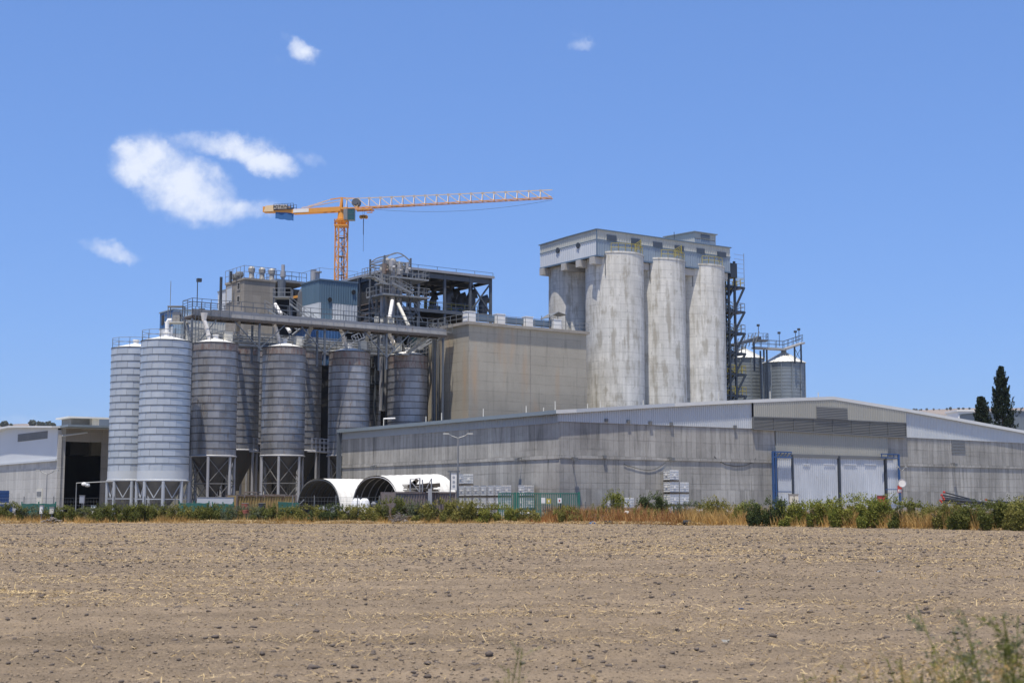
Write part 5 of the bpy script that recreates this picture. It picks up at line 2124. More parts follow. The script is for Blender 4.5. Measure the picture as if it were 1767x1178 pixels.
    MB().fbox(o5, .1, a5 - .1, .1, b5, 0, z5 - 2.2).build('core', M['dark_in'], t5)
    # added dark block, painted near black for the deep shade behind silo legs
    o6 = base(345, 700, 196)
    t6 = thing('added_shade_block', 'added dark block standing in for the deep shade behind the weathered silo legs', 'shade block', o6)
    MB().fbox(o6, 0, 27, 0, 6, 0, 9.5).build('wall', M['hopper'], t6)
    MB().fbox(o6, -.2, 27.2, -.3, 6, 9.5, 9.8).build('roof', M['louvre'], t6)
    for k in range(7):  # doors and pilasters only dress the added block
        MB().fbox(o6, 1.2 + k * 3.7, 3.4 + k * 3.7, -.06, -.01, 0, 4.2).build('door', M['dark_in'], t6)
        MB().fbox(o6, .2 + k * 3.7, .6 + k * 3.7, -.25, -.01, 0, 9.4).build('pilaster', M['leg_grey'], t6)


build_slate_building()


# ------------------------------------------------------------------ open steel hall
def build_steel_hall():
    G = base(683, 700, 200)
    t = thing('open_steel_hall', 'open-sided steel frame hall with dark flat roof over ducts and tanks', 'industrial hall', G)
    zt = hitU(G, 0, 684, 459)[1]
    a1 = hitU(G, 0, 848, 520)[0]
    b1 = hitV(G, 0, 594, 490)[0]
    zr = hitU(G, 0, 848, 479)[1]
    zl = hitV(G, 0, 595, 486)[1]
    za = (zt * 2 + zr) / 3
    # roof deck with light gutter strip along the long side
    n = 11
    for i in range(n):
        x0, x1 = a1 * i / n, a1 * (i + 1) / n
        MB().fbox(G, x0 + .02, x1 - .02, -.3, b1, zt - .35, zt - .1).build('roof_panel', M['steel_dark'], t)
    MB().fbox(G, -.3, a1 + .2, -.55, -.305, zt - .38, zt - .02).build('gutter', M['leg_grey'], t)
    MB().fbox(G, -.55, -.305, -.3, b1, zt - .38, zt - .02).build('gutter', M['leg_grey'], t)
    r = MB()
    railing(r, [S(G, 0, b1, zt), S(G, 0, -.4, zt), S(G, a1, -.4, zt)], .45, 3.5, .05, False)
    r.build('edge_rail', M['steel_slate'], t)
    fz = hitU(G, 0, 722, 532)[1]
    fz2 = hitU(G, 0, 722, 565)[1]
    cols_px = (683, 722, 767, 811, 846.5)
    colA = [hitU(G, 0, p, 510)[0] for p in cols_px]
    rowB = [0, b1 * .33, b1 * .66, b1 - .2]
    for i, a in enumerate(colA):
        for j, b in enumerate(rowB):
            MB().fbox(G, a - .17, a + .17, b - .17, b + .17, 12, zt - .36).build('column', M['steel_slate'] if j == 0 else M['steel_dark'], t)
    for b in rowB:
        MB().fbox(G, -.2, a1, b - .12, b + .12, zt - 1.2, zt - .5).build('roof_beam', M['steel_slate'] if b == 0 else M['steel_dark'], t)
    for a in colA:
        MB().fbox(G, a - .1, a + .1, 0, b1, zt - 1.1, zt - .6).build('roof_beam', M['steel_dark'], t)
    b = MB()
    b.beam(S(G, colA[1] - .2, -.02, zt - 1.2), S(G, colA[0] + .3, -.02, fz + 2.2), .22)
    b.beam(S(G, colA[0] + .2, -.02, fz + 3.8), S(G, colA[1] - .2, -.02, fz + .2), .18)
    b.beam(S(G, colA[1] - .2, -.02, fz - .4), S(G, colA[0] + .3, -.02, fz - 3.2), .2)
    b.beam(S(G, colA[3] + .2, -.02, fz + .4), S(G, colA[4] - .2, -.02, zt - 1.3), .2)
    b.beam(S(G, colA[4] - .2, -.02, fz + .4), S(G, colA[3] + .2, -.02, zt - 1.3), .2)
    b.build('cross_brace', M['steel_slate'], t)
    MB().fbox(G, colA[0], a1, -.15, b1, fz - .35, fz).build('floor_deck', M['steel_dark'], t)
    MB().fbox(G, colA[0], a1, -.25, -.16, fz - .45, fz + .05).build('floor_edge', M['steel_slate'], t)
    MB().fbox(G, 0, colA[3], -.15, b1, fz2 - .35, fz2).build('floor_deck', M['steel_dark'], t)
    r = MB()
    railing(r, [S(G, colA[1], -.1, fz), S(G, a1, -.1, fz)], 1.2, 1.5, .06)
    railing(r, [S(G, colA[0], -.1, fz), S(G, colA[1], -.1, fz)], 1.2, 1.5, .06)
    r.build('handrail', M['steel_slate'], t)
    y = MB()
    railing(y, [S(G, colA[1], 2.2, fz), S(G, a1 - 1, 2.2, fz)], 1.4, 2.2, .08)
    y.build('inner_handrail', M['yellow'], t)
    # dark rear partition on the left and below the upper floor
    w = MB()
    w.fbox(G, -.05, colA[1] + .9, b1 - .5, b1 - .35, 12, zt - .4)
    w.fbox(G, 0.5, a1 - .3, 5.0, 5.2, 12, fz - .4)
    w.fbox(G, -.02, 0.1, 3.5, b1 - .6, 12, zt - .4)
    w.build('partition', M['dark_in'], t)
    # vessels and ducts on the upper floor
    for px, yb, yt, Yo, rr in ((772, 545, 508, 3.4, .75), (795, 547, 512, 5.6, 1.0), (812, 549, 506, 3.6, .95), (833, 551, 515, 2.6, .85), (784, 545, 505, 8.0, .6), (745, 540, 512, 8.0, .55)):
        a, z0 = hitU(G, Yo, px, yb)
        zt_ = hitU(G, Yo, px, yt)[1]
        c = S(G, a, Yo, 0)
        m = MB().path([(c.x, c.y, fz), (c.x, c.y, zt_ - .8), (c.x + .25, c.y, zt_ - .2), (c.x + .9, c.y, zt_)], rr * .8, 14)
        m.tube((c.x, c.y, fz + .8), (c.x, c.y, fz + .95), rr * .9, 14)
        m.build('duct', M['steel_slate'], t, smooth=True)
    for pa, pb, yy in ((748, 760, 529), (773, 792, 540), (796, 806, 541)):
        a0, z = hitU(G, 4.0, pa, yy)
        a2, _ = hitU(G, 4.0, pb, yy)
        MB().fbox(G, a0, a2, 4.0, 5.5, fz, fz + 1.3).build('machine', M['clad_blue'], t)
    # left front: open bay with shelves of equipment
    gl = MB()
    bl = hitV(G, 0, 618, 520)[0]
    for bb in (bl, bl * .5):
        gl.fbox(G, -.17, .17, bb - .17, bb + .17, 12, zt - .4)
    gl.build('column', M['steel_slate'], t)
    for yy in (523, 532, 541, 552):
        b0, z = hitV(G, -.1, 640, yy)
        rr = MB()
        rr.beam(S(G, -.1, 1.5, z), S(G, -.1, bl, z), .14)
        rr.build('shelf_rail', M['rusty'], t)
    f = MB()
    f.beam(S(G, 0, 0, fz2), S(G, 0, bl, fz2), .3)
    f.beam(S(G, 0, 0, fz), S(G, 0, bl, fz), .2)
    f.build('edge_beam', M['steel_slate'], t)


build_steel_hall()


def build_process_tower():
    o = base(672, 700, 190)
    t = thing('elevator_tower', 'cluttered elevator tower with stairs and railed platforms before the open steel hall', 'elevator tower', o)
    z = lambda y: P(672, y, 190).z
    a0, a1, b0, b1 = -2.6, 2.1, -2.2, 2.2
    for a in (a0 * .75, a1):
        for b in (b0 + .5, b1):
            MB().fbox(o, a - .1, a + .1, b - .1, b + .1, 14, z(446)).build('column', M['steel_slate'], t)
    # bowed top frame
    m = MB()
    for b in (b0 + .5, b1):
        pts = []
        for k in range(9):
            f = k / 8
            pts.append(S(o, a0 * .75 + (a1 - a0 * .75) * f, b, z(452) + 1.0 * math.sin(f * math.pi)))
        for p, q in zip(pts[:-1], pts[1:]):
            m.beam(p, q, .13)
    for k in range(0, 9, 2):
        f = k / 8
        a = a0 * .75 + (a1 - a0 * .75) * f
        m.beam(S(o, a, b0 + .5, z(452) + 1.0 * math.sin(f * math.pi)), S(o, a, b1, z(452) + 1.0 * math.sin(f * math.pi)), .1)
    for zz in (z(455), z(460)):
        m.beam(S(o, a0 * .75, b0 + .5, zz), S(o, a1, b0 + .5, zz), .14)
        m.beam(S(o, a0 * .75, b1, zz), S(o, a1, b1, zz), .14)
        m.beam(S(o, a0 * .75, b0 + .5, zz), S(o, a0 * .75, b1, zz), .14)
    m.build('head_frame', M['steel'], t)
    for (yy, aa, ab, ba, bb) in ((481, -1.4, 4.6, -2.4, 2.0), (512, -2.6, 4.6, -2.6, 2.0), (548, -1.8, 2.6, -2.0, 2.0), (576, -1.8, 2.6, -2.0, 2.0)):
        zz = z(yy)
        MB().fbox(o, aa, ab, ba, bb, zz - .22, zz).build('platform', M['steel'], t)
        r = MB()
        railing(r, [S(o, aa, bb, zz), S(o, aa, ba, zz), S(o, ab, ba, zz), S(o, ab, bb, zz)], 1.15, .9, .06)
        r.build('handrail', M['steel'], t)
    s = MB()
    stair(s, S(o, -3.2, -1.2, z(483)), S(o, -1.6, -2.0, z(495)), V, .9)
    s.fbox(o, -4.3, -3.2, -1.3, .2, z(483) - .15, z(483))
    railing(s, [S(o, -4.3, .2, z(483)), S(o, -4.3, -1.3, z(483)), S(o, -3.2, -1.3, z(483))], 1.1, .7, .06)
    s.fbox(o, -3.0, -1.6, -2.6, -.8, z(495) - .15, z(495))
    railing(s, [S(o, -3.2, -2.6, z(495)), S(o, -1.6, -2.6, z(495))], 1.1, .7, .06)
    stair(s, S(o, -1.6, -3.2, z(495)), S(o, 1.6, -3.2, z(510)), V, .8)
    s.build('stair_flight', M['steel'], t)
    # bucket elevator legs and heads
    for k, (a, b, w_) in enumerate(((-1.4, -.6, .4), (-.4, .4, .5), (.8, -.9, .4), (1.4, .8, .45), (-.6, -1.4, .3))):
        c = S(o, a, b, 0)
        zt_ = z((470, 456, 463, 467, 460)[k])
        MB().fbox(o, a - w_, a + w_, b - .22, b + .22, 14, zt_).build('elevator_leg', M['gallery'] if k % 2 else M['leg_grey'], t)
        m = MB().lathe((c.x, c.y, zt_ - .1), [(.5, 0), (.62, .4), (.5, .8), (.1, 1.0)], 12)
        m.build('elevator_head', M['cream'] if k in (0, 2) else M['gallery'], t, smooth=True)
    for k, (a, b, y) in enumerate(((-1.9, -1.6, 478), (.3, -1.6, 476), (1.6, -1.5, 472), (-1.0, -1.8, 472))):
        c = S(o, a, b, z(y))
        m = MB().tube(c, c + Vector((0, 0, 1.4)), .35, 10)
        m.tube(c + Vector((0, 0, .5)), c + Vector((.6, -.2, .5)), .22, 8)
        m.build('drive_motor', M['rusty'] if k == 0 else M['leg_grey'], t, smooth=True)
    m = MB()
    rr = random.Random(3)
    for k in range(26):
        a, b = rr.uniform(-2.6, 2.4), rr.uniform(-2, 2)
        z0 = z(rr.choice((481, 512, 540, 569)))
        h = rr.uniform(1.2, 3.4)
        m.tube(S(o, a, b, z0 - h), S(o, a + rr.uniform(-.8, .8), b, z0), rr.uniform(.06, .16), 6)
    for k in range(14):
        a, b = rr.uniform(-2.8, 2.8), -2.1
        z0 = z(rr.uniform(500, 590))
        m.beam(S(o, a, b, z0), S(o, a + rr.uniform(-2, 2), b, z0 - rr.uniform(1, 3)), .09)
    m.build('pipework', M['steel_slate'], t)
    for i, (x0, y0, x1, y1, ww) in enumerate(((677, 519, 672, 548, .25), (687, 524, 705, 562, .22))):
        MB().path([P(x0, y0, 187), P(x1, y1, 184)], ww, 10).build('chute', M['spout'] if i == 0 else M['cream'], t, smooth=True)
    for pa, ya, pb, yb in ((646, 546, 653, 555), (656, 549, 661, 555), (668, 549, 680, 557)):
        p, q = P(pa, yb, 185), P(pb, ya, 185)
        MB().box(p.x, q.x, p.y, p.y + .8, p.z, q.z).build('control_box', M['cream'], t)


build_process_tower()


def build_under_gallery():
    """dark machinery house, frames and green machines between silos and the beige block"""
    o = base(745, 700, 196)
    t = thing('intake_house', 'dark open steel frame with green machines and stairs beneath the gallery end', 'machine house', o)
    zt = P(700, 566, 196).z
    A = -11.0
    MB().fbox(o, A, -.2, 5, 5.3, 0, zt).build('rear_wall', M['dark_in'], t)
    for k in range(7):
        a = A + k * 1.8
        MB().fbox(o, a - .12, a + .12, -.5, -.26, 0, zt).build('column', M['steel_slate'], t)
    for y in (575, 592, 612, 640, 668):
        z = P(700, y, 196).z
        MB().fbox(o, A, 0, -.5, 5, z - .12, z).build('floor', M['steel_dark'], t)
        r = MB()
        railing(r, [S(o, A, -.4, z), S(o, 0, -.4, z)], 1.1, 1.2, .06)
        r.build('handrail', M['steel'] if y > 580 else M['steel_slate'], t)
    for k, (px, py, w_, h_) in enumerate(((655, 597, 1.0, 2.0), (664, 590, .7, 2.6), (700, 578, 2.0, .7), (716, 590, .9, 1.6), (730, 584, .8, 1.2))):
        p = P(px, py, 192)
        m = MB().fbox(p, -w_, w_, -.5, .5, p.z - h_ / 2, p.z + h_ / 2)
        m.tube((p.x, p.y, p.z + h_ / 2), (p.x, p.y, p.z + h_ / 2 + .6), .3, 10)
        m.build('green_machine', M['green_machine'], t)
    s = MB()
    for k, (x0, y0, x1, y1) in enumerate(((762, 570, 735, 590), (735, 592, 708, 608), (752, 585, 722, 603), (676, 572, 640, 590))):
        stair(s, P(x0, y0, 188), P(x1, y1, 188), (0, 1, 0), .9)
    s.build('stair_flight', M['steel'], t)
    m = MB()
    rr = random.Random(5)
    for k in range(60):
        px = rr.uniform(590, 745)
        py = rr.uniform(575, 612)
        p = P(px, py, rr.uniform(188, 193))
        if rr.random() < .5:
            m.beam(p, p + Vector((rr.uniform(-3, 3), 0, rr.uniform(-.3, .3))), rr.uniform(.06, .12))
        else:
            m.beam(p, p + Vector((0, 0, rr.uniform(-2.2, 2.2))), rr.uniform(.06, .12))
    m.build('pipework', M['steel'], t)
    # lattice conveyor slanting down in white
    p, q = P(652, 572, 187), P(606, 592, 186)
    m = MB()
    for off in (0, .9):
        m.beam(p + Vector((0, 0, off)), q + Vector((0, 0, off)), .1)
    for k in range(10):
        u = p.lerp(q, k / 10)
        v = p.lerp(q, (k + 1) / 10)
        m.beam(u, v + Vector((0, 0, .9)), .06)
    m.build('lattice_conveyor', M['leg_light'], t)
    # small white lean-to roof between the silos
    w = P(661, 691, 200)
    m = MB().fbox(w, -2, 2.4, -2, 1, w.z - 1, w.z)
    solo('lean_to_roof', m, M['white'], 'small white roof glimpsed between two weathered silos beside the beige block', 'roof', w)
    # pipe clutter behind silo tops from left to centre
    m = MB()
    for k in range(90):
        px = rr.uniform(290, 640)
        top = 560 + (px - 290) * .08
        py = rr.uniform(top, top + 32)
        p = P(px, py, rr.uniform(176, 186) + (px - 290) * .02)
        if rr.random() < .55:
            d = U if rr.random() < .5 else V
            m.beam(p, p + d * rr.uniform(1.5, 5), rr.uniform(.05, .12))
        else:
            m.beam((p.x, p.y, p.z - 2.0), p, rr.uniform(.05, .10))
    solo('pipe_rack', m, M['steel'], 'tangle of pipes and rails behind the steel silo tops', 'pipe rack', P(400, 600, 180))


build_under_gallery()

# ================================================================== TOWER CRANE
def text_part(txt, size, name, mat, parent, p, xdir, up, extrude=0.03):
    cu = bpy.data.curves.new('lettering', 'FONT')
    cu.body = txt
    cu.size = size
    cu.extrude = extrude
    cu.align_x = 'CENTER'
    cu.align_y = 'CENTER'
    tmp = bpy.data.objects.new('lettering', cu)
    col.objects.link(tmp)
    dg = bpy.context.evaluated_depsgraph_get()
    me = bpy.data.meshes.new_from_object(tmp.evaluated_get(dg))
    bpy.data.objects.remove(tmp)
    x = Vector(xdir).normalized()
    z = Vector(up).normalized()
    n = x.cross(z)
    mat4 = Matrix((x.to_4d(), z.to_4d(), n.to_4d(), (0, 0, 0, 1))).transposed()
    mat4 = Matrix(((x.x, z.x, n.x, p.x), (x.y, z.y, n.y, p.y), (x.z, z.z, n.z, p.z), (0, 0, 0, 1)))
    me.transform(Matrix.Translation(-org_of(parent)) @ mat4)
    me.materials.clear()
    me.materials.append(M[mat])
    ob = bpy.data.objects.new(name, me)
    col.objects.link(ob)
    ob.parent = parent
    ORG[ob.name] = org_of(parent)
    return ob


def build_crane():
    Y = 240.0
    c = base(588, 485, Y)
    t = thing('tower_crane', 'orange tower crane with long pale lattice jib turned to the right above the plant', 'crane', c)
    yaw = R(28)
    ux, vx = Vector((math.cos(yaw), math.sin(yaw), 0)), Vector((-math.sin(yaw), math.cos(yaw), 0))
    zt = P(588, 391, Y).z
    hw = .82
    sec = 1.75
    n = int(zt / sec)

    def C(i, z):
        s = ((-1, -1), (1, -1), (1, 1), (-1, 1))[i % 4]
        p = c + ux * hw * s[0] + vx * hw * s[1]
        return Vector((p.x, p.y, z))
    for k in range(0, n, 3):
        m = MB()
        for q in range(3):
            z0 = zt - (k + q + 1) * sec
            z1 = z0 + sec
            for i in range(4):
                m.beam(C(i, z0), C(i, z1), .18)
                m.beam(C(i, z0), C(i + 1, z0), .09)
                if (k + q + i) % 2:
                    m.beam(C(i, z0), C(i + 1, z1), .09)
                else:
                    m.beam(C(i + 1, z0), C(i, z1), .09)
        m.build('mast_section', M['crane'], t)
        if zt - (k + 3) * sec < 20:
            break
    m = MB()
    for k in range(6):
        z0 = zt - 2 - k * 3.2
        m.beam((c.x + .2, c.y, z0 - 3.2), (c.x + .1, c.y, z0), .12)
        m.box(c.x - .4, c.x + .6, c.y - .4, c.y + .4, z0 - .05, z0)
    m.build('mast_ladder', M['steel_dark'], t)
    # slewing unit
    zj = P(590, 361, Y).z
    m = MB()
    m.box(c.x - 1.15, c.x + 1.15, c.y - 1.15, c.y + 1.15, zt - .05, zt + .2)
    railing(m, [(c.x - 1.1, c.y - 1.1, zt + .2), (c.x + 1.1, c.y - 1.1, zt + .2), (c.x + 1.1, c.y + 1.1, zt + .2), (c.x - 1.1, c.y + 1.1, zt + .2), (c.x - 1.1, c.y - 1.1, zt + .2)], .9, .6, .06)
    m.build('climbing_platform', M['crane'], t)
    m = MB().lathe((c.x, c.y, zt + .2), [(.55, 0), (1.0, .7), (1.0, 1.0), (.75, 1.05), (.6, zj - zt - .4), (.5, zj - zt - .2)], 14)
    m.build('slewing_ring', M['crane'], t)
    # jib direction: level, drawing slightly nearer to the right
    tip = P(953, 341.5, 233.0)
    root = Vector((c.x, c.y, zj))
    tipz = tip.z
    jd = Vector((tip.x - c.x, tip.y - c.y, tipz - zj))
    L = jd.length
    jd.normalize()
    sd = Vector((-jd.y, jd.x, 0)).normalized()
    up = Vector((0, 0, 1))
    h0, h1 = 1.75, 1.35
    nb = 18
    top, lo, lo2 = [], [], []
    start = .9
    for k in range(nb + 1):
        s = start + (L - start) * k / nb
        h = h0 + (h1 - h0) * k / nb
        b = root + jd * s
        lo.append(b - sd * .6)
        lo2.append(b + sd * .6)
        top.append(root + jd * (s) + up * h)
    for k in range(nb):
        m = MB()
        pale = k > 6
        m.beam(lo[k], lo[k + 1], .17 if k < 6 else .13)
        m.beam(lo2[k], lo2[k + 1], .17 if k < 6 else .13)
        m.beam(lo[k], lo2[k], .07)
        m.beam(lo[k], lo2[k + 1], .06)
        m.build('jib_chord', M['crane'], t)
        m = MB()
        m.beam(top[k], top[k + 1], .11)
        a, b_ = lo[k], lo2[k]
        m.beam(a, top[k], .08)
        m.beam(b_, top[k], .08)
        m.beam(top[k], lo[k + 1], .08)
        m.beam(top[k], lo2[k + 1], .08)
        m.build('jib_lattice', M['crane_pale'], t)
        jn = MB()
        q = top[k]
        jn.box(q.x - .2, q.x + .2, q.y - .15, q.y + .15, q.z - .2, q.z + .12)
        jn.build('jib_joint', M['crane_grey'], t)
    # A-frame head
    m = MB()
    hp = root + up * 2.0
    m.beam(root - jd * .1 + sd * .5, hp, .3)
    m.beam(root - jd * .1 - sd * .5, hp, .3)
    m.beam(hp, top[0], .14)
    m.beam(hp, top[1], .1)
    m.beam(hp - jd * 2.1 - up * .2, hp + jd * .1, .18)
    m.beam(root - sd * .6, root + jd * 1.2 - sd * .6, .35)
    m.beam(root + sd * .6, root + jd * 1.2 + sd * .6, .35)
    m.build('head_frame', M['crane'], t)
    # winch wheel
    w = root + jd * 2.6 + up * .95
    m = MB().tube(w - sd * .45, w + sd * .45, .72, 18)
    m.tube(w - sd * .55, w - sd * .45, .4, 12)
    m.build('hoist_winch', M['steel_slate'], t)
    # counter jib
    cl = 15.6
    zb = -0.05
    ctip = P(456, 352, 243.5)
    cd = Vector((ctip.x - c.x, ctip.y - c.y, 0)).normalized()
    cs = Vector((-cd.y, cd.x, 0))
    cl = (Vector((ctip.x, ctip.y, 0)) - Vector((c.x, c.y, 0))).length
    m = MB()
    e = root + cd * (cl * .62)
    m.beam(root - cs * .55 + up * zb, e - cs * .55 + up * zb, .35, .75)
    m.beam(root + cs * .55 + up * zb, e + cs * .55 + up * zb, .35, .75)
    m.build('counter_jib', M['crane'], t)
    m = MB()
    q0, q1 = root + cd * (cl * .40), root + cd * (cl * .60)
    m.beam(q0 - cs * .76 + up * (zb + .02), q1 - cs * .76 + up * (zb + .02), .03, .62)
    m.beam(q0 + cs * .76 + up * (zb + .02), q1 + cs * .76 + up * (zb + .02), .03, .62)
    m.build('white_plate', M['white'], t)
    m = MB()
    f0, f1 = root + cd * (cl * .62), root + cd * cl
    # tapered ballast end
    pts = []
    for s, zl, zh in ((cl * .62, -.3, .45), (cl * .80, -.05, .75), (cl * 1.0, .1, 1.1)):
        pts.append((root + cd * s, zl, zh))
    for (p, l0, h_0), (q, l1, h_1) in zip(pts[:-1], pts[1:]):
        m.box8([p - cs * .6 + up * l0, p + cs * .6 + up * l0, q + cs * .6 + up * l1, q - cs * .6 + up * l1,
                p - cs * .6 + up * h_0, p + cs * .6 + up * h_0, q + cs * .6 + up * h_1, q - cs * .6 + up * h_1])
    m.build('counter_jib_end', M['crane'], t)
    m = MB()
    p, q = root + cd * (cl * .86), root + cd * (cl * .985)
    m.box8([p - cs * .64 + up * .15, p + cs * .64 + up * .15, q + cs * .64 + up * .15, q - cs * .64 + up * .15,
            p - cs * .64 + up * 1.25, p + cs * .64 + up * 1.25, q + cs * .64 + cd * -.35 + up * 1.2, q - cs * .64 + cd * -.35 + up * 1.2])
    m.build('ballast', M['crane_pale'], t)
    m = MB()
    for s in (.935, .965):
        p = root + cd * (cl * s)
        m.beam(p - cs * .66 + up * .18, p - cs * .66 - cd * .25 + up * 1.2, .16, .03)
    m.build('ballast_stripe', M['black'], t)
    # emblem ring on the ballast
    p = root + cd * (cl * .895) + up * .7 - cs * .66
    MB().tube(p, p - cs * .03, .3, 16).build('emblem', M['crane_grey'], t)
    # railing and lettered board
    m = MB()
    a_, b_ = root + cd * (cl * .855) + up * .35, root + cd * (cl * .60) + up * .35
    for off in (-.7, .7):
        railing(m, [a_ + cs * off, b_ + cs * off], 1.0, .5, .05)
        m.beam(a_ + cs * off + up * .1, b_ + cs * off + up * .1, .12, .3)
    m.build('walkway_rail', M['steel_dark'], t)
    bd = MB()
    a2, b2 = root + cd * (cl * .85) + up * .85, root + cd * (cl * .68) + up * .80
    bd.beam(a2 - cs * .78, b2 - cs * .78, .04, .72)
    bo = bd.build('name_board', M['crane_grey'], t)
    ctr = (a2 + b2) / 2 - cs * .82
    facing = -1 if (-cs).y > 0 else 1
    side = -cs if (-cs).y < 0 else cs
    ctr = (a2 + b2) / 2 + side * .84
    if side == cs:
        bd2 = MB()
        bd2.beam(a2 + cs * .78, b2 + cs * .78, .04, .72)
        bd2.build('name_board', M['crane_grey'], t)
    text_part('POTAIN', .74, 'lettering', 'black', t, ctr, -cd, Vector((0, 0, 1)), .02)
    # banner
    m = MB()
    a3, b3 = root + cd * (cl * .835) + side * .5, root + cd * (cl * .60) + side * .5
    nn = 8
    for k in range(nn):
        p, q = a3.lerp(b3, k / nn), a3.lerp(b3, (k + 1) / nn)
        w0, w1 = .05 * math.sin(k * 1.7), .05 * math.sin((k + 1) * 1.7)
        zb0 = -1.15 - .55 * k / nn + .05 * math.sin(k * 2)
        zb1 = -1.15 - .55 * (k + 1) / nn + .05 * math.sin(k * 2 + 2)
        m.box8([p + side * w0 + up * zb0, p + side * (w0 + .03) + up * zb0, q + side * (w1 + .03) + up * zb1, q + side * w1 + up * zb1,
                p + side * w0 - up * .02, p + side * (w0 + .03) - up * .02, q + side * (w1 + .03) - up * .05, q + side * w1 - up * .05])
    m.build('banner', M['banner'], t)
    # stay bars from head to counter jib
    m = MB()
    e2 = root + cd * (cl * .50) + up * .45
    for off in (-.45, .45):
        m.beam(hp - jd * 2.1 - up * .2, e2 + cs * off, .08)
        m.beam(hp - up * .5, e2 + cs * off + up * .1, .06)
    m.build('stay_bar', M['crane_pale'], t)
    # cab
    cp = P(606, 371, 237.5)
    m = MB()
    m.box(cp.x - .55, cp.x + .65, cp.y - .6, cp.y + .6, cp.z - .95, cp.z + .95)
    m.build('cab', M['cab'], t)
    m = MB()
    m.box(cp.x - 1.25, cp.x - .6, cp.y - .5, cp.y + .5, cp.z - .8, cp.z + 1.0)
    m.build('cab_frame', M['steel'], t)
    mm = MB()
    for zz in (-.96, 0, .92):
        mm.box(cp.x - .58, cp.x + .68, cp.y - .63, cp.y - .605, cp.z + zz, cp.z + zz + .06)
    for xx in (-.58, .62):
        mm.box(cp.x + xx, cp.x + xx + .06, cp.y - .63, cp.y - .605, cp.z - .96, cp.z + .95)
    mm.build('cab_trim', M['steel_slate'], t)
    # trolley, hook block and ropes
    s1 = (P(627, 363, 239).x - c.x) / jd.x
    tr = root + jd * s1
    m = MB()
    for k in range(4):
        m.beam(tr + jd * (-1.4 + k * .8) - sd * .7 - up * .25, tr + jd * (-.8 + k * .8) + sd * .7 - up * .35, .16)
    m.beam(tr - jd * 1.4 - sd * .7 - up * .3, tr + jd * 1.7 - sd * .7 - up * .35, .22)
    m.beam(tr - jd * 1.4 + sd * .7 - up * .3, tr + jd * 1.7 + sd * .7 - up * .35, .22)
    m.beam(tr + jd * .6 - up * .85, tr + jd * 1.6 - up * .85, .14)
    m.beam(tr + jd * 1.5 - up * .35, tr + jd * 1.5 - up * .85, .08)
    m.build('trolley', M['crane'], t)
    hb = P(627.5, 374.5, tr.y)
    m = MB()
    for k, dx in enumerate((-.42, 0, .42)):
        m.tube((hb.x + dx, hb.y - .2, hb.z + (.06 if k == 1 else 0)), (hb.x + dx, hb.y + .2, hb.z + (.06 if k == 1 else 0)), .33, 12)
    m.build('hook_block', M['crane'], t)
    m = MB()
    zr_ = P(627, 434, tr.y).z
    m.tube((hb.x - .02, hb.y, P(627, 405, tr.y).z), (hb.x - .02, hb.y, hb.z - .2), .07, 6)
    m.tube((hb.x, hb.y, zr_), (hb.x, hb.y, hb.z - .2), .03, 6)
    m.tube((hb.x - .15, hb.y, hb.z + .2), (hb.x - .15, hb.y, tr.z - .3), .02, 4)
    m.tube((hb.x + .15, hb.y, hb.z + .2), (hb.x + .15, hb.y, tr.z - .3), .02, 4)
    m.build('rope', M['steel_dark'], t)
    # slack rope below the jib
    pts = []
    for k in range(25):
        f = k / 24
        p = (root + jd * 6).lerp(tip, f)
        pts.append(p - up * (.35 + 1.3 * 4 * f * (1 - f) * .8))
    MB().path(pts, .025, 4).build('slack_rope', M['steel_dark'], t)


build_crane()


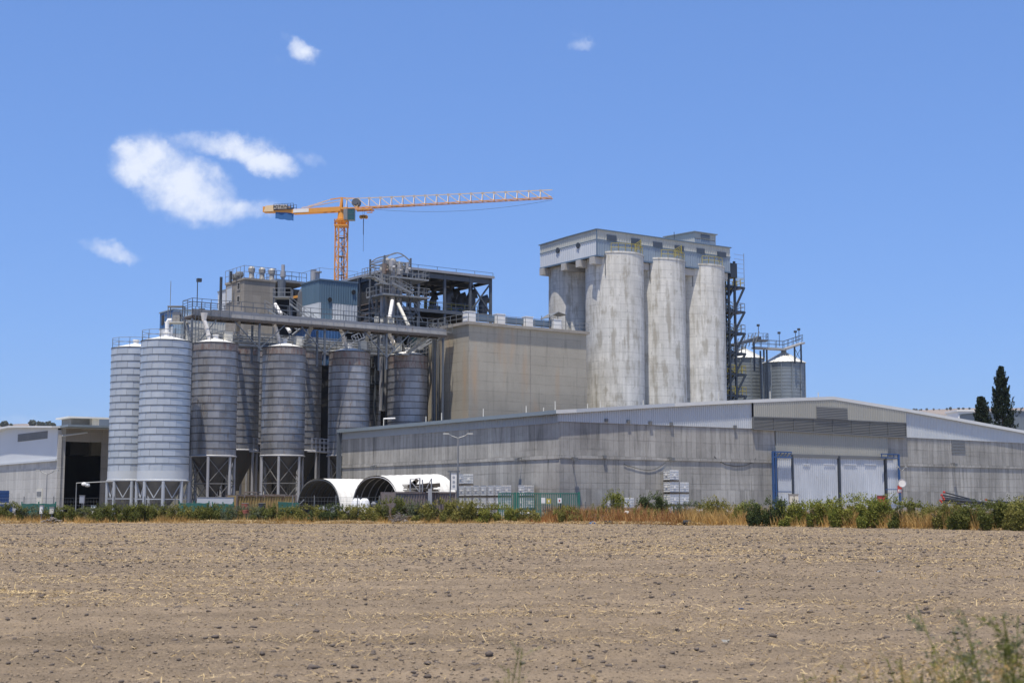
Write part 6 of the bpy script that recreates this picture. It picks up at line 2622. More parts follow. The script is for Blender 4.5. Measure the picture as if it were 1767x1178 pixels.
# ================================================================== LEFT SHED
def build_left_shed():
    o = base(102, 700, 172)
    t = thing('white_gabled_shed', 'white and grey shed at the far left with a sloping roof and dark open bay', 'shed', o)
    bE = hitV(o, 0, -60, 800)[0]
    zle = (hitV(o, 0, 100, 794)[1] + hitV(o, 0, 0, 802.5)[1]) / 2
    zr = interp([hitV(o, 0, *p) for p in ((102, 737), (22, 736.5), (0, 743), (-60, 768))])
    aE = hitU(o, 0, 192, 800)[0] + 6
    T = .3
    n = 6
    for i in range(n):
        b0, b1 = bE * i / n, bE * (i + 1) / n
        MB().fbox(o, 0, T, b0 + .015, b1 - .015, -.1, zle).build('wall_panel', M['conc_old'], t)
    MB().fbox(o, -.25, -.002, -.1, bE, zle - .02, zle + .22).build('ledge', M['clad_light'], t)
    n = 16
    for i in range(n):
        b0, b1 = bE * i / n, bE * (i + 1) / n
        MB().sheet(o, 'b', b0 + .008, b1 - .008, lambda q: zle + .1, lambda q: zr(q) - .1, -.04, .42, .03).build('cladding_panel', M['clad_white'], t)
    rf = MB()
    prism_between(rf, o, 'b', -.4, bE, lambda q: zr(q) - .08, lambda q: zr(q) + .14, -.9, 12, bE / 14)
    rf.build('roof', M['trim_light'], t)
    # overhang over the bay
    b0, z0 = hitV(o, -.1, 30.5, 762)
    b1, z1 = hitV(o, -.1, 82, 743)
    z2 = hitV(o, -.1, 30.5, 749)[1]
    z3 = hitV(o, -.1, 82, 756)[1]
    bb0, bb1 = min(b0, b1), max(b0, b1)
    lv = MB()
    prism_between(lv, o, 'b', bb0, bb1, lambda q: np.interp(q, [bb0, bb1], [z3, z0]), lambda q: np.interp(q, [bb0, bb1], [z1, z2]), -.1, -.072)
    lv.build('louvre_vent', M['louvre'], t)
    for k in range(5):
        f = (k + .5) / 5
        h = lambda q: np.interp(q, [bb0, bb1], [z3, z0]) * (1 - f) + np.interp(q, [bb0, bb1], [z1, z2]) * f
        MB().beam(S(o, -.13, bb0, h(bb0)), S(o, -.13, bb1, h(bb1)), .06, .05).build('vent_slat', M['steel_slate'], t)
    d0, zz1 = hitV(o, -.05, 63.5, 843)
    d1, _ = hitV(o, -.05, 73, 843)
    dd = MB().fbox(o, -.08, -.003, min(d0, d1), max(d0, d1), 0, zz1)
    do = dd.build('door', M['cream'], t)
    MB().fbox(o, -.12, -.081, min(d0, d1) + .25, max(d0, d1) - .25, zz1 - .9, zz1 - .35).build('window', M['louvre'], do)
    MB().fbox(o, -.02, .4, -.25, .25, -.1, zr(0) - .3).build('corner_column', M['conc_old'], t)
    # open bay: column, lintel, column, dark inside
    p1, p2, p3 = hitU(o, 0, 112, 800)[0], hitU(o, 0, 175, 800)[0], aE
    zo = hitU(o, 0, 140, 762)[1]
    zb = hitU(o, 0, 140, 736)[1]
    MB().fbox(o, .41, p1, 0, .35, -.1, zb - .2).build('column', M['conc_old'], t)
    MB().fbox(o, p2, p3, 0, .35, -.1, zb - .2).build('wall', M['conc_tower'], t)
    MB().fbox(o, p1 + .01, p2 - .01, 0.05, .35, zo, zb - .2).build('lintel', M['conc_tower'], t)
    MB().fbox(o, .1, p3, -3.4, 10, zb - .2, zb + .05).build('canopy_roof', M['trim'], t)
    MB().tube(S(o, .3, -.6, zb - 1.2), S(o, p2 * .62, -.6, zb - .7), .1, 8).build('pipe', M['clad_light'], t)
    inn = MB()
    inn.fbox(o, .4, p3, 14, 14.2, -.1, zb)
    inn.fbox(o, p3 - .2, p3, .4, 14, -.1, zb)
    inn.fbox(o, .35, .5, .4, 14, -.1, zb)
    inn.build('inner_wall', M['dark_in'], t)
    # raised roof part behind
    o2 = base(160, 700, 185)
    t2 = thing('raised_roof_unit', 'cream raised roof box with a dark recess above the open bay of the left shed', 'roof unit', o2)
    za = P(170, 722, 185).z
    a2 = 8
    MB().fbox(o2, 0, a2, 0, 5, 8, za).build('wall', M['cream'], t2)
    MB().fbox(o2, -2.4, -.003, 1, 5, 8, za - .01).build('recess', M['louvre'], t2)
    MB().fbox(o2, -3.2, a2, -.4, 5, za, za + .2).build('roof', M['trim_light'], t2)
    p = P(184, 736, 184)
    MB().box(p.x - .7, p.x + 2, p.y - 1, p.y - .7, p.z - .5, p.z + .9).build('window', M['louvre_blue'], t2)
    # blue crates before the wall
    for k, (x, y, w_, h_, lab) in enumerate(((3, 872, 1.9, 1.3, 'lower stack of dark blue crates against the left shed'), (-2, 852, 1.8, 1.2, 'dark blue crate resting on the lower blue stack at the far left'))):
        p = P(x, y, 150)
        z0 = 0.0 if k == 0 else 1.72
        z1 = 1.7 if k == 0 else 3.1
        c = thing('blue_crate', lab, 'crate', (p.x, p.y, z0), 'dark blue crates')
        bb = Vector((p.x, p.y, 0))
        MB().fbox(bb, -w_ / 2, w_ / 2, -.6, .6, z0 + .1, z1).build('box', M['blue_plastic'], c)
        m = MB()
        for q in range(4):
            m.fbox(bb, -w_ / 2 - .02, w_ / 2 + .02, -.63, .63, z0 + .15 + q * (z1 - z0 - .1) / 4, z0 + .22 + q * (z1 - z0 - .1) / 4)
        m.build('rib', M['blue_plastic'], c)


build_left_shed()


# ================================================================== YARD OBJECTS
def lamp_post(px, py_top, Y, arms, label, r=.08, arm=1.6):
    p = P(px, py_top, Y)
    t = thing('lamp_post', label, 'lamp post', (p.x, p.y, 0))
    MB().tube((p.x, p.y, 0), (p.x, p.y, p.z - .3), r * 1.3, 8, r * .8).build('pole', M['steel'], t)
    for s in arms:
        m = MB().path([(p.x, p.y, p.z - .35), (p.x + s * arm * .55, p.y, p.z - .15), (p.x + s * arm * .75, p.y, p.z)], .045, 6)
        m.build('arm', M['steel'], t)
        m = MB()
        x0, x1 = p.x + s * arm * .72, p.x + s * arm * 1.25
        m.box8([(min(x0, x1), p.y - .14, p.z - .02), (max(x0, x1), p.y - .14, p.z - .02), (max(x0, x1), p.y + .14, p.z - .02), (min(x0, x1), p.y + .14, p.z - .02),
                (min(x0, x1) + .05, p.y - .08, p.z + .12), (max(x0, x1) - .05, p.y - .08, p.z + .12), (max(x0, x1) - .05, p.y + .08, p.z + .12), (min(x0, x1) + .05, p.y + .08, p.z + .12)])
        m.build('lamp_head', M['louvre'], t)
    return t


def build_yard():
    lamp_post(790.5, 749, 129.5, (-1, 1), 'tall double-armed lamp post in front of the long warehouse wall', .09, 1.1)
    lamp_post(81.5, 812, 140, (-1, 1), 'slim double-armed lamp post before the left white shed', .05, .9)
    lamp_post(1556, 806, 128, (-1, 1), 'short post with crossbar and round mirror at the sliding doors', .05, .35)
    # round mirror and red bins near it
    p = P(1556.5, 833, 127.7)
    m = MB().tube(p, p - Vector((0, .05, 0)), .36, 20)
    mi = thing('round_sign', 'round white sign disc fixed to the crossbar post', 'sign', p)
    m.build('disc', M['white'], mi)
    m = MB()
    for k in range(20):
        a0, a1 = k * math.pi / 10, (k + 1) * math.pi / 10
        m.beam(p + Vector((.36 * math.cos(a0), -.05, .36 * math.sin(a0))), p + Vector((.36 * math.cos(a1), -.05, .36 * math.sin(a1))), .05)
    m.build('rim', M['cage'], mi)
    p = P(1553, 843, 128)
    s = thing('red_notice', 'small red and white notice just below the round sign', 'sign', p)
    MB().box(p.x - .22, p.x + .15, p.y - .05, p.y, p.z - .35, p.z + .3).build('board', M['red'], s)
    MB().box(p.x - .18, p.x + .12, p.y - .06, p.y - .052, p.z - .30, p.z - .05).build('panel', M['white'], s)
    # cabinets
    for px, py0, py1, w_, mat, Y, lab in ((1369, 853, 868, .38, 'cream', 126, 'beige electric cabinet at the left blue door frame'),
                                          (1521, 855, 868, .36, 'red', 130, 'red hose cabinet before the right end of the sliding doors')):
        p, q = P(px, py0, Y), P(px, py1, Y)
        t = thing('cabinet', lab, 'cabinet', (p.x, p.y, 0))
        MB().box(p.x - w_, p.x + w_, p.y - .3, p.y + .3, 0.1, p.z).build('body', M[mat], t)
        MB().box(p.x - w_ - .04, p.x + w_ + .04, p.y - .34, p.y + .34, p.z, p.z + .06).build('lid', M['steel'], t)
        MB().box(p.x - .02, p.x + .02, p.y - .32, p.y - .301, .3, p.z - .1).build('door_seam', M['black'], t)
    # pale barrier pipe with floodlights by the silos
    o = P(132, 833, 140)
    t = thing('pipe_gantry', 'pale horizontal pipe on a post with two small lamps before the open bay', 'pipe', (o.x, o.y, 0))
    e = P(196, 830, 140)
    MB().path([(o.x, o.y, 0), (o.x, o.y, o.z), (e.x, e.y, e.z)], .055, 8).build('pipe', M['steel'], t)
    for px in (145, 151):
        p = P(px, 835 if px < 150 else 837, 139.8)
        MB().lathe((p.x, p.y, p.z), [(.02, .2), (.2, .15), (.26, 0), (.2, -.12), (.02, -.15)], 12).build('lamp', M['white'] if px < 150 else M['cage'], t, smooth=True)
    # arch shelters
    for k, (px, Y, w_, h_, L_, lab) in enumerate(((588, 140, 9.6, 4.25, 5.4, 'left white-covered arch shelter with dark ribbed inside'), (690, 130.5, 9.2, 4.35, 6.4, 'right white-covered arch shelter, larger, beside the brown container'))):
        o = base(px, 880, Y)
        t = thing('arch_shelter', lab, 'shelter', o, 'arched fabric shelters')
        nL = 8
        nA = 20

        def A(s, f, grow=0.0):
            a = math.pi * s
            sx = (1 - math.copysign(abs(math.cos(a)) ** .85, math.cos(a))) / 2
            k2 = 1 + .05 * f * (k == 1)
            return (o, L_ * f, w_ * sx, ), (h_ + grow) * (math.sin(a) ** .72 if math.sin(a) > 0 else 0) * k2
        for inner in (False, True):
            for j in range(nL):
                m = MB()
                for i in range(nA):
                    q = []
                    for s_, f_ in ((i / nA, j / nL), ((i + 1) / nA, j / nL), ((i + 1) / nA, (j + 1) / nL), (i / nA, (j + 1) / nL)):
                        sag = 0.0
                        (oo, a, b), z = A(s_, f_, 0 if not inner else -.12)
                        if inner:
                            b = .06 + b * (1 - .12 / w_)
                        q.append(S(oo, a, b, z))
                    mid = []
                    # rib sag between frames
                    (oo, a, b), z = A((i + .0) / nA, (j + .5) / nL, -.10 if not inner else -.22)
                    (oo, a2, b2), z2 = A((i + 1.0) / nA, (j + .5) / nL, -.10 if not inner else -.22)
                    pm, pm2 = S(oo, a, b + (.05 if b < w_ / 2 else -.05), max(z, 0)), S(oo, a2, b2 + (.05 if b2 < w_ / 2 else -.05), max(z2, 0))
                    m.poly([q[0], q[1], pm2, pm])
                    m.poly([pm, pm2, q[2], q[3]])
                m.build('cover' if not inner else 'lining', M['fabric_white'] if not inner else M['fabric_dark'], t, smooth=True)
        m = MB()
        for j in range(nL + 1):
            pts = []
            for i in range(nA + 1):
                (oo, a, b), z = A(i / nA, j / nL, -.16)
                pts.append(S(oo, a, .08 + b * (1 - .16 / w_), z))
            m.path(pts, .05, 5)
        m.build('frame_hoop', M['leg_grey'] if k else M['steel_dark'], t)
    # bulk bags
    for i, (px, Y, lab) in enumerate(((615.5, 128.5, 'left of two white bulk bags in the mouth of the right arch shelter'), (629, 128.5, 'right of two white bulk bags in the mouth of the right arch shelter'))):
        p = base(px, 870, Y)
        t = thing('bulk_bag', lab, 'bulk bag', p, 'white bulk bags')
        prof = [(.01, 2.2), (.22, 2.2), (.36, 2.05), (.47, 1.8), (.5, 1.2), (.52, .6), (.48, .2), (.01, .16)]
        MB().lathe(p, list(reversed(prof)), 10).build('bag', M['bag'], t, smooth=True)
        MB().fbox(p, -.3, .12, -.53, -.50, 1.2, 1.32).build('print', M['steel_slate'], t)
    rr = random.Random(9)
    for i, (px, Y, h) in enumerate(((572, 136, 1.9), (640, 136, 2.1), (652, 136.5, 1.9), (664, 137, 2.2), (673, 136, 2.0))):
        p = base(px, 870, Y)
        lab = ['heap of grey sacks inside the left arch shelter', 'grey sack heap right of the white bulk bags', 'second grey sack heap right of the white bulk bags', 'third and tallest grey sack heap in the right arch shelter', 'grey sack heap nearest the brown container'][i]
        m = MB()
        for q in range(9):
            c = Vector((p.x + rr.uniform(-.9, .9), p.y + rr.uniform(-.5, .5), rr.uniform(.2, h - .2)))
            m.lathe(c, [(.02, -.3), (.45, -.22), (.55, 0), (.4, .2), (.02, .28)], 8)
        solo('sack_heap', m, M['bag_grey'], lab, 'sacks', p, 'grey sack heaps in the shelters', True)
    # containers
    def container(name, px, Y, L, h, mat, label, doors=False):
        o = base(px, 870, Y)
        t = thing(name, label, 'container', o, None)
        MB().fbox(o, .08, L - .08, .08, 2.3, .15, h - .08).build('core', M[mat], t)
        MB().sheet(o, 'a', .12, L - .12, lambda q: .2, lambda q: h - .15, .03, .28, .05).build('side_sheet', M[mat], t)
        MB().sheet(o, 'b', .12, 2.32, lambda q: .2, lambda q: h - .15, .03, .28, .05).build('end_sheet', M[mat], t)
        m = MB()
        for a in (0, L):
            for b in (0, 2.4):
                m.fbox(o, a - .07, a + .07, b - .07, b + .07, .05, h)
        for b in (0, 2.4):
            for z in (.12, h - .06):
                m.fbox(o, .07, L - .07, b - .05, b + .05, z - .07, z + .06)
        m.build('frame', M['rusty'] if mat != 'cont_brown' else M['cont_brown'], t)
        return t, o
    container('shipping_container', 681.5, 128, 3.85, 2.78, 'cont_brown', 'ribbed brown container with rusty edges left of the grey post, rack on top')
    container('shipping_container', 745.5, 130.5, 2.7, 2.8, 'cont_brown', 'shorter ribbed brown container right of the rusty corner post')
    container('shipping_container', 409, 133, 6.0, 2.55, 'cont_yellow', 'rusty yellow ribbed container under the second weathered silo')
    # rusty roof sheets on the yellow one
    p0 = P(420, 850, 131)
    for i, (x0, x1, y, lab) in enumerate(((421, 450, 849.0, 'upper rust-brown sheet lying over the yellow container'), (455, 498, 853.5, 'lower rust-brown sheet lying over the yellow container'))):
        a, b = P(x0, y, 131), P(x1, y, 133)
        m = MB().box(a.x, b.x, a.y, a.y + 2, a.z - .04, a.z + .06)
        m.box(a.x, a.x + .12, a.y, a.y + .1, 2.3, a.z - .04)
        m.box(b.x - .1, b.x, a.y, a.y + .1, 2.3, a.z - .04)
        solo('rusty_sheet', m, M['rusty'], lab, 'metal sheet', a, 'rusty sheets over the yellow container')
    # painted oil drum shapes beside
    for px, m_, lab in ((423, 'red_brown', 'faded red drum before the rusty yellow container'), (452, 'steel_dark', 'dark drum before the rusty yellow container')):
        p = base(px, 870, 131)
        t = thing('drum', lab, 'drum', p)
        MB().lathe(p, [(.01, .8), (.33, .8), (.33, 1.1), (.345, 1.12), (.33, 1.14), (.33, 1.75), (.01, 1.75)], 14).build('body', M[m_], t, smooth=True)
        MB().lathe(p, [(.30, 1.75), (.345, 1.77), (.30, 1.79)], 14).build('rim', M['steel'], t)
        MB().fbox(p, -.5, .5, -.5, .5, 0, .79).build('plinth', M['wood'], t)
    # rack with timber on the brown container
    r = base(700, 870, 129.5)
    t = thing('timber_rack', 'steel rack posts on top of the brown container', 'rack', (r.x, r.y, 2.8))
    for px, y0 in ((708, 826), (724.5, 824), (729, 827), (744.5, 825)):
        p = P(px, y0, 129.6)
        MB().beam((p.x, p.y, 2.8), (p.x, p.y, p.z), .09).build('post', M['leg_grey'], t)
    a, b = P(709, 827, 129.6), P(724, 824.5, 129.6)
    m = MB().beam(a, b, .06)
    a, b = P(709, 830, 129.6), P(724, 848, 129.6)
    m.beam(a, b, .07)
    a, b = P(744, 826, 129.6), P(736, 842, 129.6)
    m.beam(a, b, .07)
    m.build('brace', M['leg_grey'], t)
    rr = random.Random(4)
    m = MB()
    for k in range(26):
        z = 2.83 + (k % 7) * .1
        x0 = P(rr.uniform(694, 712), 850, 130).x
        x1 = P(rr.uniform(728, 760), 850, 130).x
        m.beam((x0, r.y + .3 + (k % 5) * .3, z), (x1, r.y + .3 + (k % 5) * .3 + rr.uniform(-.1, .1), z + rr.uniform(-.03, .05)), .18, .07)
    for px, py, rot in ((711, 836, .9), (716, 833, 1.1), (733, 837, .2), (750, 837, .1)):
        p = P(px, py, 130)
        m.beam(p - Vector((math.cos(rot) * .5, 0, math.sin(rot) * .4)), p + Vector((math.cos(rot) * .5, 0, math.sin(rot) * .4)), .3, .35)
    solo('timber_pile', m, M['wood'], 'untidy pile of dark boards lying on the brown container', 'timber', (r.x, r.y, 2.66))
    # framed display board
    p0, p1 = P(777, 816, 129), P(789, 845, 129)
    t = thing('display_board', 'white framed notice board on legs left of the tall lamp post', 'sign', (p0.x, p0.y, 0))
    MB().box(p0.x + .05, p1.x, p0.y, p0.y + .06, p1.z, p0.z).build('panel', M['white'], t)
    m = MB()
    for x in (p0.x, p1.x):
        m.box(x - .05, x + .05, p0.y - .06, p0.y - .002, 0, p0.z + .1)
    m.box(p0.x - .25, p1.x + .25, p0.y - .06, p0.y - .002, p0.z + .101, p0.z + .2)
    m.build('frame', M['steel_slate'], t)
    m = MB()
    for k, z in enumerate((.15, .40, .68)):
        cz = p1.z + (p0.z - p1.z) * (z + .08)
        m.tube((p0.x + .32, p0.y - .012, cz), (p0.x + .32, p0.y - .003, cz), .12, 10)
    m.build('printed_mark', M['cage'], t)
    # IBC totes
    def make_tote(loc, label):
        t = thing('liquid_tote', label, 'IBC tote', loc, 'white caged liquid totes')
        b = Vector((loc[0], loc[1], 0))
        z = loc[2]
        m = MB()
        m.box8([S(b, .04, .04, z + .17), S(b, 1.16, .04, z + .17), S(b, 1.16, .96, z + .17), S(b, .04, .96, z + .17),
                S(b, .04, .04, z + 1.12), S(b, 1.16, .04, z + 1.12), S(b, 1.16, .96, z + 1.12), S(b, .04, .96, z + 1.12)])
        m.build('bottle', M['ibc'], t)
        m = MB()
        for i in range(7):
            a = .02 + 1.16 * i / 6
            for bb in (0, 1.0):
                m.beam(S(b, a, bb, z + .15), S(b, a, bb, z + 1.13), .018)
        for i in range(1, 6):
            bb = i / 6
            for a in (0.02, 1.18):
                m.beam(S(b, a, bb, z + .15), S(b, a, bb, z + 1.13), .018)
        for i in range(5):
            zz = z + .18 + .235 * i
            for bb in (0, 1.0):
                m.beam(S(b, 0, bb, zz), S(b, 1.2, bb, zz), .018)
            for a in (0.02, 1.18):
                m.beam(S(b, a, 0, zz), S(b, a, 1, zz), .018)
        m.build('cage', M['cage'], t)
        m = MB()
        for bb in (.05, .5, .95):
            m.beam(S(b, 0, bb, z + .05), S(b, 1.2, bb, z + .05), .1, .09)
        m.beam(S(b, .6, 0, z + .125), S(b, .6, 1, z + .125), 1.18, .03)
        m.build('pallet', M['wood'], t)
        MB().fbox(b, -.035, -.02, .38, .66, z + .6, z + .8).build('label_plate', M['white'], t)
        MB().fbox(b, .45, .72, -.035, -.02, z + .55, z + .75).build('label_plate', M['white'], t)
        return t
    H = 1.17
    pos = []
    # long row by the left wall of the warehouse, running along V from near to far
    R0 = base(889, 870, 135)
    # row level heights 0..3
    names = ['nearest', 'second', 'third', 'fourth', 'fifth', 'sixth', 'seventh', 'eighth']
    lvl = ['bottom', 'second', 'third', 'top']
    rows = 7
    for k in range(rows):
        for L_ in range(3):
            if L_ == 0 and k % 1 == 0 and k > 6:
                continue
            b = S(R0, 0, 0, 0) - U * 0
            q = Vector((R0.x, R0.y, 0)) + V * (k * 1.28) - U * 1.6
            pos.append(((q.x, q.y, L_ * H), '%s tote from the right in the %s layer of the long tote stack' % (names[k], ('ground', 'middle', 'upper')[L_])))
    q = Vector((R0.x, R0.y, 0)) + V * (5.1 * 1.28) - U * 1.6
    pos.append(((q.x, q.y, 3 * H), 'lone tote on top of the long white stack beside the lamp post'))
    q = P(904, 847, 134)
    for L_ in range(3):
        pos.append(((q.x, q.y, L_ * H), '%s tote of the separate narrow stack behind the green gate' % ('bottom', 'middle', 'top')[L_]))
    q = base(1156.5, 870, 138)
    for L_ in range(4):
        pos.append(((q.x, q.y, .35 + L_ * H), '%s tote of the four-high stack against the gable wall' % lvl[L_]))
    q2 = Vector((q.x, q.y, 0)) + U * 1.28
    for L_ in range(3):
        if L_ < 3:
            pos.append(((q2.x, q2.y, .35 + L_ * H), '%s tote of the lower stack right of the four-high one' % ('bottom', 'middle', 'top')[L_]))
    q = base(1059, 870, 133)
    for L_ in range(2):
        pos.append(((q.x, q.y, L_ * H), '%s of two totes half hidden by the bush at the gable wall' % ('lower', 'upper')[L_]))
    q2 = Vector((q.x, q.y, 0)) + U * 1.28
    pos.append(((q2.x, q2.y, H), 'tote beside the half hidden pair, by the bush at the gable wall'))
    pos.append(((q2.x, q2.y, 0), 'ground tote beside the half hidden pair, sunk in weeds'))
    first = make_tote(pos[0][0], pos[0][1])
    scan_kids()
    for loc, lab in pos[1:]:
        dup(first, loc, lab)
    # white sheet bundle on the ground near the gable
    p = base(1220, 870, 130)
    m = MB()
    m.fbox(p, -1.6, 1.5, -.4, .4, 0.2, 1.05)
    m.fbox(p, -1.1, 2.1, -.5, .3, 1.06, 1.25)
    solo('sheet_bundle', m, M['white'], 'low white bundle of sheets on the ground right of the tote stacks', 'bundle', p)
    # pile of pipes at right
    p = P(1625, 862, 122)
    t = thing('pipe_pile', 'pile of long slanting black irrigation pipes with red ends at the right gable', 'pipes', (p.x, p.y, 0))
    for k, (x0, y0, x1, y1) in enumerate(((1630, 849, 1684, 863), (1626, 854, 1690, 865), (1628, 858, 1700, 867), (1630, 861, 1745, 870), (1624, 863, 1735, 872), (1703, 862, 1745, 867), (1626, 866, 1720, 874))):
        a, b = P(x0, y0, 120), P(x1, y1, 121)
        MB().tube(a, b, .06, 8).build('pipe', M['steel_dark'], t)
        MB().tube(a - (b - a).normalized() * .12, a, .095, 8).build('pipe_end', M['red'], t)
    m = MB()
    for px in (1632, 1655, 1690, 1725):
        q = P(px, 868, 121)
        m.box(q.x - .12, q.x + .12, q.y - .2, q.y + .4, 0, q.z)
    m.build('support_block', M['wood'], t)


build_yard()


# ================================================================== FENCES AND GATES
def build_fences():
    def mesh_fence(pts_px, Y0, Y1, ytop_m, name, label, wires=6, spacing=3.0):
        a, b = base(pts_px[0], 870, Y0), base(pts_px[1], 870, Y1)
        t = thing(name, label, 'fence', a)
        L = (b - a).length
        n = max(1, int(round(L / spacing)))
        d = (b - a) / n
        for i in range(n + 1):
            p = a + d * i
            MB().tube(p, p + Vector((0, 0, ytop_m)), .045, 6).build('post', M['wire'], t)
        m = MB()
        for k in range(wires):
            z = .2 + (ytop_m - .35) * k / (wires - 1)
            m.beam(a + Vector((0, 0, z)), b + Vector((0, 0, z)), .014)
        nn = int(L / .28)
        for i in range(nn):
            p = a + (b - a) * (i / nn)
            m.beam(p + Vector((0, 0, .1)), p + Vector((0, 0, ytop_m - .2)), .009)
        m.build('wire_mesh', M['wire'], t)
        return t
    mesh_fence((-10, 302), 134, 131, 2.4, 'wire_fence', 'grey wire mesh fence running from the left edge to the pale silos', 7, 3.1)
    mesh_fence((505, 692), 127, 126.6, 2.45, 'wire_fence', 'grey wire mesh fence in front of the arch shelters', 7, 1.9)
    mesh_fence((1010, 1330), 128, 126, 1.9, 'wire_fence', 'thin black-posted wire fence before the gable wall', 4, 3.6)
    mesh_fence((1565, 1790), 112, 108, 1.7, 'wire_fence', 'thin wire fence at the far right before the pipe pile', 4, 2.6)
    # thick grey post at the containers
    p = base(742, 870, 127)
    t = thing('steel_post', 'thick grey steel post standing where the two brown containers meet', 'post', p)
    MB().box(p.x - .17, p.x + .17, p.y - .15, p.y + .15, 0, P(742, 843, 127).z).build('post', M['leg_grey'], t)
    MB().box(p.x - .22, p.x + .22, p.y - .2, p.y + .2, 0, .12).build('base_plate', M['leg_grey'], t)
    # green gate
    o = base(860, 870, 127)
    t = thing('green_gate', 'green barred double gate with warning signs between the totes and the gable wall', 'gate', o)
    tp = [(861, 850.5), (889, 849), (893.5, 849), (932, 850), (967, 850), (999, 848.5)]
    for px, py in tp:
        q = P(px, py, 127)
        w_ = .09 if px in (889, 893.5, 999) else .06
        MB().box(q.x - w_, q.x + w_, q.y - w_, q.y + w_, 0, q.z).build('post', M['green'], t)
    for (x0, x1) in ((861, 889), (893.5, 932), (932, 967), (967, 999)):
        a, b = P(x0, 851, 127), P(x1, 851, 127)
        a.z = b.z = P(930, 851, 127).z
        m = MB()
        m.beam(a, b, .09)
        m.beam((a.x, a.y, .45), (b.x, b.y, .45), .09)
        m.beam((a.x, a.y, 1.1), (b.x, b.y, 1.1), .05)
        m.build('gate_rail', M['green'], t)
        n = int((b.x - a.x) / .16)
        for i in range(1, n):
            x = a.x + (b.x - a.x) * i / n
            MB().box(x - .034, x + .034, a.y - .02, a.y + .02, .5, a.z - .04).build('bar', M['green'], t)
    for px, py, w_, h_, mat, lab in ((937.5, 863, .18, .24, 'white', 'white notice'), (947, 864, .2, .22, 'yellow', 'yellow warning sign'), (965.5, 863, .18, .22, 'white', 'white notice with a red mark')):
        q = P(px, py, 126.8)
        MB().box(q.x - w_, q.x + w_, q.y - .03, q.y, q.z - h_, q.z + h_).build('notice', M[mat], t, lab)
        if mat != 'white' or px > 960:
            MB().box(q.x - .06, q.x + .06, q.y - .04, q.y - .031, q.z - .1, q.z + .08).build('notice_mark', M['white'] if mat == 'yellow' else M['red'], t)
    # green netting fences on the left
    for x0, x1, Y, top, lab in ((37, 95, 132, 868, 'low green netting screen before the left shed'), (309, 360, 129, 867, 'green netting screen before the pale silo legs, left half'), (366, 402, 129, 868.5, 'green netting screen before the weathered silo legs, right half')):
        a, b = P(x0, top, Y), P(x1, top, Y)
        t = thing('netting_screen', lab, 'screen', (a.x, a.y, 0), 'green netting screens')
        n = 6
        pts = [a.lerp(b, i / n) for i in range(n + 1)]
        m = MB()
        for i in range(n):
            s0, s1 = .05 * (i % 2), .05 * ((i + 1) % 2)
            m.box8([(pts[i].x, pts[i].y + s0, .1), (pts[i].x, pts[i].y + s0 + .03, .1), (pts[i + 1].x, pts[i + 1].y + s1 + .03, .1), (pts[i + 1].x, pts[i + 1].y + s1, .1),
                    (pts[i].x, pts[i].y + s0, a.z - .05 * (i % 2)), (pts[i].x, pts[i].y + s0 + .03, a.z - .05 * (i % 2)), (pts[i + 1].x, pts[i + 1].y + s1 + .03, a.z - .05 * ((i + 1) % 2)), (pts[i + 1].x, pts[i + 1].y + s1, a.z - .05 * ((i + 1) % 2))])
        m.build('netting', M['green_net'], t)
        for q in (pts[0], pts[3], pts[-1]):
            MB().box(q.x - .05, q.x + .05, q.y + .1, q.y + .18, 0, a.z + .15).build('post', M['green'], t)
    # white cabinet & little things left
    for px, y0, y1, Y, w_, mat, lab in ((72, 872, 880, 128, .13, 'white', 'small white meter box before the low green screen'), (90, 875, 880, 128, .18, 'cream', 'small white plate at the shed corner'),
                                        (162, 872, 880, 129, .2, 'white', 'small white box behind the wire fence in the open bay'), (142, 855, 862, 131, .2, 'cage', 'small grey plate on the wire fence'),
                                        (372, 858, 868, 133, 1.7, 'clad_light', 'white van-sized tank between the legs of the first weathered silo')):
        p, q = P(px, y0, Y), P(px, y1, Y)
        t = thing('utility_box', lab, 'box', (p.x, p.y, 0))
        MB().box(p.x - w_, p.x + w_, p.y - .15, p.y + .15, max(.05, q.z - .3), p.z).build('body', M[mat], t)
        MB().box(p.x - w_ - .03, p.x + w_ + .03, p.y - .18, p.y + .18, p.z, p.z + .05).build('lid', M['steel'], t)
        MB().box(p.x - .04, p.x + .04, p.y - .04, p.y + .04, 0, max(.05, q.z - .3)).build('leg', M['steel'], t)
    # green wheelie machine near the arch
    p = P(500, 866, 130)
    t = thing('green_cart', 'small green cart between the yellow container and the left arch shelter', 'cart', (p.x, p.y, 0))
    MB().box8([(p.x - .9, p.y - .4, .9), (p.x + .7, p.y - .4, .7), (p.x + .7, p.y + .4, .7), (p.x - .9, p.y + .4, .9),
               (p.x - 1.0, p.y - .5, 1.9), (p.x + .9, p.y - .5, 1.8), (p.x + .9, p.y + .5, 1.8), (p.x - 1.0, p.y + .5, 1.9)]).build('tub', M['green_machine'], t)
    for dx in (-.6, .5):
        MB().tube((p.x + dx, p.y - .5, .45), (p.x + dx, p.y - .35, .45), .4, 14).build('wheel', M['black'], t)
    MB().beam((p.x + .7, p.y, 1.5), (p.x + 1.3, p.y, 2.1), .07).build('handle', M['steel'], t)


build_fences()


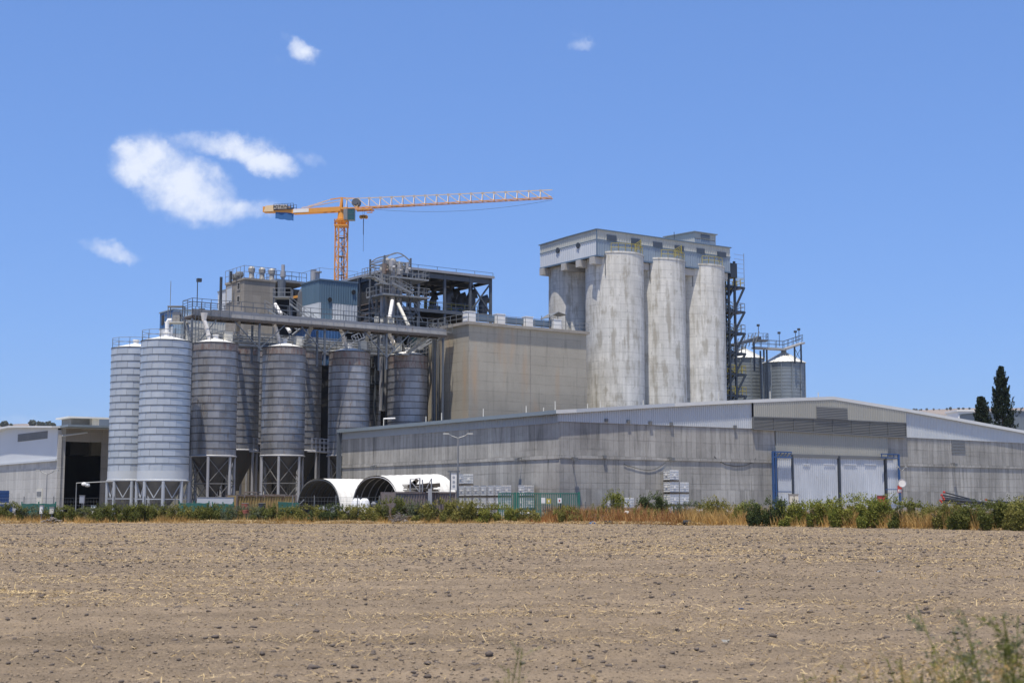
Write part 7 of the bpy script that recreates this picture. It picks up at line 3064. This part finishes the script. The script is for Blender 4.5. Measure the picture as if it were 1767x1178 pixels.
# ================================================================== VEGETATION
def leaf_mesh(name, centers, normals_seed, size, mat, aspect=1.0, parent=None, origin=(0, 0, 0), upbias=0.0):
    rs = np.random.RandomState(normals_seed)
    n = len(centers)
    d = rs.normal(0, 1, (n, 3))
    d[:, 2] += upbias
    d /= np.linalg.norm(d, axis=1)[:, None]
    e = rs.normal(0, 1, (n, 3))
    e -= (e * d).sum(1)[:, None] * d
    e /= np.linalg.norm(e, axis=1)[:, None]
    s = (size * rs.uniform(.6, 1.4, n))[:, None]
    c = np.asarray(centers) - np.asarray(origin)[None, :]
    v = np.stack([c - e * s * .5 * aspect, c + d * s * .5, c + e * s * .5 * aspect, c - d * s * .5], 1).reshape(-1, 3)
    ob = np_mesh(name, v, np.arange(4 * n), 4, mat)
    if parent is not None:
        ob.parent = parent
        ORG[ob.name] = Vector(origin)
    return ob


def shrub(x, y, w, h, mat, label, seed, dens=1.0, name='shrub', group=None, size=.125):
    t = thing(name, label, 'shrub', (x, y, 0.0), group)
    rs = np.random.RandomState(seed)
    lobes = []
    nl = max(4, int(w * 4.2))
    for k in range(nl):
        lx = rs.uniform(-.5, .5) * w
        lh = h * (.55 + .45 * rs.rand()) * (1 - .5 * (abs(lx) / (w * .5)) ** 2.5)
        lobes.append((lx, rs.uniform(-.5, .5), lh, rs.uniform(.28, .5) * min(1.2, h) * .8))
    pts = []
    n = int(1250 * w * h * dens)
    per = n // nl + 1
    for lx, ly, lh, lr in lobes:
        u = rs.normal(0, 1, (per, 3))
        u /= np.linalg.norm(u, axis=1)[:, None]
        rr = lr * rs.uniform(.35, 1.08, per) ** .6
        p = u * rr[:, None]
        # column from the ground to the lobe top
        col_f = rs.uniform(0.12, 1, per) ** .8
        p[:, 2] *= .8
        px = x + lx + p[:, 0] * (0.6 + .4 * col_f)
        py = y + ly + p[:, 1]
        pz = np.maximum(.03, (lh - lr * .7) * col_f + p[:, 2])
        pts.append(np.stack([px, py, pz], -1))
    pts = np.concatenate(pts)
    ns = 60
    # straggling shoots at the top
    sx = rs.uniform(-.5, .5, ns) * w
    sh = rs.uniform(.06, .34, ns) * h
    for k in range(ns):
        m = 14
        f = np.linspace(0, 1, m)
        q = np.stack([x + sx[k] + rs.normal(0, .03, m) + f * rs.normal(0, .12), y + rs.normal(0, .25, m), h * .8 * (1 - .4 * (abs(sx[k]) / (w * .5)) ** 2) + f * sh[k]], -1)
        pts = np.concatenate([pts, q])
    leaf_mesh('foliage', pts, seed + 1, size * 1.15, mat, .42, t, (x, y, 0), .9)
    m = MB()
    for k in range(5):
        m.tube((x, y, 0), (x + rs.uniform(-.35, .35) * w, y + rs.uniform(-.3, .3), h * .6), .025, 4)
    m.build('stem', M['bark'], t)
    return t


def build_bushes():
    B = [  # px, top y, width px, mat, dy behind edge, label
        (14, 874, 42, 'leaf_green', 2, 'low green bush at the far left edge of the verge'),
        (60, 879, 34, 'leaf_grey', 2.4, 'thin grey-green bush left of the low green screen'),
        (118, 878, 60, 'leaf_green', 1.6, 'wide green bush below the open bay of the left shed'),
        (160, 880, 34, 'leaf_grey', 1.8, 'small dull bush between two wider green bushes on the left'),
        (205, 874, 62, 'leaf_green', 1.4, 'dense green bush under the leftmost pale silo'),
        (262, 874, 66, 'leaf_green', 1.5, 'dense green bush under the widest pale silo'),
        (318, 877, 52, 'leaf_olive', 1.6, 'olive bush before the green netting left half'),
        (372, 876, 56, 'leaf_green', 1.7, 'green bush before the green netting right half'),
        (424, 878, 54, 'leaf_grey', 1.5, 'grey-green bush before the left end of the yellow container'),
        (476, 877, 54, 'leaf_green', 1.4, 'green bush before the right end of the yellow container'),
        (526, 877, 50, 'leaf_olive', 1.6, 'olive bush at the foot of the left arch'),
        (575, 876, 52, 'leaf_dark', 1.5, 'dark bush before the mouth of the left arch shelter'),
        (620, 876, 44, 'leaf_olive', 1.3, 'olive bush below the two white bulk bags'),
        (680, 866, 46, 'leaf_green', 1.8, 'taller rounded green bush before the brown container'),
        (720, 873, 44, 'leaf_grey', 1.6, 'dull green bush right of the taller rounded one'),
        (768, 868, 62, 'leaf_olive', 1.4, 'broad olive bush left of the lamp post foot'),
        (812, 870, 56, 'leaf_olive', 1.2, 'broad olive bush right of the lamp post foot'),
        (860, 876, 42, 'leaf_lime', 1.4, 'yellow-green bush before the left gate leaf'),
        (905, 882, 34, 'leaf_olive', 1.8, 'sparse olive bush before the green gate'),
        (978, 879, 34, 'leaf_olive', 1.4, 'small olive bush before the right gate post'),
        (1062, 858, 34, 'leaf_lime', 9, 'bright green bush against the gable wall before the half hidden totes'),
        (1127, 860, 44, 'leaf_dark', 9.5, 'dark leafy bush against the gable wall left of the tote stack'),
        (1190, 872, 40, 'leaf_grey', 4.0, 'grey-green weeds right of the tote stack foot'),
        (1232, 868, 44, 'leaf_olive', 4.5, 'olive weeds left of the blue door frame'),
        (1290, 874, 36, 'leaf_lime', 4.0, 'pale green weeds near the left blue door frame'),
        (1337, 868, 58, 'leaf_dark', .9, 'dark round thistle bush at the field edge below the left blue frame'),
        (1390, 873, 44, 'leaf_lime', 2.4, 'yellowish bush below the left sliding door'),
        (1432, 868, 52, 'leaf_lime', 2.2, 'yellow-green bush below the left middle door'),
        (1478, 864, 60, 'leaf_lime', 2.0, 'tallest yellow-green bush below the right sliding door'),
        (1528, 865, 56, 'leaf_lime', 2.0, 'yellow-green bush below the right blue frame'),
        (1572, 872, 40, 'leaf_green', 1.6, 'dark green clump under the round sign post'),
        (1640, 876, 56, 'leaf_olive', 1.5, 'olive green bush before the pipe pile'),
        (1692, 874, 56, 'leaf_green', 1.3, 'dark green bush right of the pipe pile'),
        (1745, 870, 60, 'leaf_green', 1.4, 'green bush at the right edge of the verge'),
        (1790, 868, 60, 'leaf_olive', 1.6, 'olive bush cut by the right picture edge')]
    for i, (px, py, wp, mt, dy, lab) in enumerate(B):
        d = ray(px, 880)
        # find the depth where the pixel column meets the verge
        Y = 118.0
        for _ in range(8):
            Y = float(edge_y(d.x / d.y * Y)) + dy
        X = d.x / d.y * Y
        h = max(.8, P(px, py, Y).z * 1.22)
        w = wp / FPX * Y
        shrub(X, Y, w * (1.65 if px < 900 else 1.85 if px > 1320 else 1.4), h, M[mt], lab, 100 + i, 1.25 if mt != 'leaf_grey' else .9, group='bushes along the field edge')


build_bushes()


def build_verge_grass():
    rs = np.random.RandomState(5)
    # thin vertical blades in clumps along the verge
    n = 170000
    x = rs.uniform(-58, 46, n)
    t = rs.uniform(-.15, 9, n)
    e = edge_y(x)
    dens = fbm(x * .55, t * .8, 3, 13)
    red = fbm(x * .12 + 40, t * .1, 2, 31)
    keep = (rs.uniform(0, 1, n) < np.clip((dens - .28) * 3.2, .15, 1)) & ((t < 7) | (x > 3))
    x, t, e, dens = x[keep], t[keep], e[keep], dens[keep]
    n = len(x)
    hmax = np.where(x > 3, 1.75, .95)
    h = rs.uniform(.25, 1, n) * hmax * np.clip(t / 1.3 + np.where(x > 12, .65, .35), .3, 1) * (.55 + .9 * (dens - .3))
    y = e + t
    z0 = np.interp(t, [0, 1.6, 5.5, 9], [0, .15, .14, 0])
    lean = rs.normal(0, .32, (n, 2))
    wv = rs.uniform(.014, .040, n)
    a = rs.uniform(0, math.pi, n)
    bx, by = np.cos(a) * wv, np.sin(a) * wv
    v = np.stack([np.stack([x - bx, y - by, z0], -1), np.stack([x + bx, y + by, z0], -1), np.stack([x + lean[:, 0] * h, y + lean[:, 1] * h, z0 + h], -1)], 1)
    isred = (x > 1.5) & (x < 14) & (rs.uniform(0, 1, n) < .62)
    for m, sel, nm in ((M['dry'], ~isred, 'dry_grass'), (M['dry_red'], isred, 'rust_weeds')):
        vv = v[sel].reshape(-1, 3)
        ob = np_mesh(nm, vv, np.arange(len(vv)), 3, m)
        ob['kind'] = 'stuff'
    # green stalky weeds standing in the dry grass on the right
    n = 26000
    x = rs.uniform(4, 42, n)
    c = np.round(x / .5 + rs.normal(0, .15, n)) * .5
    t = 0.6 + 4 * vnoise(c * 3.1, c * 0 + 2.2, 6)
    f = rs.uniform(0, 1, n)
    hh = 1.0 + .8 * vnoise(c * 2.3, c * 0 + 7.7, 8)
    pts = np.stack([c + rs.normal(0, .07, n), edge_y(c) + t + rs.normal(0, .1, n), hh * f], -1)
    ob = leaf_mesh('green_weeds', pts, 8, .12, M['leaf_olive'], .3, upbias=1.2)
    ob['kind'] = 'stuff'
    # flattened straw at the foot of the verge
    n = 26000
    x = rs.uniform(-55, 42, n)
    t = rs.normal(.25, .38, n)
    dens = fbm(x * .35, x * 0, 3, 61)
    keep = rs.uniform(0, 1, n) < np.clip((dens - .35) * 4, .1, 1)
    x, t, dens = x[keep], t[keep], dens[keep]
    pts = np.stack([x, edge_y(x) + t, .05 + rs.uniform(0, .30, len(x)) * np.clip(dens * 1.6 - .4, .1, 1)], -1)
    ob = leaf_mesh('flattened_straw', pts, 9, .22, M['straw'], .16)
    ob['kind'] = 'stuff'


build_verge_grass()


def build_cypress(px, ytop, wp, Y, label, seed, tips, ybase=742):
    c = base(px, 700, Y)
    H = P(px, ytop, Y).z
    R0 = wp * .95 / FPX * Y
    t = thing('cypress_tree', label, 'cypress tree', c, 'dark cypresses behind the warehouse')
    rs = np.random.RandomState(seed)
    zb = 6.0
    pts = []
    nb = 620
    for k in range(nb):
        f = rs.uniform(0, 1) ** 1.15
        z = zb + (H - zb) * f
        ff = (z - zb) / (H - zb)
        rad = R0 * (1.02 * (1 - ff) ** .62) * (.82 + .3 * math.sin(ff * 21 + seed) * (1 - ff) + .16 * rs.normal())
        a = rs.uniform(0, 2 * math.pi)
        base_r = rad * rs.uniform(.35, 1.0)
        L = .5 + 1.2 * rs.rand()
        m = 42
        g = np.linspace(0, 1, m)
        q = np.stack([c.x + math.cos(a) * (base_r * .8 + g * base_r * .3) + rs.normal(0, .17, m) * (1 - g * .7),
                      c.y + math.sin(a) * (base_r * .8 + g * base_r * .3) + rs.normal(0, .17, m) * (1 - g * .7),
                      z - .5 + g * L], -1)
        pts.append(q)
    for dx, z0, z1 in tips:
        m = 260
        g = rs.uniform(0, 1, m)
        q = np.stack([c.x + dx * (.6 + .4 * g) + (.35 * g ** 2) + rs.normal(0, .16, m) * (1 - g), c.y + rs.normal(0, .16, m) * (1 - g), z0 * H + g * (z1 - z0) * H], -1)
        pts.append(q)
    pts = np.concatenate(pts)
    pts = pts[pts[:, 2] < H * 1.0]
    leaf_mesh('crown', pts, seed + 3, .30, M['leaf_cypress'], .5, t, c, .8)
    MB().tube(c, (c.x, c.y, H * .85), .3, 8, .05).build('trunk', M['bark'], t)


build_cypress(1729, 632, 44, 232, 'tall dark cypress with forked curling tip right behind the warehouse roof', 3, ((-.35, .86, 1.0), (.9, .82, .93), (1.0, .75, .87)))
build_cypress(1693, 684, 38, 236, 'shorter bushy cypress left of the tall one', 8, ((-.1, .85, 1.0), (-1.2, .72, .86), (.9, .75, .9)))


def build_far():
    # grey-green shed right edge, pale roof between hills and warehouse
    o = base(1752, 800, 262)
    zt = P(1760, 709, 262).z
    t = thing('grey_green_shed', 'plain grey-green shed wall rising at the right edge behind the warehouse', 'shed', o)
    clad_wall(t, o, 'a', 0, 16, 0, zt, 0, 'galv_bin', 2.0)
    MB().fbox(o, .1, 16, .1, 12, 0, zt - .05).build('core', M['galv_bin'], t)
    MB().fbox(o, -.2, 16, -.2, 12, zt, zt + .15).build('roof', M['trim'], t)
    p = P(1665, 706, 300)
    t = thing('far_white_roof', 'small white roof peeking between hill and warehouse beside the cypresses', 'building', (p.x, p.y, 0))
    MB().box(p.x - 1.5, p.x + 2, p.y, p.y + 8, 0, p.z - .4).build('wall', M['white'], t)
    MB().box(p.x - 1.8, p.x + 2.3, p.y - .3, p.y + 8.2, p.z - .4, p.z - .1).build('roof', M['white'], t)
    # trees on the left hill crest and scattered on the right hill
    rs = np.random.RandomState(17)
    groups = []
    L = []
    for i in range(15):
        px = rs.choice([4, 10, 17, 45, 54, 64, 73, 78, 84, 92, 100, 108, 116, 121, 128]) + rs.normal(0, 1.5)
        L.append((px, np.interp(px, [0, 60, 130], [734, 732, 738]), 'l'))
    for px in (1576, 1581, 1587, 1600, 1611, 1622, 1640, 1655, 1662, 1672, 1590, 1634):
        L.append((px + rs.normal(0, 1), np.interp(px, [1540, 1600, 1700], [708, 706, 704]), 'r'))
    for i, (px, py, sd) in enumerate(L):
        Y = 1600 if sd == 'l' else 2900
        p = P(px, py + 1, Y)
        sz = (rs.uniform(3.5, 6) if sd == 'l' else rs.uniform(2.5, 5)) * (1 if i % 3 else 1.4)
        c = Vector((p.x, p.y, p.z - sz * .2))
        t = thing('hill_tree', 'distant tree on the %s hill crest' % ('left' if sd == 'l' else 'right'), 'tree', c, 'distant trees on the %s hill crest' % ('left' if sd == 'l' else 'right'))
        n = 260
        u = rs.normal(0, 1, (n, 3))
        u /= np.linalg.norm(u, axis=1)[:, None]
        q = u * (rs.uniform(.2, 1, n) ** .5)[:, None] * np.array([sz * .55, sz * .55, sz * .5]) + np.array([c.x, c.y, c.z + sz * .5])
        leaf_mesh('crown', q, i + 50, sz * .28, M['leaf_far'], .8, t, c)
        MB().tube((c.x, c.y, c.z - sz * .6), (c.x, c.y, c.z + sz * .4), sz * .05, 5).build('trunk', M['bark'], t)


build_far()


# ------------------------------------------------------------------ rubble and litter in the verge
def build_litter():
    rr = random.Random(2)
    for i, (px, py, w_, lab) in enumerate(((1014, 886, 1.6, 'left heap of grey brushwood and rubble in the rusty weeds'), (1063, 881, 1.9, 'right heap of grey brushwood below the bright bush'), (690, 890, 1.1, 'pale rubble heap below the taller rounded bush'), (92, 893, 1.3, 'brown earth mound in the left verge'))):
        Y = 116 if px > 900 else 123.6
        d = ray(px, 880)
        Y = float(edge_y(d.x / d.y * 118)) + (2.4 if px > 900 else .8)
        p = base(px, 870, Y)
        m = MB()
        if i == 3:
            for k in range(160):
                g_ = rr.gauss(0, w_ * .42)
                c = Vector((p.x + g_, p.y + rr.uniform(-.5, .5), rr.uniform(0, .55) * max(.1, 1 - abs(g_) / w_)))
                s_ = rr.uniform(.04, .12)
                m.lathe(c, [(.01, -s_ * .5), (s_ * rr.uniform(.7, 1), -s_ * .2), (s_ * rr.uniform(.5, .9), s_ * .25), (.01, s_ * .6)], 5)
        else:
            for k in range(150):
                c = Vector((p.x + rr.gauss(0, w_ * .42), p.y + rr.uniform(-.5, .5), .15 + abs(rr.gauss(0, .28))))
                a = rr.uniform(0, 6.28)
                L_ = rr.uniform(.15, .6)
                m.beam(c, c + Vector((math.cos(a) * L_, math.sin(a) * L_ * .5, rr.uniform(-.1, .25))), rr.uniform(.015, .05))
            for k in range(14):
                c = Vector((p.x + rr.gauss(0, w_ * .4), p.y + rr.uniform(-.4, .4), rr.uniform(.05, .3)))
                m.lathe(c, [(.02, -.1), (.18, -.08), (.2, .03), (.02, .12)], 5)
        solo('brush_heap' if i != 3 else 'earth_mound', m, M['brown_rag'], lab, 'heap', p)
    items = [(1082, 883, .28, 'white', 'crumpled white bag lying in the rusty weeds', 2.0), (1186, 902, .30, 'black', 'black canister with pale top at the field edge', .1),
             (1022, 902, .3, 'banner', 'blue plastic scrap at the field edge below the brush heap', .1), (1049, 901, .35, 'black', 'dark rag at the field edge right of the blue scrap', .15), (912, 883, .12, 'white', 'small white scrap before the green gate', 1.2),
             (693, 897, .25, 'bag_grey', 'grey-blue scrap under the rubble heap', .4)]
    for px, py, s, mt, lab, dy in items:
        d = ray(px, 880)
        Y = 118.0
        for _ in range(6):
            Y = float(edge_y(d.x / d.y * Y)) + dy
        p = base(px, 870, Y)
        z0 = .02 if dy < 1 else P(px, py, Y).z - .1
        z0 = max(.02, z0)
        m = MB()
        rs = random.Random(int(px))
        if mt == 'black' and px > 1150:
            m.tube((p.x - .35, p.y, .22), (p.x + .35, p.y, .22), .2, 10)
            solo('canister', m, M[mt], lab, 'canister', (p.x, p.y, 0))
        else:
            for k in range(5):
                m.lathe((p.x + rs.uniform(-s, s) * .7, p.y + rs.uniform(-s, s) * .4, z0 + rs.uniform(0, s * .5)), [(.02, -s * .25), (s * rs.uniform(.35, .6), -s * .1), (s * .3, s * .25), (.01, s * .35)], 6)
            solo('litter', m, M[mt], lab, 'litter', (p.x, p.y, 0))
    # pale scraps out in the field
    for px, py, mt, lab in ((1516, 988, 'cage', 'pale blue plastic scrap lying in the right of the field'), (508, 1051, 'cream', 'white paper scrap lying in the left middle of the field'), (1281, 1058, 'banner', 'blue scrap lying right of centre in the field'),
                            (965, 1152, 'brown_rag', 'pale crumpled scrap near the bottom centre of the field'), (1253, 1108, 'cream', 'curved white scrap near the bottom right of the field')):
        d = ray(px, py)
        q = CAM + d * (CAM_H / -d.z)
        z = float(field_z(q.x, q.y))
        s = .035 + .0016 * q.y
        m = MB()
        rs = random.Random(int(px))
        for k in range(3):
            a = [Vector((q.x + rs.uniform(-s, s), q.y + rs.uniform(-s, s), z + rs.uniform(.005, s * .8))) for _ in range(4)]
            m.poly(a[:3])
            m.poly([a[1], a[2], a[3]])
        solo('scrap', m, M[mt], lab, 'scrap', (q.x, q.y, z))


build_litter()


# ------------------------------------------------------------------ foreground weeds
def weed_plant(px, py_top, py_base_y, Y, w, label, seed, mt, n_st=9, leaf=.02, lean=.15, dens=1.0, name='weed'):
    d = ray(px, 1100)
    X = d.x / d.y * Y
    z0 = float(field_z(X, Y)) - .02
    H = P(px, py_top, Y).z - z0
    t = thing(name, label, 'weed', (X, Y, z0))
    rs = np.random.RandomState(seed)
    m = MB()
    pts = []
    for k in range(n_st):
        a = rs.uniform(-1, 1)
        hh = H * rs.uniform(.55, 1.0)
        tipx = X + a * w * .5
        tipy = Y + rs.uniform(-.5, .5) * w * .5
        P0 = Vector((X + rs.uniform(-.04, .04) * w, Y + rs.uniform(-.04, .04), z0))
        pl = []
        for i in range(7):
            f = i / 6
            pl.append(Vector((P0.x + (tipx - P0.x) * f ** 1.3 + rs.normal(0, .006), P0.y + (tipy - P0.y) * f ** 1.3, z0 + hh * f)))
        m.path(pl, .0022, 4)
        for i in range(1, 6):
            for b_ in range(3):
                q = pl[i].lerp(pl[i + 1], rs.rand())
                ang = rs.uniform(0, 6.28)
                L_ = rs.uniform(.05, .16) * (1.15 - i / 7) * H * 1.6
                e = q + Vector((math.cos(ang) * L_, math.sin(ang) * L_, L_ * rs.uniform(.4, .9)))
                m.tube(q, e, .0012, 3)
                nn = int(16 * dens)
                g = rs.uniform(.1, 1, nn)
                qq = np.array(q)[None] * (1 - g[:, None]) + np.array(e)[None] * g[:, None] + rs.normal(0, .010, (nn, 3))
                pts.append(qq)
        g = rs.uniform(.3, 1, 40)
        pp = np.array([list(pl[min(5, int(v * 6))].lerp(pl[min(6, int(v * 6) + 1)], v * 6 - int(v * 6))) for v in g])
        pts.append(pp + rs.normal(0, .009, pp.shape))
    m.build('stem', M['leaf_lime'] if mt != 'dry' else M['straw'], t)
    leaf_mesh('foliage', np.concatenate(pts), seed + 1, leaf * .8, M[mt], .42, t, (X, Y, z0), .4)
    return t


def build_foreground():
    weed_plant(1735, 1045, 0, 6.2, .75, 'big blurred green weed in the bottom right corner', 1, 'leaf_grey', 16, .022, dens=1.5)
    weed_plant(1660, 1075, 0, 6.6, .50, 'arching green weed left of the big corner weed', 2, 'leaf_green', 9, .020, dens=1.1)
    weed_plant(1785, 1060, 0, 5.6, .5, 'green weed cut by the right picture edge', 3, 'leaf_green', 12, .022, dens=1.5)
    weed_plant(1680, 1120, 0, 6.4, .6, 'low green tuft at the foot of the big corner weed', 4, 'leaf_green', 14, .02, dens=1.6)
    weed_plant(1580, 1110, 0, 6.8, .55, 'brownish dry weed left of the corner weeds', 5, 'leaf_olive', 8, .016, dens=.7)
    weed_plant(1525, 1122, 0, 6.9, .5, 'thin straw-coloured weed near the bottom right', 6, 'dry', 8, .016, dens=.7)
    weed_plant(1440, 1150, 0, 6.6, .35, 'short straw tuft at the bottom edge right of centre', 7, 'leaf_olive', 7, .015, dens=.9)
    weed_plant(855, 1112, 0, 6.4, .26, 'thin pale green weed at the bottom edge left of centre', 8, 'leaf_grey', 7, .015, dens=1.0)
    weed_plant(880, 1140, 0, 6.2, .30, 'small green weed right beside the thin pale one', 9, 'leaf_olive', 6, .014, dens=.8)
    weed_plant(812, 1150, 0, 6.0, .22, 'tiny weed sprig left of the thin pale weed', 10, 'leaf_grey', 5, .013, dens=.7)
    weed_plant(985, 1148, 0, 6.2, .3, 'dry brownish sprig at the bottom edge right of the thin pale weed', 11, 'dry', 6, .014, dens=.7)
    weed_plant(1720, 1128, 0, 6.0, .7, 'yellowish dry tuft under the big corner weed', 21, 'dry', 16, .016, dens=1.2)
    weed_plant(1625, 1138, 0, 6.5, .6, 'golden dry tuft left of the corner weeds at the bottom edge', 22, 'dry', 16, .015, dens=1.2)
    weed_plant(1755, 1100, 0, 6.1, .6, 'olive weed among the corner weeds', 23, 'leaf_olive', 14, .02, dens=1.4)
    weed_plant(1560, 1142, 0, 6.6, .6, 'low olive tuft at the bottom edge, right', 24, 'leaf_olive', 14, .015, dens=1.2)
    weed_plant(1490, 1140, 0, 6.7, .6, 'golden dry tuft at the bottom edge between the thin weeds', 25, 'dry', 14, .014, dens=1.2)
    weed_plant(316, 1160, 0, 6.1, .06, 'single green shoot at the bottom edge on the left', 12, 'leaf_green', 3, .012, dens=.7)
    weed_plant(1196, 1122, 0, 7.6, .10, 'small upright green shoot in the bottom right third', 13, 'leaf_olive', 4, .013, dens=.8)
    weed_plant(1186, 1150, 0, 6.6, .14, 'low shoot just below the small upright one', 14, 'leaf_green', 4, .013, dens=.8)


build_foreground()

def build_haze():
    m = bpy.data.materials.new('air')
    m.use_nodes = True
    nt = m.node_tree
    nt.nodes.clear()
    o_ = nt.nodes.new('ShaderNodeOutputMaterial')
    v = nt.nodes.new('ShaderNodeVolumePrincipled')
    v.inputs['Color'].default_value = (0.80, 0.87, 0.97, 1)
    v.inputs['Density'].default_value = 0.00005
    nt.links.new(v.outputs[0], o_.inputs['Volume'])
    mb = MB().box(-5300, 5300, -5300, 5300, -1.2, 270)
    ob = mb.build('haze', m, None)
    ob['kind'] = 'stuff'


build_haze()
print('objects', len(bpy.data.objects))
